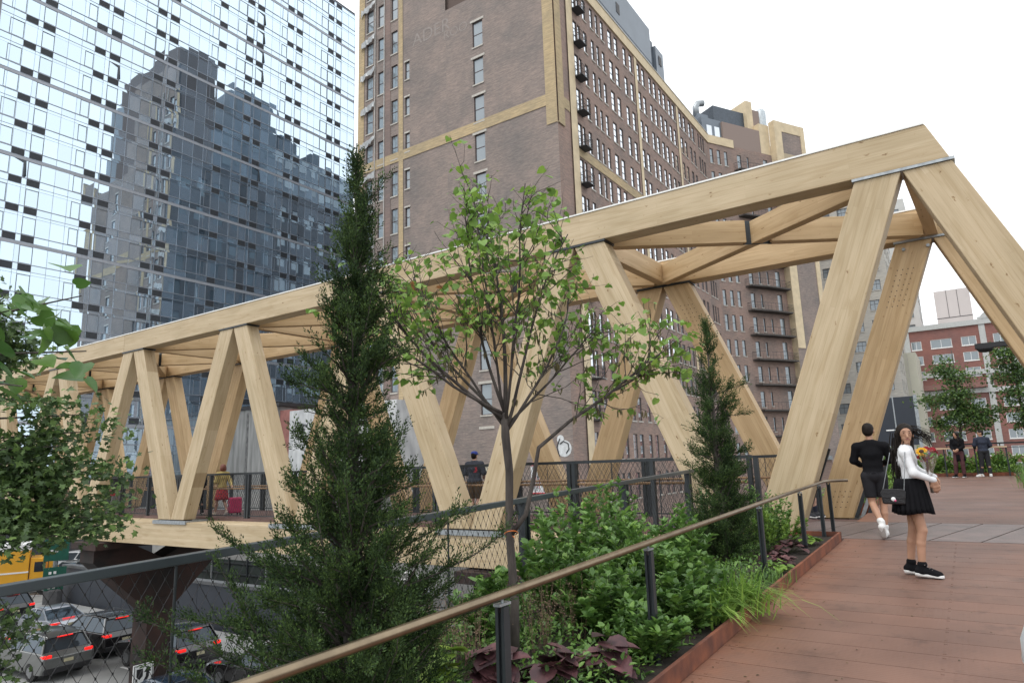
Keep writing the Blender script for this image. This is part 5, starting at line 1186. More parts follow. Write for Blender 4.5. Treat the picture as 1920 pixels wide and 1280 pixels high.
def redbud():
    rn = random.Random(21); B = empty('redbud_tree', (-2.98, 4.33, deck_z(4.3)), 0, 'young open branched tree with heart shaped green leaves in the middle of the planting bed', 'tree')
    M = MB(); trunk = [Vector(p) for p in ((.0, 0, -.05), (.012, .01, .5), (-.01, 0, 1.0), (.0, .01, 1.45), (-.02, .0, 1.72), (-.02, 0, 1.9))]
    M.tube(trunk, [.040, .034, .031, .031, .034, .028], 10); tips = []
    view = Vector((.83, .558, 0))                     # image-right direction
    dep = Vector((-.558, .83, 0))
    mains = []
    specs = [(-.95, .62, 1.5, .017), (-1.15, .45, 1.45, .015), (-.62, .85, 1.6, .016), (-.3, 1.0, 1.7, .014), (.02, 1.0, 2.12, .019), (.14, 1.0, 1.85, .013), (.38, .95, 1.65, .015), (.62, .75, 1.4, .014), (-.1, .9, 1.5, .012), (.85, .6, 1.2, .013), (-.8, .95, 1.5, .012)]
    for i, (a, b, L, r) in enumerate(specs):
        d = view*a+dep*rn.uniform(-.55, .55)+Vector((0, 0, b)); st, _ = along(trunk, rn.uniform(.82, 1.0)); pts, rr = limb(st, d, L, r, .0045, 9, .06, .05, rn); M.tube(pts, rr, 6); mains.append((pts, L))
    # low right limb leaving the trunk near the orange tie
    pts = [Vector((.01, 0, .98)), Vector((.10, .07, 1.12)), Vector((.16, .11, 1.4)), Vector((.20, .13, 1.62)), Vector((.42, .26, 1.82)), Vector((.66, .42, 2.0)), Vector((.86, .55, 2.18)), Vector((.98, .62, 2.3))]
    M.tube(pts, [.02, .019, .017, .016, .013, .01, .007, .003], 7); mains.append((pts[3:], 1.3)); mains.append((pts[4:], 1.0))
    subs = []
    for pts, L in mains:
        for _ in range(int(15*L/1.5)):
            t = rn.uniform(.25, .97); p, td = along(pts, t); d = td+Vector((rn.gauss(0, .65), rn.gauss(0, .65), rn.gauss(.15, .4))); sl = rn.uniform(.3, .75)*(1.15-t*.5)
            q, rr = limb(p, d, sl, .0048, .0015, 6, .12, .04, rn); M.tube(q, rr, 5, cap=False); subs.append((q, sl))
            for _ in range(3):
                p2, td2 = along(q, rn.uniform(.3, .9)); q2, rr2 = limb(p2, td2+Vector((rn.gauss(0, .8), rn.gauss(0, .8), rn.gauss(0, .5))), rn.uniform(.12, .3), .003, .0012, 4, .15, .02, rn); M.tube(q2, rr2, 4, cap=False); subs.append((q2, .2))
    M.build('trunk', BARK, B, smooth=True)
    C = []; D = []; Nn = []; Ls = []; Pc = []; Pd = []; G = MB()
    for q, sl in subs+[(m[0], m[1]) for m in mains]:
        for _ in range(int(rn.uniform(2.0, 4.2)) if sl < .9 else 6):
            t = rn.uniform(.45, 1.0); p, td = along(q, t)
            if p.z < 1.65 and rn.random() < .75: continue
            d = Vector((rn.gauss(0, 1), rn.gauss(0, 1), rn.gauss(-.35, .4))).normalized(); pe = p+d*rn.uniform(.02, .045); G.tube([p, pe], .001, 3, cap=False)
            C.append(pe); D.append(d+Vector((0, 0, -.25))); Nn.append((rn.gauss(0, .5), rn.gauss(0, .5), 1)); Ls.append(.030+.045*rn.random()**1.3)
        if rn.random() < .62:
            p, td = along(q, rn.uniform(.15, .8))
            if p.z < 2.95:
                for _ in range(rn.randint(1, 3)): Pc.append(p+Vector((rn.gauss(0, .02), rn.gauss(0, .02), 0))); Pd.append((rn.gauss(0, .12), rn.gauss(0, .12), -1))
    Ls = np.array(Ls); leaves('foliage', C, D, Nn, Ls, Ls*.98, 'heart', G1, B); G.build('leaf_stalks', TWIG, B)
    tag(leaves('seed_pods', Pc, Pd, rdir(len(Pc)), RNG.uniform(.05, .085, len(Pc)), .014, 'leaf', PODM, B), kind='stuff')
    M = MB(); n = 20; M.tube([(.05*math.cos(2*math.pi*i/n)+.005, .05*math.sin(2*math.pi*i/n), .985+.022*math.sin(2*math.pi*i/n+2.4)) for i in range(n+1)], .004, 5); M.tube([(.04, -.03, .97), (.07, -.05, .96)], .003, 4); M.tube([(-.035, -.035, .97), (-.07, -.05, .985)], .003, 4); M.build('orange_tie', mat('orange_string', (.65, .17, .03), .6), B)
    # last year's coloured leaves
    C = [Vector((-.62*.83+.1, -.62*.55, 2.92)), Vector((-.55, -.5, 2.95)), Vector((-.75, -.42, 2.75))]
    leaves('reddish_leaves', C, rdir(3), [(0, 0, 1)]*3, .085, .08, 'heart', mat('reddish_leaf', (.42, .17, .07), .5, trans=.3), B)
redbud()

def juniper(loc, prof, H, label, nb, seed, droop=(), scale=1., spray=26, dens=1.):
    """prof: list of (z, radius)"""
    rn = random.Random(seed); rg = np.random.default_rng(seed)
    B = empty('juniper_tree', loc, 0, label, 'tree', 'dark junipers in the planting bed')
    zs = [p[0] for p in prof]; rs = [p[1] for p in prof]
    M = MB(); tr = [Vector((rn.gauss(0, .012), rn.gauss(0, .012), H*i/9)) for i in range(10)]; M.tube(tr, [max(.004, .06*(1-i/9.3)) for i in range(10)], 8)
    C = []; D = []; S = []
    for b in range(nb):
        z = H*.97*(1-(rn.random()**.62)) if rn.random() < .6 else rn.uniform(.05, H*.96); R0 = float(np.interp(z, zs, rs)); a = rn.uniform(0, 2*math.pi)
        L = R0*(.35+.85*rn.random()**.8)*(.72+.5*abs(math.sin(z*5.3+a*1.5)))
        if rn.random() < .06: L *= 1.25
        el = rn.uniform(.15, .9)+(.6 if z > H*.75 else 0); d = Vector((math.cos(a)*math.cos(el), math.sin(a)*math.cos(el), math.sin(el))); z0 = max(.02, z-L*math.sin(el)*.6)
        p0 = tr[min(8, int(z0/H*9))].copy(); p0.z = z0
        pts, rr = limb(p0, d, L/max(.45, math.cos(el)) if el < 1 else L*1.4, .008*min(1, L/.3)+.002, .0015, 6, .1, .03, rn); M.tube(pts, rr, 4, cap=False)
        ns = max(4, int(L*52*dens)+4)
        for k in range(ns):
            t = 1-.75*rn.random()**1.3; p, td = along(pts, t); sp = Vector((rn.gauss(0, .5), rn.gauss(0, .5), rn.gauss(.45, .4))); dd = (td*.9+sp).normalized()
            Ls = rn.uniform(.05, .12)*scale; C.append(p[:]); D.append(dd[:]); S.append(Ls)
    for (p0, d, L) in droop:
        pts, rr = limb(p0, d, L, .007, .002, 9, .07, .0, rn); M.tube(pts, rr, 5, cap=False)
        for k in range(int(L*75)):
            t = rn.uniform(.15, 1.0); p, td = along(pts, t); dd = (td+Vector((rn.gauss(0, .55), rn.gauss(0, .55), rn.gauss(.3, .3)))).normalized(); C.append(p[:]); D.append(dd[:]); S.append(rn.uniform(.05, .11)*scale)
    M.build('trunk', BARK, B)
    C = np.array(C); D = np.array(D); S = np.array(S); n = len(C); k = spray
    # every spray is a curved twig with scales all round
    t = (np.arange(k)+.5)/k; side = rg.normal(size=(n, k, 3)); ax = D[:, None, :]*np.ones((n, k, 1)); side -= ax*(side*ax).sum(-1, keepdims=True); side /= np.linalg.norm(side, axis=-1)[..., None]+1e-9
    P = C[:, None, :]+ax*(S[:, None, None]*t[None, :, None]); P[..., 2] += (S[:, None]*t[None]**2)*.25
    P += side*(S[:, None, None]*.11*np.sin(t*3.1)[None, :, None]); dr = ax*.9+side*.75+np.array([0, 0, .25]); Ln = (S[:, None]*rg.uniform(.12, .23, (n, k))).ravel()
    leaves('foliage', P.reshape(-1, 3), dr.reshape(-1, 3), rg.normal(size=(n*k, 3)), Ln, Ln*.42, 'rhomb', GJ, B)
vr = Vector((.741, .671, 0)) if False else Vector((.83, .558, 0))
juniper((-3.02, 2.78, deck_z(2.8)), [(0, .62), (.4, .60), (.9, .43), (1.25, .32), (1.55, .29), (1.72, .17), (1.91, .23), (2.24, .28), (2.5, .14), (2.7, .16), (2.97, .10), (3.2, .05), (3.56, .015)], 3.60,
        'tall dark juniper left of the leafy tree with its tip bending to the right', 540, 4,
        droop=[((.2, .13, .85), (.83, .56, .35), .75), ((.15, .1, 1.05), (.83, .56, .3), .55), ((.1, .1, .6), (.9, .45, .2), .9), ((-.1, 0, .8), (-.75, -.6, .35), .85), ((0, 0, .45), (-.8, -.6, .3), 1.1), ((0, 0, .3), (-.7, -.75, .45), 1.2), ((0, 0, 3.15), (.5, .35, .55), .28), ((0, 0, .9), (.95, .2, .25), .65)], dens=1.15)
juniper((-2.80, 8.95, deck_z(8.9)), [(0, .40), (.4, .38), (1.1, .31), (1.8, .26), (2.3, .19), (2.7, .10), (3.1, .04), (3.3, .02)], 3.3,
        'smaller dark juniper in front of the big far strut', 270, 9, droop=[((0, 0, 2.2), (.83, .5, .35), .5), ((0, 0, 1.9), (.85, .5, .15), .45)], scale=1.35, dens=1.1)

def shrub(x, y, h, r, ns, label, m=GS_, ll=.075, lw=.026, seed=0, name='leafy_shrub', cat='shrub', group='leafy green shrubs of the near bed', per=26, z=None, top=.75, shape='leaf', up=.9, whorl=True):
    rn = random.Random(seed); B = empty(name, (x, y, deck_z(y)+.04 if z is None else z), 0, label, cat, group); M = MB(); C = []; D = []; Nn = []; Ls = []
    for s in range(ns):
        a = rn.uniform(0, 6.28); q = r*math.sqrt(rn.random()); b = Vector((q*.35*math.cos(a), q*.35*math.sin(a), 0)); d = Vector((q*math.cos(a), q*math.sin(a), h*(1-.45*(q/r)**2)*rn.uniform(.72, 1.08)))
        pts, rr = limb(b, d+Vector((0, 0, h*.1)), d.length, .005, .002, 6, .05, .02, rn); M.tube(pts, rr, 4, cap=False)
        for k in range(per):
            t = 1-(rn.random()**1.2)*top; p, td = along(pts, t); a2 = rn.uniform(0, 6.28); o = Vector((math.cos(a2), math.sin(a2), rn.uniform(-.15, up)))
            C.append(p); D.append((td*.45+o)); Nn.append((rn.gauss(0, .3), rn.gauss(0, .3), 1)); Ls.append(ll*rn.uniform(.55, 1.15)*(1.1-.35*t))
    Ls = np.array(Ls); M.build('stems', TWIG, B); leaves('foliage', C, D, Nn, Ls, Ls*(lw/ll)*2*.9, shape, m, B); return B
def grass(x, y, h, n, label, m=GY, seed=0, lean=(.5, -.35), w=.006, spread=.12, name='grass_clump', group='grass clumps', z=None):
    rg = np.random.default_rng(seed); B = empty(name, (x, y, deck_z(y)+.05 if z is None else z), 0, label, 'grass', group); K = 6
    a = rg.uniform(0, 6.28, n); out_ = rg.uniform(.35, 1.0, n); dx = np.cos(a)*out_*.55+lean[0]*rg.uniform(.3, 1, n); dy = np.sin(a)*out_*.55+lean[1]*rg.uniform(.3, 1, n); hh = h*rg.uniform(.55, 1.1, n)
    bx = rg.normal(0, spread, n); by = rg.normal(0, spread, n); V = np.zeros((n, K, 2, 3)); t = np.linspace(0, 1, K)
    for k in range(K):
        px = bx+dx*hh*t[k]**1.5; py = by+dy*hh*t[k]**1.5; pz = hh*(t[k]*1.15-.62*t[k]**2.6*np.hypot(dx, dy)*1.3); ww = w*(1-t[k]**2)+.0005
        sx, sy = -dy/np.hypot(dx, dy), dx/np.hypot(dx, dy)
        for s in (0, 1): V[:, k, s, 0] = px+sx*ww*(s*2-1); V[:, k, s, 1] = py+sy*ww*(s*2-1); V[:, k, s, 2] = pz
    base = np.arange(n)[:, None]*K*2; F = np.concatenate([np.stack([base[:, 0]+k*2, base[:, 0]+k*2+1, base[:, 0]+k*2+3, base[:, 0]+k*2+2], 1) for k in range(K-1)])
    np_mesh('blades', V.reshape(-1, 3), F, m, B); return B
def heuchera(x, y, r, n, label, m=HM, size=.09, seed=0, h=.16, name='coral_bells', group='low lobed leaved plants'):
    rn = random.Random(seed); B = empty(name, (x, y, deck_z(y)+.05), 0, label, 'plant', group); M = MB(); C = []; D = []; Nn = []; Ls = []
    for i in range(n):
        a = rn.uniform(0, 6.28); q = r*math.sqrt(rn.random()); p = Vector((q*math.cos(a), q*math.sin(a), h*(1-.5*(q/r)**2)*rn.uniform(.55, 1.1))); M.tube([(p.x*.2, p.y*.2, 0), p*.8, p], .002, 4, cap=False)
        C.append(p-Vector((math.cos(a), math.sin(a), 0))*size*.4); D.append((math.cos(a)+rn.gauss(0, .3), math.sin(a)+rn.gauss(0, .3), rn.gauss(-.15, .2))); Nn.append((math.cos(a)*.4, math.sin(a)*.4, 1)); Ls.append(size*rn.uniform(.7, 1.2))
    Ls = np.array(Ls); M.build('stalks', TWIG, B); leaves('foliage', C, D, Nn, Ls, Ls*1.15, 'heart', m, B); return B
SH = [ # x, y, h, r, stems, per, seed, label
 (-3.3, 5.55, .95, .36, 34, 'bushy green shrub with pointed leaves directly right of the leafy tree trunk'),
 (-2.75, 5.35, .62, .36, 36, 'low bushy shrub behind the second handrail post'),
 (-3.55, 6.4, 1.02, .38, 36, 'upright pale green shrub rising over the mesh fence rail'),
 (-2.95, 6.35, .88, .36, 36, 'dense green shrub in the middle of the bed'),
 (-2.4, 6.2, .60, .36, 40, 'dense low shrub spilling under the bronze handrail'),
 (-3.6, 7.5, 1.08, .38, 34, 'tallest fresh green shrub against the bridge railing'),
 (-2.55, 5.2, .40, .30, 36, 'low spreading shrub at the planter edge near the bottom'),
 (-2.15, 4.85, .34, .28, 34, 'low glossy shrub overhanging the walkway planks'),
 (-2.2, 5.75, .42, .28, 34, 'low shrub beside the bright grass'),
 (-2.8, 7.3, .80, .34, 30, 'mid height shrub left of the smaller juniper'),
 (-3.5, 4.8, .50, .30, 26, 'shrub with dark broad leaves behind the leafy tree trunk'),
 (-3.65, 3.9, .42, .28, 22, 'thin green shrub between the big juniper and the leafy tree')]
for i, (x, y, h, r, n, lab) in enumerate(SH): shrub(x, y, h*1.1, r, n, lab, seed=40+i, ll=.105 if i % 3 else .125, lw=.032 if i % 2 else .042, per=34, m=GS_ if i not in (2, 5) else GB if False else GS_)
shrub(-2.75, 10.6, .95, .42, 34, 'pale green shrub in front of the foot of the near strut', seed=70, ll=.09, group='leafy shrubs by the near strut')
shrub(-2.45, 9.9, .62, .34, 32, 'bright leafy shrub right of the smaller juniper', m=G1, seed=71, ll=.08, group='leafy shrubs by the near strut')
shrub(-3.5, 10.4, .95, .4, 28, 'shrub with dull green leaves behind the smaller juniper', m=GB, seed=72, group='leafy shrubs by the near strut')
shrub(-2.5, 11.0, .45, .34, 26, 'small bright shrub at the end of the bed near the rusty edge', m=G1, seed=73, group='leafy shrubs by the near strut')
grass(-2.02, 6.55, .46, 260, 'bright arching grass clump spilling over the rusty edge', seed=1, lean=(1.0, -.35), spread=.13, w=.009)
grass(-2.1, 6.05, .40, 170, 'second arching grass clump nearer the camera by the rusty edge', seed=2, lean=(.95, -.45), spread=.1, w=.009)
grass(-2.02, 7.9, .18, 160, 'fine short grass tuft at the foot of the handrail post', m=GS_, seed=3, lean=(.2, 0), spread=.12, w=.003)
for i, (x, y, r, n, lab, m) in enumerate([(-2.75, 3.75, .22, 26, 'maroon lobed leaf plant at the bottom centre of the frame', HM), (-2.42, 3.95, .20, 24, 'maroon lobed leaf plant left of the second handrail post', HM), (-2.2, 4.3, .16, 18, 'reddish maroon plant at the foot of the second handrail post', HM), (-3.0, 3.6, .14, 12, 'lime green lobed plant beside the trunk at the bottom', HG),
        (-2.2, 9.0, .24, 30, 'dark maroon plant beside the rusty edge under the handrail', HM), (-2.25, 9.9, .26, 30, 'blackish maroon plant further along the rusty edge', HM), (-2.05, 8.5, .16, 14, 'green lobed plant with upright stalks by the rusty edge', G1), (-2.15, 10.7, .2, 20, 'green low plant in the far corner of the near bed', G1)]):
    heuchera(x, y, r, n, lab, m, size=.16 if i < 4 else .10, seed=i, h=.30 if i < 4 else .17)
def seedheads(x, y, h, n, label, seed):
    rn = random.Random(seed); B = empty('dry_flower_stems', (x, y, deck_z(y)+.05), 0, label, 'plant', 'dry brown flower stems'); M = MB(); C = []
    for i in range(n):
        p0 = Vector((rn.gauss(0, .05), rn.gauss(0, .05), 0)); pts, rr = limb(p0, (rn.gauss(0, .16), rn.gauss(0, .16), 1), h*rn.uniform(.6, 1.1), .0018, .001, 5, .04, 0, rn); M.tube(pts, rr, 3, cap=False)
        for k in range(26): p, _ = along(pts, rn.uniform(.35, 1)); C.append(p+Vector((rn.gauss(0, .018), rn.gauss(0, .018), rn.gauss(0, .01))))
    M.build('stems', DRY, B); n = len(C); leaves('seed_heads', C, rdir(n), rdir(n), .011, .009, 'rhomb', DRY, B)
for i, (x, y, h, n, lab) in enumerate([(-3.35, 3.9, .62, 26, 'dry brown flower stems left of the leafy tree trunk'), (-3.1, 3.95, .55, 22, 'dry brown flower stems against the leafy tree trunk'), (-2.95, 4.6, .6, 22, 'dry brown flower stems right of the leafy tree trunk'), (-2.85, 5.0, .5, 16, 'dry brown flower stems within the shrubs'), (-3.7, 3.5, .6, 20, 'dry brown flower stems behind the big juniper')]): seedheads(x, y, h, n, lab, i)
def cover(label, boxes, m, n, size, seed, name='ground_cover'):
    rg = np.random.default_rng(seed); C = []
    for (x0, x1, y0, y1, h) in boxes:
        k = int(n*(x1-x0)*(y1-y0)); x = rg.uniform(x0, x1, k); y = rg.uniform(y0, y1, k); z = np.array([deck_z(q) for q in y])+.05+rg.random(k)**1.5*h*(.55+.45*np.sin(x*5)*np.cos(y*3.1)); C.append(np.stack((x, y, z), 1))
    C = np.concatenate(C); k = len(C); Ls = rg.uniform(.6, 1.2, k)*size; D = rg.normal(size=(k, 3)); D[:, 2] = np.abs(D[:, 2])*.8
    tag(leaves(name, C, D, np.tile((0, 0, 1.), (k, 1))+rg.normal(0, .3, (k, 3)), Ls, Ls*.5, 'leaf', m), label, 'ground cover', kind='stuff')
cover('low mixed green leaves covering the near planting bed', [(-4.0, -2.0, 1.5, 8.3, .26), (-4.0, -2.5, 8.3, 11.5, .22), (-3.9, -2.3, -1.5, 1.5, .3)], GS_, 900, .055, 5)
cover('low green leaves in the bed behind the man in black', [(-3.2, -2.05, 17.1, 29.7, .5)], G1, 260, .09, 6)
cover('leafy green bed behind the standing couple', [(-3.2, 3.5, 31.8, 34.2, .75), (1.5, 3.6, 28, 31.5, .8)], G1, 330, .10, 7)
grass(1.72, 18.6, .55, 800, 'feathery green grass clump cut by the right edge of the frame', seed=11, lean=(-.15, -.1), spread=.2, w=.004, group='feathery grasses at the right', m=GY)
grass(1.62, 20.6, .5, 700, 'feathery grass clump behind the first at the right edge', seed=12, lean=(-.2, 0), spread=.2, w=.004, group='feathery grasses at the right', m=GS_)
grass(1.6, 23, .55, 600, 'feathery grass clump third from the right edge towards the couple', seed=13, lean=(-.2, 0), spread=.25, w=.005, group='feathery grasses at the right', m=GS_)
grass(1.65, 25.8, .6, 500, 'grass clump nearest the standing man', seed=14, lean=(-.2, 0), spread=.25, w=.006, group='feathery grasses at the right', m=GS_)
for i, y in enumerate((17.6, 18.6, 19.8)): grass(-2.35-.2*i, y, .4, 500, ['fine green grass in the corner of the rusty edge behind the walking man', 'fine green grass behind the first tuft in the far bed', 'third tuft of fine grass along the short handrail'][i], m=GS_, seed=20+i, lean=(.1, -.1), spread=.22, w=.003, group='fine grasses in the far bed')
for i, (x, y, h, lab) in enumerate([(-2.6, 21, .95, 'shrub behind the man in black by the short handrail'), (-2.5, 23.5, 1.0, 'second shrub along the short handrail'), (-2.6, 26.5, 1.1, 'third shrub along the short handrail'), (-1.4, 32.4, .9, 'green shrub behind the flat topped railing at its left end'), (-.6, 32.5, .95, 'green shrub behind the woman in the black coat'), (.2, 32.6, .8, 'green shrub between the standing couple'), (1.0, 32.8, .9, 'green shrub behind the man in navy'), (2.0, 31, 1.2, 'green shrub right of the flat topped railing'), (2.6, 28.5, 1.2, 'shrub at the right frame edge behind the grasses'), (-2.4, 33.6, 1.5, 'broad shrub under the billboard')]):
    shrub(x, y, h, .55, 34, lab, m=G1 if i % 2 else GS_, ll=.13, lw=.05, seed=90+i, per=26, group='shrubs of the far beds')

def tree(name, loc, H, crown, n, label, m, ll, seed, shape='leaf', limbs=14, group=None, trunk_r=.12, crowns=None, bark=BARK, lean=(0, 0), clump=.35):
    """crown: list of (centre, radii) blobs in local space; leaves sit in clumps on real branch tips"""
    rn = random.Random(seed); rg = np.random.default_rng(seed); B = empty(name, loc, 0, label, 'tree', group); M = MB()
    tr, rr = limb((0, 0, 0), (lean[0], lean[1], 1), H, trunk_r, trunk_r*.25, 10, .03, .02, rn); M.tube(tr, rr, 8); tips = []
    for c, r in crown:
        c = Vector(c)
        for _ in range(limbs):
            e = Vector(rg.normal(size=3)); e.normalize(); e *= rn.random()**.4; tip = c+Vector((e.x*r[0], e.y*r[1], e.z*r[2])); zt = max(.15, min(.97, (tip.z-.35*r[2])/H)); p, _ = along(tr, zt)
            mid = p.lerp(tip, .5)+Vector((rn.gauss(0, .08), rn.gauss(0, .08), rn.gauss(.08, .1)))*r[0]; M.tube([p, mid, tip], [trunk_r*.28, trunk_r*.16, trunk_r*.05], 5, cap=False); tips += [tip, mid.lerp(tip, .55)]
    M.build('trunk', bark, B, smooth=True); T = np.array([t[:] for t in tips]); k = n//len(T); R_ = np.mean([r[0] for _, r in crown])*clump
    C = (T[:, None, :]+rg.normal(size=(len(T), k, 3))*np.array([R_, R_, R_*.62])*rg.uniform(.5, 1.2, (len(T), 1, 1))).reshape(-1, 3); D = rg.normal(size=C.shape); D[:, 2] -= .3; N_ = rg.normal(0, .55, C.shape); N_[:, 2] += 1
    Ls = rg.uniform(.65, 1.2, len(C))*ll; leaves('foliage', C, D, N_, Ls, Ls*.62 if shape == 'leaf' else Ls, shape, m, B)
# street tree whose crown reaches in from the left
tree('plane_tree', (-14.5, 2.9, -6), 11.5, [((1.5, 1.0, 9.6), (1.3, 1.4, .8)), ((2.2, 1.1, 8.5), (1.4, 1.5, .8)), ((2.6, 1.7, 7.5), (1.3, 1.4, .7)), ((2.5, 1.75, 7.05), (1.3, 1.2, .45)), ((1.9, 1.15, 5.3), (.9, .8, .5)), ((1.7, .95, 4.6), (.8, .7, .5)), ((1.4, .7, 10.2), (1.0, .8, .4))], 15500,
     'bushy street tree with small lobed leaves filling the left edge beyond the fence', GM, .112, 31, 'maple', limbs=15, clump=.22)
RG = mat('pale_green_leaf', (.10, .18, .06), .5, col2=(.065, .125, .045), island=[(.6, .6, .6), (1, 1, 1), (1.7, 1.5, .8)], trans=.3, nscale=2)
tree('young_birch', (-.35, 33.2, .6), 5.2, [((.1, 0, 4.3), (.75, .6, .6)), ((-.25, 0, 3.3), (1.0, .7, .7)), ((.4, 0, 2.9), (.9, .7, .7)), ((.0, 0, 2.1), (.9, .7, .5)), ((.9, 0, 2.4), (.6, .5, .6))], 5200, 'young tree with pale green leaves standing behind the woman in the black coat', RG, .12, 51, limbs=12, group='young trees behind the couple', trunk_r=.06, clump=.3)
tree('young_birch', (1.9, 33.4, .6), 5.6, [((0, 0, 4.8), (.7, .6, .6)), ((-.3, 0, 3.9), (.9, .7, .7)), ((.3, 0, 3.2), (.9, .7, .7)), ((0, 0, 2.3), (.9, .7, .5))], 4600, 'young tree cut by the right edge of the frame beside the lamp', RG, .12, 52, limbs=12, group='young trees behind the couple', trunk_r=.06, clump=.3)
tree('young_birch', (3.0, 31.0, .6), 5.4, [((0, 0, 4.6), (.8, .6, .6)), ((0, 0, 3.6), (1.0, .7, .7)), ((0, 0, 2.6), (.9, .7, .7))], 3000, 'young tree just outside the right edge behind the grasses', RG, .12, 53, limbs=10, group='young trees behind the couple', trunk_r=.06, clump=.3)
def overhang():
    rn = random.Random(8); B = empty('redbud_sapling', (-3.9, .35, .05), 0, 'leafy sapling whose big heart shaped leaves hang in at the left edge', 'tree'); M = MB()
    tr, rr = limb((0, 0, 0), (.05, 0, 1), 2.6, .03, .012, 8, .03, 0, rn); M.tube(tr, rr, 8); C = []; D = []; L = []
    ends = [((1.60, .60, 2.13), 20), ((1.62, .62, 1.95), 16), ((1.50, .50, 1.84), 15), ((1.35, .42, 1.95), 14), ((1.45, .46, 2.08), 14), ((1.25, .36, 1.8), 12)]
    for (e, k) in ends:
        e = Vector(e); p, _ = along(tr, .72); mid = p.lerp(e, .55)+Vector((0, 0, .08)); M.tube([p, mid, e], [.009, .006, .002], 6, cap=False)
        for _ in range(k):
            t = rn.uniform(.45, 1.0); q = (mid.lerp(e, (t-.3)/.7)); C.append(q+Vector((rn.gauss(0, .05), rn.gauss(0, .05), rn.gauss(0, .05)))); D.append((rn.gauss(.5, .6), rn.gauss(.2, .6), rn.gauss(-.35, .3))); L.append(rn.uniform(.05, .095))
    C.append(Vector((1.42, .30, 2.62))); D.append((.5, .3, -.6)); L.append(.06); M.tube([along(tr, .95)[0], (1.0, .2, 2.66), (1.42, .30, 2.63)], [.006, .004, .002], 5, cap=False)
    M.build('trunk', BARK, B, smooth=True); L = np.array(L); leaves('foliage', C, D, [(rn.gauss(0, .45), rn.gauss(0, .45), 1) for _ in C], L, L, 'heart', mat('sapling_leaf', (.10, .205, .045), .4, col2=(.07, .16, .04), island=[(.65, .75, .8), (1, 1, 1), (1.3, 1.2, .9)], trans=.35, nscale=8), B)
overhang()

def litter():
    rg = np.random.default_rng(77); n = 150; x = -1.8+np.abs(rg.normal(0, 1.0, n)); x = np.clip(x, -1.8, 3.2); y = rg.uniform(2, 11.5, n)
    C = np.stack((x, y, np.array([deck_z(q) for q in y])+.004), 1); D = rg.normal(size=(n, 3)); D[:, 2] = 0; L = rg.uniform(.008, .03, n)
    tag(leaves('leaf_litter', C, D, np.tile((0, 0, 1.), (n, 1)), L, L*.5, 'leaf', mat('fallen_leaf', (.12, .10, .04), .8, island=[(.3, .25, .2), (1, 1, 1), (1.8, 1.3, .8)])), 'tiny dry leaves and grit scattered on the walkway', 'leaf litter', kind='stuff')
litter()
# ------------------------------------------------------------------ people (front = +Y in local space, z up)
def skinm(n, c): return mat(n, c, .5, var=.12, nscale=9, spec=.35)
SK1 = skinm('skin_tan', (.42, .235, .155)); SK2 = skinm('skin_fair', (.52, .32, .24)); SK3 = skinm('skin_brown', (.30, .165, .11))
HAIRD = mat('dark_hair', (.014, .010, .008), .6, nscale=30, stretch=(4, 4, .6), bump=.5, spec=.2); HAIRR = mat('auburn_hair', (.16, .045, .025), .5, nscale=30, bump=.4); HAIRG = mat('grey_hair', (.3, .3, .29), .6)
BLKC = mat('black_cloth', (.009, .009, .011), .9, nscale=7, bump=.35, bscale=26, spec=.12); EYEW = mat('eye_white', (.22, .19, .175), .6); EYED = mat('eye_dark', (.02, .012, .01), .25); LIPS = mat('lips', (.33, .11, .10), .45)
SHOEW = mat('shoe_white', (.70, .70, .69), .5, var=.08)
def V3(*a): return np.array(a, float)
def pose(**k):
    J = dict(head=(0, .01, 1.60), neck=(0, -.01, 1.46), chest=(0, 0, 1.28), belly=(0, .0, 1.10), pelvis=(0, 0, .95),
             shL=(-.175, -.01, 1.385), shR=(.175, -.01, 1.385), elL=(-.21, -.02, 1.13), elR=(.21, -.02, 1.13), wrL=(-.21, .06, .88), wrR=(.21, .06, .88),
             hiL=(-.09, 0, .92), hiR=(.09, 0, .92), knL=(-.095, .02, .50), knR=(.095, .02, .50), anL=(-.10, -.01, .085), anR=(.10, -.01, .085), toL=(-.12, .15, .03), toR=(.12, .15, .03), headyaw=0., slim=1.)
    J.update(k); return J
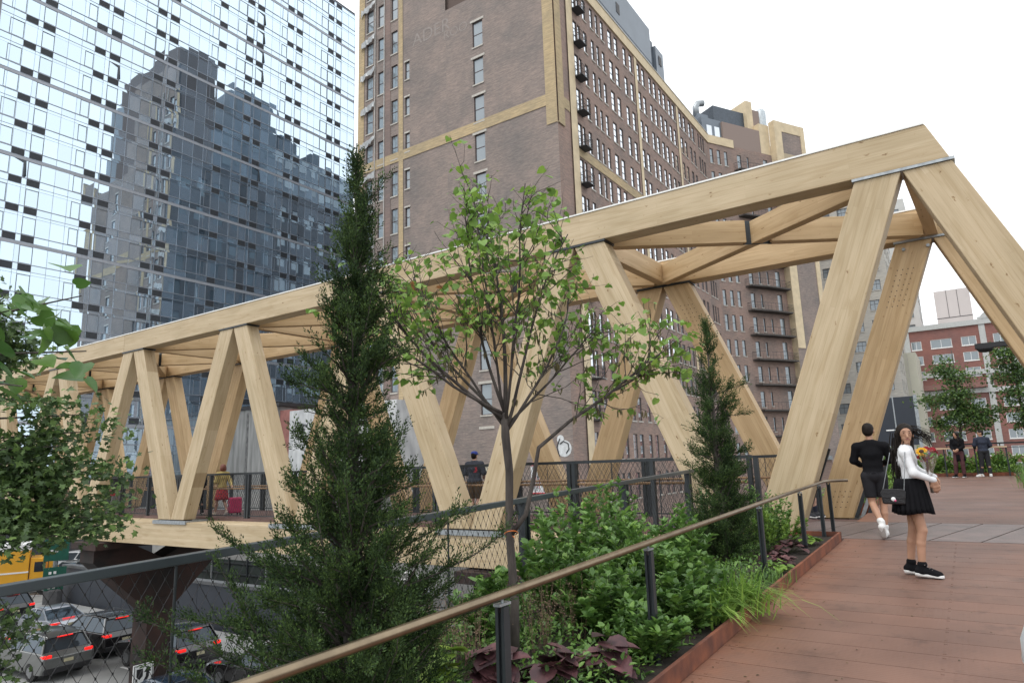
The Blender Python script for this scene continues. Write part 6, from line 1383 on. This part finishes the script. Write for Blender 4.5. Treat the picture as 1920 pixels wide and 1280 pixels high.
def person(label, loc, rz, J, sc=1., skin=SK1, top=None, bottom=None, shoes=None, hair='short', hairm=HAIRD, h=.011, face=True, group=None, hands=True, sole=SHOEW, top_to=.97, sleeve=1., bot_to=.12, extra=None, loose=.012, sock=None):
    B = empty('person', loc, rz, label, 'person', group, scale=sc); s = J['slim']
    g = lambda k: np.array(J[k], float)
    def lerp(a, b, t): return a+(b-a)*t
    hd = g('head'); yaw = J['headyaw']; fw = V3(-math.sin(yaw), math.cos(yaw), 0); rt = V3(math.cos(yaw), math.sin(yaw), 0); up = V3(0, 0, 1)
    P = [('e', tuple(hd+up*.025), (.074, .092, .098), yaw), ('c', tuple(hd+fw*.035-up*.055), tuple(hd+fw*.045-up*.085), .05, .030), ('c', tuple(g('neck')-up*.03), tuple(hd-up*.05), .052, .048)]
    P += [('c', tuple(hd+fw*.088+up*.005), tuple(hd+fw*.106-up*.028), .009, .013)] if face else []
    P += [('e', tuple(hd+rt*q*.078-fw*.005-up*.005), (.012, .022, .032), yaw) for q in (-1, 1)]
    tor = [('e', J['chest'], (.155*s, .105*s, .17)), ('e', J['belly'], (.135*s, .10*s, .15)), ('e', J['pelvis'], (.155*s, .115*s, .12)), ('c', J['shL'], tuple(g('neck')-up*.045), .050, .062), ('c', J['shR'], tuple(g('neck')-up*.045), .050, .062), ('c', tuple(g('neck')-up*.04), J['chest'], .06, .12*s)]
    arms = []; ha = []
    for q in 'LR':
        sh, el, wr = g('sh'+q), g('el'+q), g('wr'+q); arms += [('c', tuple(sh), tuple(el), .052*s, .040*s), ('c', tuple(el), tuple(wr), .040*s, .026*s)]
        d = (wr-el)/np.linalg.norm(wr-el); inn = V3(1 if q == 'L' else -1, 0, 0); inn -= d*(inn@d); inn /= np.linalg.norm(inn)+1e-9; sd = np.cross(d, inn)
        if J.get('hd'+q) is not None: d = g('hd'+q)/np.linalg.norm(g('hd'+q)); inn -= d*(inn@d); inn /= np.linalg.norm(inn); sd = np.cross(d, inn)
        pc = wr+d*.05; ha += [('c', tuple(wr), tuple(wr+d*.03), .025, .026)]+[('c', tuple(wr+d*.03+sd*o), tuple(wr+d*.075+sd*o), .016, .013) for o in (-.022, 0, .022)]
        for i, (o, L) in enumerate(((-.030, .060), (-.010, .075), (.010, .070), (.029, .055))):
            a = wr+d*.08+sd*o; b = a+d*L*.55+inn*.012; c = b+d*L*.35+inn*.028; ha += [('c', tuple(a), tuple(b), .0095, .009), ('c', tuple(b), tuple(c), .009, .0075)]
        th = wr+d*.025-sd*.026; ha += [('c', tuple(th), tuple(th+d*.03-sd*.02+inn*.01), .012, .010), ('c', tuple(th+d*.03-sd*.02+inn*.01), tuple(th+d*.058-sd*.022+inn*.02), .010, .008)]
    legs = []; feet = []
    for q in 'LR':
        hi, kn, an, to = g('hi'+q), g('kn'+q), g('an'+q), g('to'+q); back = V3(0, -1, 0)
        legs += [('c', tuple(hi), tuple(lerp(hi, kn, .5)), .088*s, .070*s), ('c', tuple(lerp(hi, kn, .5)), tuple(kn), .070*s, .052), ('c', tuple(kn), tuple(lerp(kn, an, .35)+back*.012), .051, .053*s), ('c', tuple(lerp(kn, an, .35)+back*.012), tuple(an), .053*s, .034)]
        feet += [('c', tuple(an+V3(0, -.02, -.03)), tuple(lerp(an, to, .6)+V3(0, 0, -.01)), .038, .038), ('c', tuple(lerp(an, to, .6)+V3(0, 0, -.01)), tuple(to), .038, .027)]
    body = sdf_mesh('body', P+tor+arms+(ha if hands else [('c', J['wr'+q], tuple(g('wr'+q)+(g('wr'+q)-g('el'+q))*.35), .028, .02) for q in 'LR'])+legs+feet, h if h < .02 else .014, skin, B, k=.012 if h < .012 else .03)
    infl = lambda pr, e: [(('c', p[1], p[2], p[3]+e, p[4]+e) if p[0] == 'c' else ('e', p[1], tuple(r+e for r in p[2]))+tuple(p[3:])) for p in pr]
    if top is not None:
        zc = top_to; ar = []
        for q in 'LR':
            sh, el, wr = g('sh'+q), g('el'+q), g('wr'+q)
            ar.append(('c', tuple(sh), tuple(el if sleeve >= .5 else lerp(sh, el, sleeve*2)), .057*s, (.046*s if sleeve >= .5 else .052*s)))
            if sleeve > .5: ar.append(('c', tuple(el), tuple(lerp(el, wr, (sleeve-.5)*2)), .046*s, .034*s))
        cut = [('e', tuple(g('neck')+V3(0, .035, .075)), (.066, .075, .075))]
        sdf_mesh('shirt', infl(tor, loose)+infl(ar, loose*.8), h, top, B, k=.035, clip=lambda Q: np.maximum(zc-Q[..., 2], Q[..., 2]-(J['neck'][2]+.025)), sub=cut)
    if bottom is not None:
        lg = []
        for q in 'LR':
            hi, kn, an = g('hi'+q), g('kn'+q), g('an'+q); lg += [('c', tuple(hi), tuple(kn), .088*s, .066 if bot_to < .4 else .066), ('c', tuple(kn), tuple(an), .060, .048)]
        sdf_mesh('trousers' if bot_to < .4 else 'shorts', infl([tor[2]], loose)+infl(lg, loose*.7 if bot_to < .4 else loose*.9), h, bottom, B, k=.010, clip=lambda Q: np.maximum(bot_to-Q[..., 2], Q[..., 2]-(top_to+.05)))
    if sock is not None:
        sk = []; 
        for q in 'LR': kn, an = g('kn'+q), g('an'+q); sk.append(('c', tuple(an), tuple(lerp(an, kn, sock[1])), .040, .050))
        sdf_mesh('socks', sk, h, sock[0], B, k=.01)
    if shoes is not None:
        for q in 'LR':
            an, to = g('an'+q), g('to'+q); d = (to-an); fl = np.array([d[0], d[1], 0])/np.hypot(d[0], d[1]); hl = an-fl*.035
            sh = [('c', tuple(hl+V3(0, 0, -.03)), tuple(to), .045, .040), ('c', tuple(an+V3(0, 0, -.03)), tuple(an+V3(0, 0, .045)), .046, .043), ('c', tuple(lerp(an, to, .5)), tuple(to-fl*.02), .042, .038)]
            o = sdf_mesh('shoe', sh, h*.8, shoes, B, k=.03)
            sdn = (to-(an+V3(0, 0, -.055))); sdn /= np.linalg.norm(sdn)
            n_ = np.cross(np.cross(sdn, V3(0, 0, -1)), sdn); n_ /= np.linalg.norm(n_)
            hb = hl+V3(0, 0, -.055)
            sp = [('c', tuple(hb), tuple(to+n_*.015), .040, .040)]
            ref = hb.copy()
            sdf_mesh('sole', infl(sp, .006), h*.8, sole, o, k=0, clip=lambda Q, r=ref, n2=n_: np.abs((Q-r.astype(np.float32))@n2.astype(np.float32)-.008)-.018).parent = B if False else o
    if face:
        for q in (-1, 1):
            e = hd+fw*.082+rt*q*.031+up*.018; M = MB(); M.lathe((0, 0, 0), [(.0001, -.004), (.008, -.0025), (.0105, 0), (.008, .0025), (.0001, .004)], 10); o = M.build('eye', EYEW, B, smooth=True); o.location = e; o.scale = (1, .55, 1)
            M = MB(); M.lathe((0, 0, 0), [(.0001, -.006), (.006, -.003), (.006, .003), (.0001, .006)], 8); o2 = M.build('iris', EYED, o, smooth=True); o2.location = (fw[0]*.007+0, fw[1]*.012, 0)
            M = MB(); M.tube([tuple(e+fw*.012+rt*t*.018+up*(.020-abs(t)*.004)) for t in (-1, -.3, .4, 1)], [.002, .0032, .0032, .0015], 5); M.build('eyebrow', hairm, B)
        M = MB(); m = hd+fw*.091-up*.052; M.tube([tuple(m-rt*.022-fw*.008), tuple(m+fw*.002), tuple(m+rt*.022-fw*.008)], [.003, .0065, .003], 6); M.build('mouth', LIPS, B)
    if hair == 'short':
        hp = [('e', tuple(hd-fw*.012+up*.042), (.083, .098, .092), yaw), ('e', tuple(hd-fw*.04-up*.005), (.076, .066, .075), yaw)]
        sdf_mesh('hair', hp, h*.8, hairm, B, k=.02, clip=lambda Q: ((Q-hd.astype(np.float32))@fw.astype(np.float32))*1.0-.062-((Q[..., 2]-hd[2])-.03)*.35*(Q[..., 2] > hd[2]) if True else None, sub=[('e', tuple(hd+fw*.105-up*.045), (.085, .105, .105))])
    elif hair == 'bald': pass
    elif hair in ('long', 'curly', 'bob'):
        rn = random.Random(len(label)); L = {'long': .62, 'curly': .42, 'bob': .16}[hair]
        hp = [('e', tuple(hd-fw*.015+up*.04), (.088, .105, .095), yaw), ('e', tuple(hd-fw*.05-up*.03), (.085, .07, .10), yaw)]
        if hair == 'long':
            a = hd-fw*.055; hp += [('c', tuple(a), tuple(a-fw*.06-up*.25), .085, .10), ('c', tuple(a-fw*.06-up*.25), tuple(a-fw*.075-up*.45), .095, .085), ('c', tuple(a-fw*.075-up*.45), tuple(a-fw*.05-up*L), .08, .03)]
            hp += [('c', tuple(hd-fw*.02+rt*q*.07), tuple(hd-fw*.01+rt*q*.095-up*.26), .035, .032) for q in ((1,) if 'bouquet' in label else (-1, 1))]
        elif hair == 'curly':
            for _ in range(34): t = rn.random(); ang = rn.uniform(.5, 5.78)-math.pi/2; rr = .075+.05*t; c = hd+fw*(-.02+math.sin(ang+math.pi)*rr*.7)+rt*math.cos(ang)*rr*1.1-up*(t*L-.04); hp.append(('e', tuple(c), (.035, .035, .04)))
        else: hp += [('e', tuple(hd+rt*q*.07-fw*.02-up*.03), (.035, .06, .085), yaw) for q in (-1, 1)]
        sdf_mesh('hair', hp, h*.8, hairm, B, k=.035, sub=[('e', tuple(hd+fw*.115-up*.018), (.070 if hair == 'long' else .072, .12, .105))])
    if extra: extra(B, J)
    return B
def loftskirt(B, z0, z1, r0, r1, m, n=26, amp=.018, cx=0, cy=0, name='skirt', lean=(0, 0), ry=.78):
    V = []; F = []; K = 7; S = n*6
    for k in range(K):
        t = k/(K-1); z = z0+(z1-z0)*t; r = r0+(r1-r0)*t**.8
        for i in range(S):
            a = 2*math.pi*i/S; w_ = (abs(((i/6) % 1)*2-1)-.5)*2*amp*t**.7; V.append((cx+lean[0]*t+(r+w_)*math.cos(a), cy+lean[1]*t+(r*ry+w_)*math.sin(a), z+(.012*math.sin(a*3) if k == K-1 else 0)))
    for k in range(K-1):
        for i in range(S): F.append((k*S+i, k*S+(i+1) % S, (k+1)*S+(i+1) % S, (k+1)*S+i))
    o = np_mesh(name, V, np.array(F), m, B); md = o.modifiers.new('s', 'SOLIDIFY'); md.thickness = .006; return o

def people():
    # man walking away in black
    J = pose(head=(.0, .02, 1.615), elL=(-.255, .03, 1.17), elR=(.265, .05, 1.17), wrL=(-.17, .23, 1.10), wrR=(.18, .25, 1.12), shL=(-.195, -.01, 1.375), shR=(.195, -.01, 1.375), chest=(0, 0, 1.27),
             hiL=(-.09, 0, .92), knL=(-.07, .03, .52), anL=(.055, -.24, .25), toL=(.075, -.215, .075), hiR=(.09, 0, .92), knR=(.09, .09, .50), anR=(.06, .05, .09), toR=(.065, .21, .035), headyaw=-.25, slim=.98)
    J['anL'] = (.02, -.26, .215); J['toL'] = (.03, -.24, .06)
    person('man in a black long sleeved top and black shorts walking away in white trainers', (-1.33, 12.15, deck_z(12.15)), R(8), J, 1.02, SK1, BLKC, mat('charcoal_shorts', (.024, .024, .028), .9, nscale=6, bump=.4, bscale=22, spec=.15), SHOEW, 'short', h=.010, face=True, top_to=.95, bot_to=.60, loose=.014, sole=mat('grey_tread', (.36, .33, .31), .7), sock=(SHOEW, .18))
    # woman with the bouquet, body facing right, head turned to the camera
    WT = mat('white_knit', (.72, .73, .75), .8, var=.08, nscale=9, bump=.25, bscale=30)
    J = pose(head=(.01, .025, 1.575), neck=(0, 0, 1.44), chest=(0, 0, 1.29), belly=(0, .01, 1.11), pelvis=(0, -.01, .97), shL=(-.145, 0, 1.37), shR=(.145, -.005, 1.37), elR=(.19, .05, 1.14), wrR=(.12, .235, 1.06), elL=(-.15, .09, 1.17), wrL=(.02, .25, 1.09), hdR=(-.1, .25, -1), hdL=(.1, .2, -1),
             hiL=(-.085, 0, .92), hiR=(.085, 0, .92), knL=(-.075, -.015, .52), knR=(.085, .06, .51), anL=(-.09, -.09, .10), anR=(.10, .01, .10), toL=(-.10, .055, .035), toR=(.12, .165, .035), headyaw=R(-80), slim=.86)
    def skirt(B, J):
        loftskirt(B, 1.08, .69, .148, .205, BLKC, 22, .016, 0, 0, lean=(0, .0), ry=.95)
        # wind blown lock of hair on the far side of the face
        hd = Vector(J['head']); M = MB(); rn = random.Random(2)
        for k in range(60):
            a = hd+Vector((-.02+rn.gauss(0, .02), .055+rn.gauss(0, .02), .03+rn.gauss(0, .03))); M.tube([a, a+Vector((rn.gauss(0, .01), .07, -.01+rn.gauss(0, .012))), a+Vector((rn.gauss(0, .02), .15+rn.uniform(0, .05), -.07+rn.gauss(0, .02))), a+Vector((rn.gauss(0, .03), .17+rn.uniform(0, .05), -.15+rn.gauss(0, .035)))], [.0035, .003, .002, .0006], 5, cap=False)
        for k in range(110):
            a = hd+Vector((rn.uniform(-.09, .06), -.07+rn.gauss(0, .03), rn.uniform(-.25, .05))); M.tube([a, a+Vector((rn.gauss(0, .015), -.03, -.15)), a+Vector((rn.gauss(0, .02), -.03+rn.gauss(0, .02), -.32)), a+Vector((rn.gauss(0, .04), rn.gauss(0, .05), -.48))], [.005, .006, .004, .0008], 5, cap=False)
        M.build('loose_hair', HAIRD, B)
        M = MB(); M.tube([(.13, -.09, 1.40), (.165, -.13, 1.2), (.16, -.2, .98), (.15, -.22, .93)], .005, 5); M.tube([(.10, -.02, 1.445), (.165, .0, 1.25), (.175, -.05, 1.02), (.17, -.10, .93)], .005, 5)
        # laces and eyelets on the near shoe
        L = MB()
        for i in range(4): z = .09+.018*i; y = .10-.022*i; L.tube([(.085, y, z-.0), (.12, y+.012, z+.012), (.15, y, z-.002)], .0035, 4)
        L.build('laces', EYEW, B)
    W = person('young woman with long dark hair, white top and black pleated skirt holding a bouquet', (-.64, 9.05, deck_z(9.05)), R(-84), J, 1.0, SK1, WT, None, BLKC, 'long', h=.0075, top_to=1.02, sleeve=1.0, extra=skirt, loose=.006, sock=(BLKC, .10))
    # bouquet she holds
    Bq = empty('bouquet', (-.435, 8.93, deck_z(9.0)+.385), R(-84), scale=.72, label= 'bouquet of one yellow sunflower and dark red blooms in clear wrap held by the woman', cat='bouquet'); 
    STM = mat('bouquet_stem', (.06, .09, .03), .7); M = MB(); rn = random.Random(4)
    for k in range(9): M.tube([(rn.gauss(0, .012)-.05, .02+rn.gauss(0, .012), .74), (-.03+rn.gauss(0, .01), .0, 1.02), (rn.gauss(0, .06), rn.gauss(.0, .05), 1.27)], .005, 5)
    M.build('stems', mat('dark_stems', (.06, .04, .03), .8), Bq)
    WR = mat('clear_wrap', (.75, .76, .74), .12, trans=.0); WR = bpy.data.materials.new('clear_plastic_wrap'); WR.use_nodes = True; t = WR.node_tree; N = t.nodes; L = t.links; N.clear(); o = N.new('ShaderNodeOutputMaterial'); tb = N.new('ShaderNodeBsdfTransparent'); gb = N.new('ShaderNodeBsdfGlossy'); gb.inputs[1].default_value = .15; ms = N.new('ShaderNodeMixShader'); ms.inputs[0].default_value = .32; L.new(tb.outputs[0], ms.inputs[1]); L.new(gb.outputs[0], ms.inputs[2]); L.new(ms.outputs[0], o.inputs[0])
    V = []; S = 24
    for k, (z, r) in enumerate(((.98, .025), (1.1, .06), (1.2, .10), (1.31, .135), (1.37, .15))):
        for i in range(S): a = 2*math.pi*i/S; q = r*(1+.10*math.sin(a*5+k)); V.append((q*math.cos(a), q*math.sin(a)+.02, z+.03*math.sin(a*3+1)*(k/4)))
    np_mesh('wrap', V, np.array([(k*S+i, k*S+(i+1) % S, (k+1)*S+(i+1) % S, (k+1)*S+i) for k in range(4) for i in range(S)]), WR, Bq)
    def bloom(c, r, col, nm, n=26, cen=None, nrm=(.75, -.1, .55)):
        c = Vector(c); nv = Vector(nrm).normalized(); C = []; D = []; U = []; a1 = nv.orthogonal().normalized(); a2 = nv.cross(a1)
        for k in range(n): a = 2.4*k; q = .35+.65*(k/n); dv = a1*math.cos(a)+a2*math.sin(a); C.append(c+dv*r*.25*q-nv*(q*.02)); D.append(dv+nv*(1.1-q)); U.append(nv)
        f = leaves(nm, C, D, U, r*.72, r*.42, 'leaf', col, Bq)
        if cen: M = MB(); M.lathe((0, 0, 0), [(.0001, .012), (r*.3, .008), (r*.36, 0), (.0001, -.004)], 12); o = M.build('flower_centre', cen, f, smooth=True); o.location = c+nv*.012; o.rotation_euler = nv.to_track_quat('Z', 'Y').to_euler()
    YEL = mat('sunflower_yellow', (.80, .42, .01), .6, island=[(.85, .85, .8), (1.1, 1.1, 1)]); RED = mat('deep_red_petal', (.30, .008, .018), .6, island=[(.6, .6, .6), (1.2, 1, 1)]); PUR = mat('purple_petal', (.13, .02, .22), .6)
    bloom((.075, -.05, 1.375), .098, YEL, 'sunflower', 30, mat('sunflower_heart', (.05, .02, .01), .9))
    for i, (c, r) in enumerate((((.02, .10, 1.40), .065), ((.04, .055, 1.30), .055), ((.05, -.04, 1.26), .06), ((-.02, .02, 1.42), .06), ((.0, .13, 1.36), .05), ((.06, -.09, 1.30), .045), ((-.04, -.05, 1.38), .05))): bloom(c, r, RED, 'red_bloom', 34)
    for c in ((.06, .05, 1.345), (.05, .02, 1.29), (.03, .09, 1.33), (.04, .0, 1.24)): bloom(c, .03, PUR, 'purple_bloom', 16)
    leaves('greenery', rn_pts(26, (.0, .02, 1.30), .07), rdir(26, .8), rdir(26), .09, .03, 'leaf', GS_, Bq)
    # handbag
    Hb = empty('handbag', (-.80, 8.87, deck_z(9)+.88), R(-84), 'small black quilted handbag with a round white charm hanging behind the young woman', 'handbag')
    LE = mat('black_leather', (.012, .012, .014), .32, nscale=40, bump=.4); M = MB(); M.prism([(-.115, -.075), (.115, -.085), (.125, .06), (.10, .085), (-.10, .09), (-.125, .05)], 'x', -.035, .035); o = M.build('body', LE, Hb, bevel=.018)
    M = MB(); M.prism([(-.118, -.01), (.118, -.02), (.127, .062), (.10, .09), (-.10, .094), (-.127, .052)], 'x', .034, .042); M.build('flap', LE, Hb, bevel=.006)
    M = MB(); M.lathe((0, 0, 0), [(.0001, .006), (.02, .005), (.024, 0), (.0001, -.004)], 12); o = M.build('charm', WHITE, Hb, smooth=True); o.location = (.05, -.005, -.02); o.rotation_euler = (0, R(90), 0)
    M = MB(); M.lathe((0, 0, 0), [(.0001, .004), (.013, .003), (.0001, -.004)], 10); o = M.build('charm', mat('pink_charm', (.7, .12, .25), .4), Hb, smooth=True); o.location = (.052, .012, -.038); o.rotation_euler = (0, R(90), 0)
    M = MB(); rn = random.Random(1)
    for (a, b) in (((.02, -.10, .07), (.06, .02, .50)), ((.03, .11, .06), (.05, .17, .50))): 
        a, b = Vector(a), Vector(b); M.tube([a, a.lerp(b, .5)+Vector((.015, .0, 0)), b], .0042, 6)
    M.build('chain_strap', GALV, Hb)
    # couple at the far railing
    J = pose(headyaw=R(-20), elL=(-.20, .02, 1.15), wrL=(-.10, .19, 1.05), elR=(.2, .03, 1.15), wrR=(.08, .2, 1.03), knR=(.12, .06, .5), anR=(.17, .05, .085), toR=(.22, .18, .03), slim=.86)
    COATM = BLKC; MAR = mat('maroon_trousers', (.075, .022, .026), .8)
    def coat(B, J): loftskirt(B, 1.12, .62, .15, .205, COATM, 10, .008, name='coat_skirt', cy=-.045, ry=.72)
    person('woman with long curly dark hair, black coat and maroon trousers at the far railing', (-.42, 30.6, deck_z(30.6)), R(160), J, .985, SK1, BLKC, MAR, BLKC, 'curly', h=.013, top_to=.96, bot_to=.12, loose=.022, extra=coat)
    NAV = mat('navy_sweater', (.020, .026, .048), .85, nscale=10, bump=.2)
    J = pose(headyaw=R(75), elL=(-.25, .03, 1.17), wrL=(-.18, .22, 1.09), elR=(.26, .0, 1.15), wrR=(.2, .18, 1.06), shL=(-.19, 0, 1.38), shR=(.19, 0, 1.38), knR=(.11, .01, .5), anR=(.12, -.03, .085), toR=(.16, .12, .03), anL=(-.15, .05, .085), toL=(-.28, .11, .03), slim=1.05)
    person('man in a navy sweater and black trousers with white trainers leaning at the far railing', (.36, 30.9, deck_z(30.9)), R(20), J, 1.0, SK1, NAV, mat('black_trousers', (.014, .015, .019), .8), SHOEW, 'short', h=.013, loose=.022, top_to=.93)
    # on the bridge
    DZB = .288
    TEE = mat('navy_tee', (.045, .052, .07), .85, nscale=10, bump=.2); KH = mat('brown_cargo_cloth', (.095, .062, .036), .85, var=.4, nscale=7)
    def cap(B, J):
        hd = J['head']; CM = mat('royal_blue_cap', (.03, .06, .33), .7); M = MB(); M.lathe((hd[0], hd[1]-.005, hd[2]+.045), [(.094, 0), (.098, .03), (.088, .062), (.05, .085), (.001, .092)], 18); o = M.build('cap', CM, B, smooth=True)
        M = MB(); M.prism([(-.07, .07), (.07, .07), (.055, .17), (0, .185), (-.055, .17)], 'z', hd[2]+.045, hd[2]+.055); M.build('peak', CM, o); 
        M = MB(); PR = mat('red_print', (.55, .03, .05), .7)     # two tall red letters on the back
        for x in (.02, .055, .095): M.bb(x-.010, x+.010, -.139, -.131, 1.17, 1.37)
        M.bb(.02, .06, -.139, -.131, 1.34, 1.37); M.bb(.10, .135, -.137, -.129, 1.34, 1.37); M.bb(.10, .135, -.137, -.129, 1.26, 1.285); M.bb(.128, .145, -.130, -.122, 1.17, 1.37)
        M.build('shirt_print', PR, B)
    person('man in a blue cap and navy tee with red lettering on its back', (-11.05, 14.45, DZB), R(8), pose(wrL=(-.16, .24, 1.06), elL=(-.27, .02, 1.14), elR=(.27, .02, 1.14), wrR=(.16, .24, 1.06), shL=(-.20, 0, 1.38), shR=(.20, 0, 1.38), slim=1.2), 1.0, SK2, TEE, KH, BLKC, 'short', HAIRD, h=.012, top_to=.90, bot_to=.5, sleeve=.45, loose=.022, extra=cap)
    person('grey haired person in a pale jacket behind a strut beside the blue capped man', (-12.2, 14.6, DZB), R(30), pose(), .97, SK2, mat('pale_jacket', (.45, .50, .52), .8), KH, BLKC, 'short', HAIRG, h=.016, loose=.025)
    person('dark haired person hidden behind the strut right of the blue capped man', (-10.35, 14.9, DZB), R(-20), pose(), 1.0, SK1, mat('olive_shirt', (.10, .09, .06), .8), BLKC, BLKC, 'short', h=.016)
    OL = mat('mustard_jacket', (.42, .33, .12), .8, nscale=6, bump=.3); PLA = mat('red_plaid', (.42, .03, .04), .8)
    t = PLA.node_tree; b = [n for n in t.nodes if n.type == 'BSDF_PRINCIPLED'][0]; ck = t.nodes.new('ShaderNodeTexChecker'); ck.inputs['Scale'].default_value = 16; ck.inputs['Color1'].default_value = (.42, .03, .04, 1); ck.inputs['Color2'].default_value = (.18, .02, .03, 1); tc = t.nodes.new('ShaderNodeTexCoord'); t.links.new(tc.outputs['Object'], ck.inputs['Vector']); t.links.new(ck.outputs[0], b.inputs['Base Color'])
    def plaid(B, J): loftskirt(B, 1.0, .52, .135, .23, PLA, 14, .012)
    J = pose(elL=(-.21, .03, 1.13), wrL=(-.16, .22, 1.12), elR=(.21, -.12, 1.17), wrR=(.16, -.3, 1.0), knL=(-.08, .16, .5), anL=(-.08, .25, .085), toL=(-.09, .40, .03), knR=(.08, -.02, .5), anR=(.08, -.22, .13), toR=(.09, -.12, .05), slim=.92)
    person('woman with short auburn hair, mustard jacket and red plaid skirt walking across the bridge', (-20.95, 13.45, DZB), R(88), J, .97, SK2, OL, None, mat('pale_shoe', (.5, .42, .34), .6), 'bob', HAIRR, h=.012, extra=plaid, top_to=.93, loose=.028)
    S = empty('suitcase', (-20.45, 13.62, DZB), R(85), 'magenta wheeled suitcase pulled behind the woman in the plaid skirt', 'suitcase'); M = MB(); M.bb(-.20, .20, -.13, .13, .07, .58); M.build('shell', mat('magenta_shell', (.42, .015, .09), .4, nscale=20, bump=.2), S, bevel=.05)
    for (x, y) in ((-.15, -.09), (.15, -.09), (-.15, .09), (.15, .09)): M = MB(); M.tube([(x-.015, y, .035), (x+.015, y, .035)], .033, 10); M.build('wheel', TYRE, S)
    M = MB(); M.tube([(-.08, 0, .58), (-.08, .05, .88), (.08, .05, .88), (.08, 0, .58)], .009, 6); M.build('handle', STEEL, S)
    DJ = mat('dark_jacket', (.03, .028, .035), .8); GP = mat('grey_trousers', (.30, .29, .29), .8)
    J = pose(head=(.0, .07, 1.575), knL=(-.08, .14, .5), anL=(-.08, .16, .085), toL=(-.09, .31, .03), knR=(.08, 0, .5), anR=(.08, -.18, .13), toR=(.08, -.06, .05), wrR=(.2, .14, .95))
    person('man in a dark jacket and grey trousers looking down at the left of the bridge', (-29.3, 14.05, DZB), R(-75), J, 1.0, SK1, DJ, GP, SHOEW, 'short', h=.014, loose=.025)
    M = MB(); 
    Rb = empty('red_bag', (-29.05, 13.78, 1.05), 0, 'small red and white bag carried at the hip of the man in the dark jacket', 'bag'); M = MB(); M.bb(-.14, .14, -.07, .07, -.14, .14); M.build('pouch', mat('red_nylon', (.55, .02, .03), .5), Rb, bevel=.03); M = MB(); M.bb(-.142, .142, -.073, .073, -.02, .03); M.build('stripe', WHITE, Rb)
    person('person in dark clothes half hidden by the strut left of the plaid skirted woman', (-22.05, 13.3, DZB), R(80), J, .92, SK3, BLKC, BLKC, BLKC, 'short', h=.016)
    W_ = empty('walking_cane', (-21.75, 13.15, DZB), 0, 'thin dark walking cane planted on the bridge deck left of the plaid skirt', 'walking cane'); M = MB(); M.tube([(.12, .03, 0), (0, 0, .86), (-.03, 0, .9), (-.08, 0, .88)], .012, 6); M.build('stick', STEEL, W_)
    person('person in a red top among the leaves at the far left of the bridge', (-36.5, 14.6, DZB), R(-80), pose(), .98, SK1, mat('red_top', (.55, .05, .06), .8), GP, BLKC, 'short', h=.018)
    J = pose(knL=(-.09, .10, .5), anL=(-.10, .12, .085), toL=(-.11, .27, .03), anR=(.1, -.14, .11), toR=(.1, .0, .04))
    person('walker in shorts, dark socks and dark shoes hidden behind the near strut', (-2.80, 14.75, deck_z(14.75)), R(-55), J, 1.0, SK2, mat('olive_tee', (.07, .07, .055), .85), KH, mat('dark_shoe', (.012, .014, .022), .6), 'short', h=.012, top_to=.93, bot_to=.56, sleeve=.45, loose=.02, sock=(mat('navy_sock', (.015, .02, .04), .8), .32))
    # tiny figures further off
    OV = mat('orange_vest', (.75, .20, .02), .7)
    person('worker in an orange vest and blue helmet standing on the lift', (-39.0, 41.2, .06), R(180), pose(), 1.0, SK2, OV, mat('work_trousers', (.12, .14, .16), .8), BLKC, 'short', mat('blue_helmet', (.05, .15, .4), .4), h=.022, hands=False)
    person('pedestrian in a white shirt on the pavement under the bridge', (-50.5, 26.0, -6), R(160), pose(), 1.0, SK2, WHITE, mat('lilac_trousers', (.25, .18, .32), .8), BLKC, 'short', h=.022, hands=False)
    # passer-by whose white carrier bag pokes in at the right edge
    J = pose(elR=(.29, -.02, 1.14), wrR=(.345, .05, 1.32), hdR=(.15, .1, .6))
    person('passer by in a grey coat just outside the right edge holding a white bag', (.58, 3.12, deck_z(3.1)), R(180), J, 1.0, SK2, mat('grey_coat', (.2, .2, .21), .8), BLKC, BLKC, 'short', h=.014)
    Pb = empty('carrier_bag', (.20, 3.08, .915), 0, 'crumpled white plastic carrier bag hanging in at the right edge', 'bag'); V = []; S_ = 22; rn = random.Random(9)
    for k, (z, r) in enumerate(((.36, .02), (.30, .045), (.22, .075), (.12, .105), (.04, .125), (-.04, .125), (-.085, .10), (-.10, .02))):
        for i in range(S_): a = 2*math.pi*i/S_; q = r*(1+.16*math.sin(a*3+k*.6)+.07*math.sin(a*7+k)+rn.uniform(-.02, .02)); V.append((q*math.cos(a)*1.15, q*math.sin(a), z+rn.uniform(-.006, .006)))
    np_mesh('sheet', V, np.array([(k*S_+i, k*S_+(i+1) % S_, (k+1)*S_+(i+1) % S_, (k+1)*S_+i) for k in range(7) for i in range(S_)]), mat('white_film', (.72, .74, .76), .3, var=.05, trans=.3), Pb, smooth=True)
def rn_pts(n, c, s): return RNG.normal(size=(n, 3))*s*np.array([1, 1, .5])+np.array(c)
people()
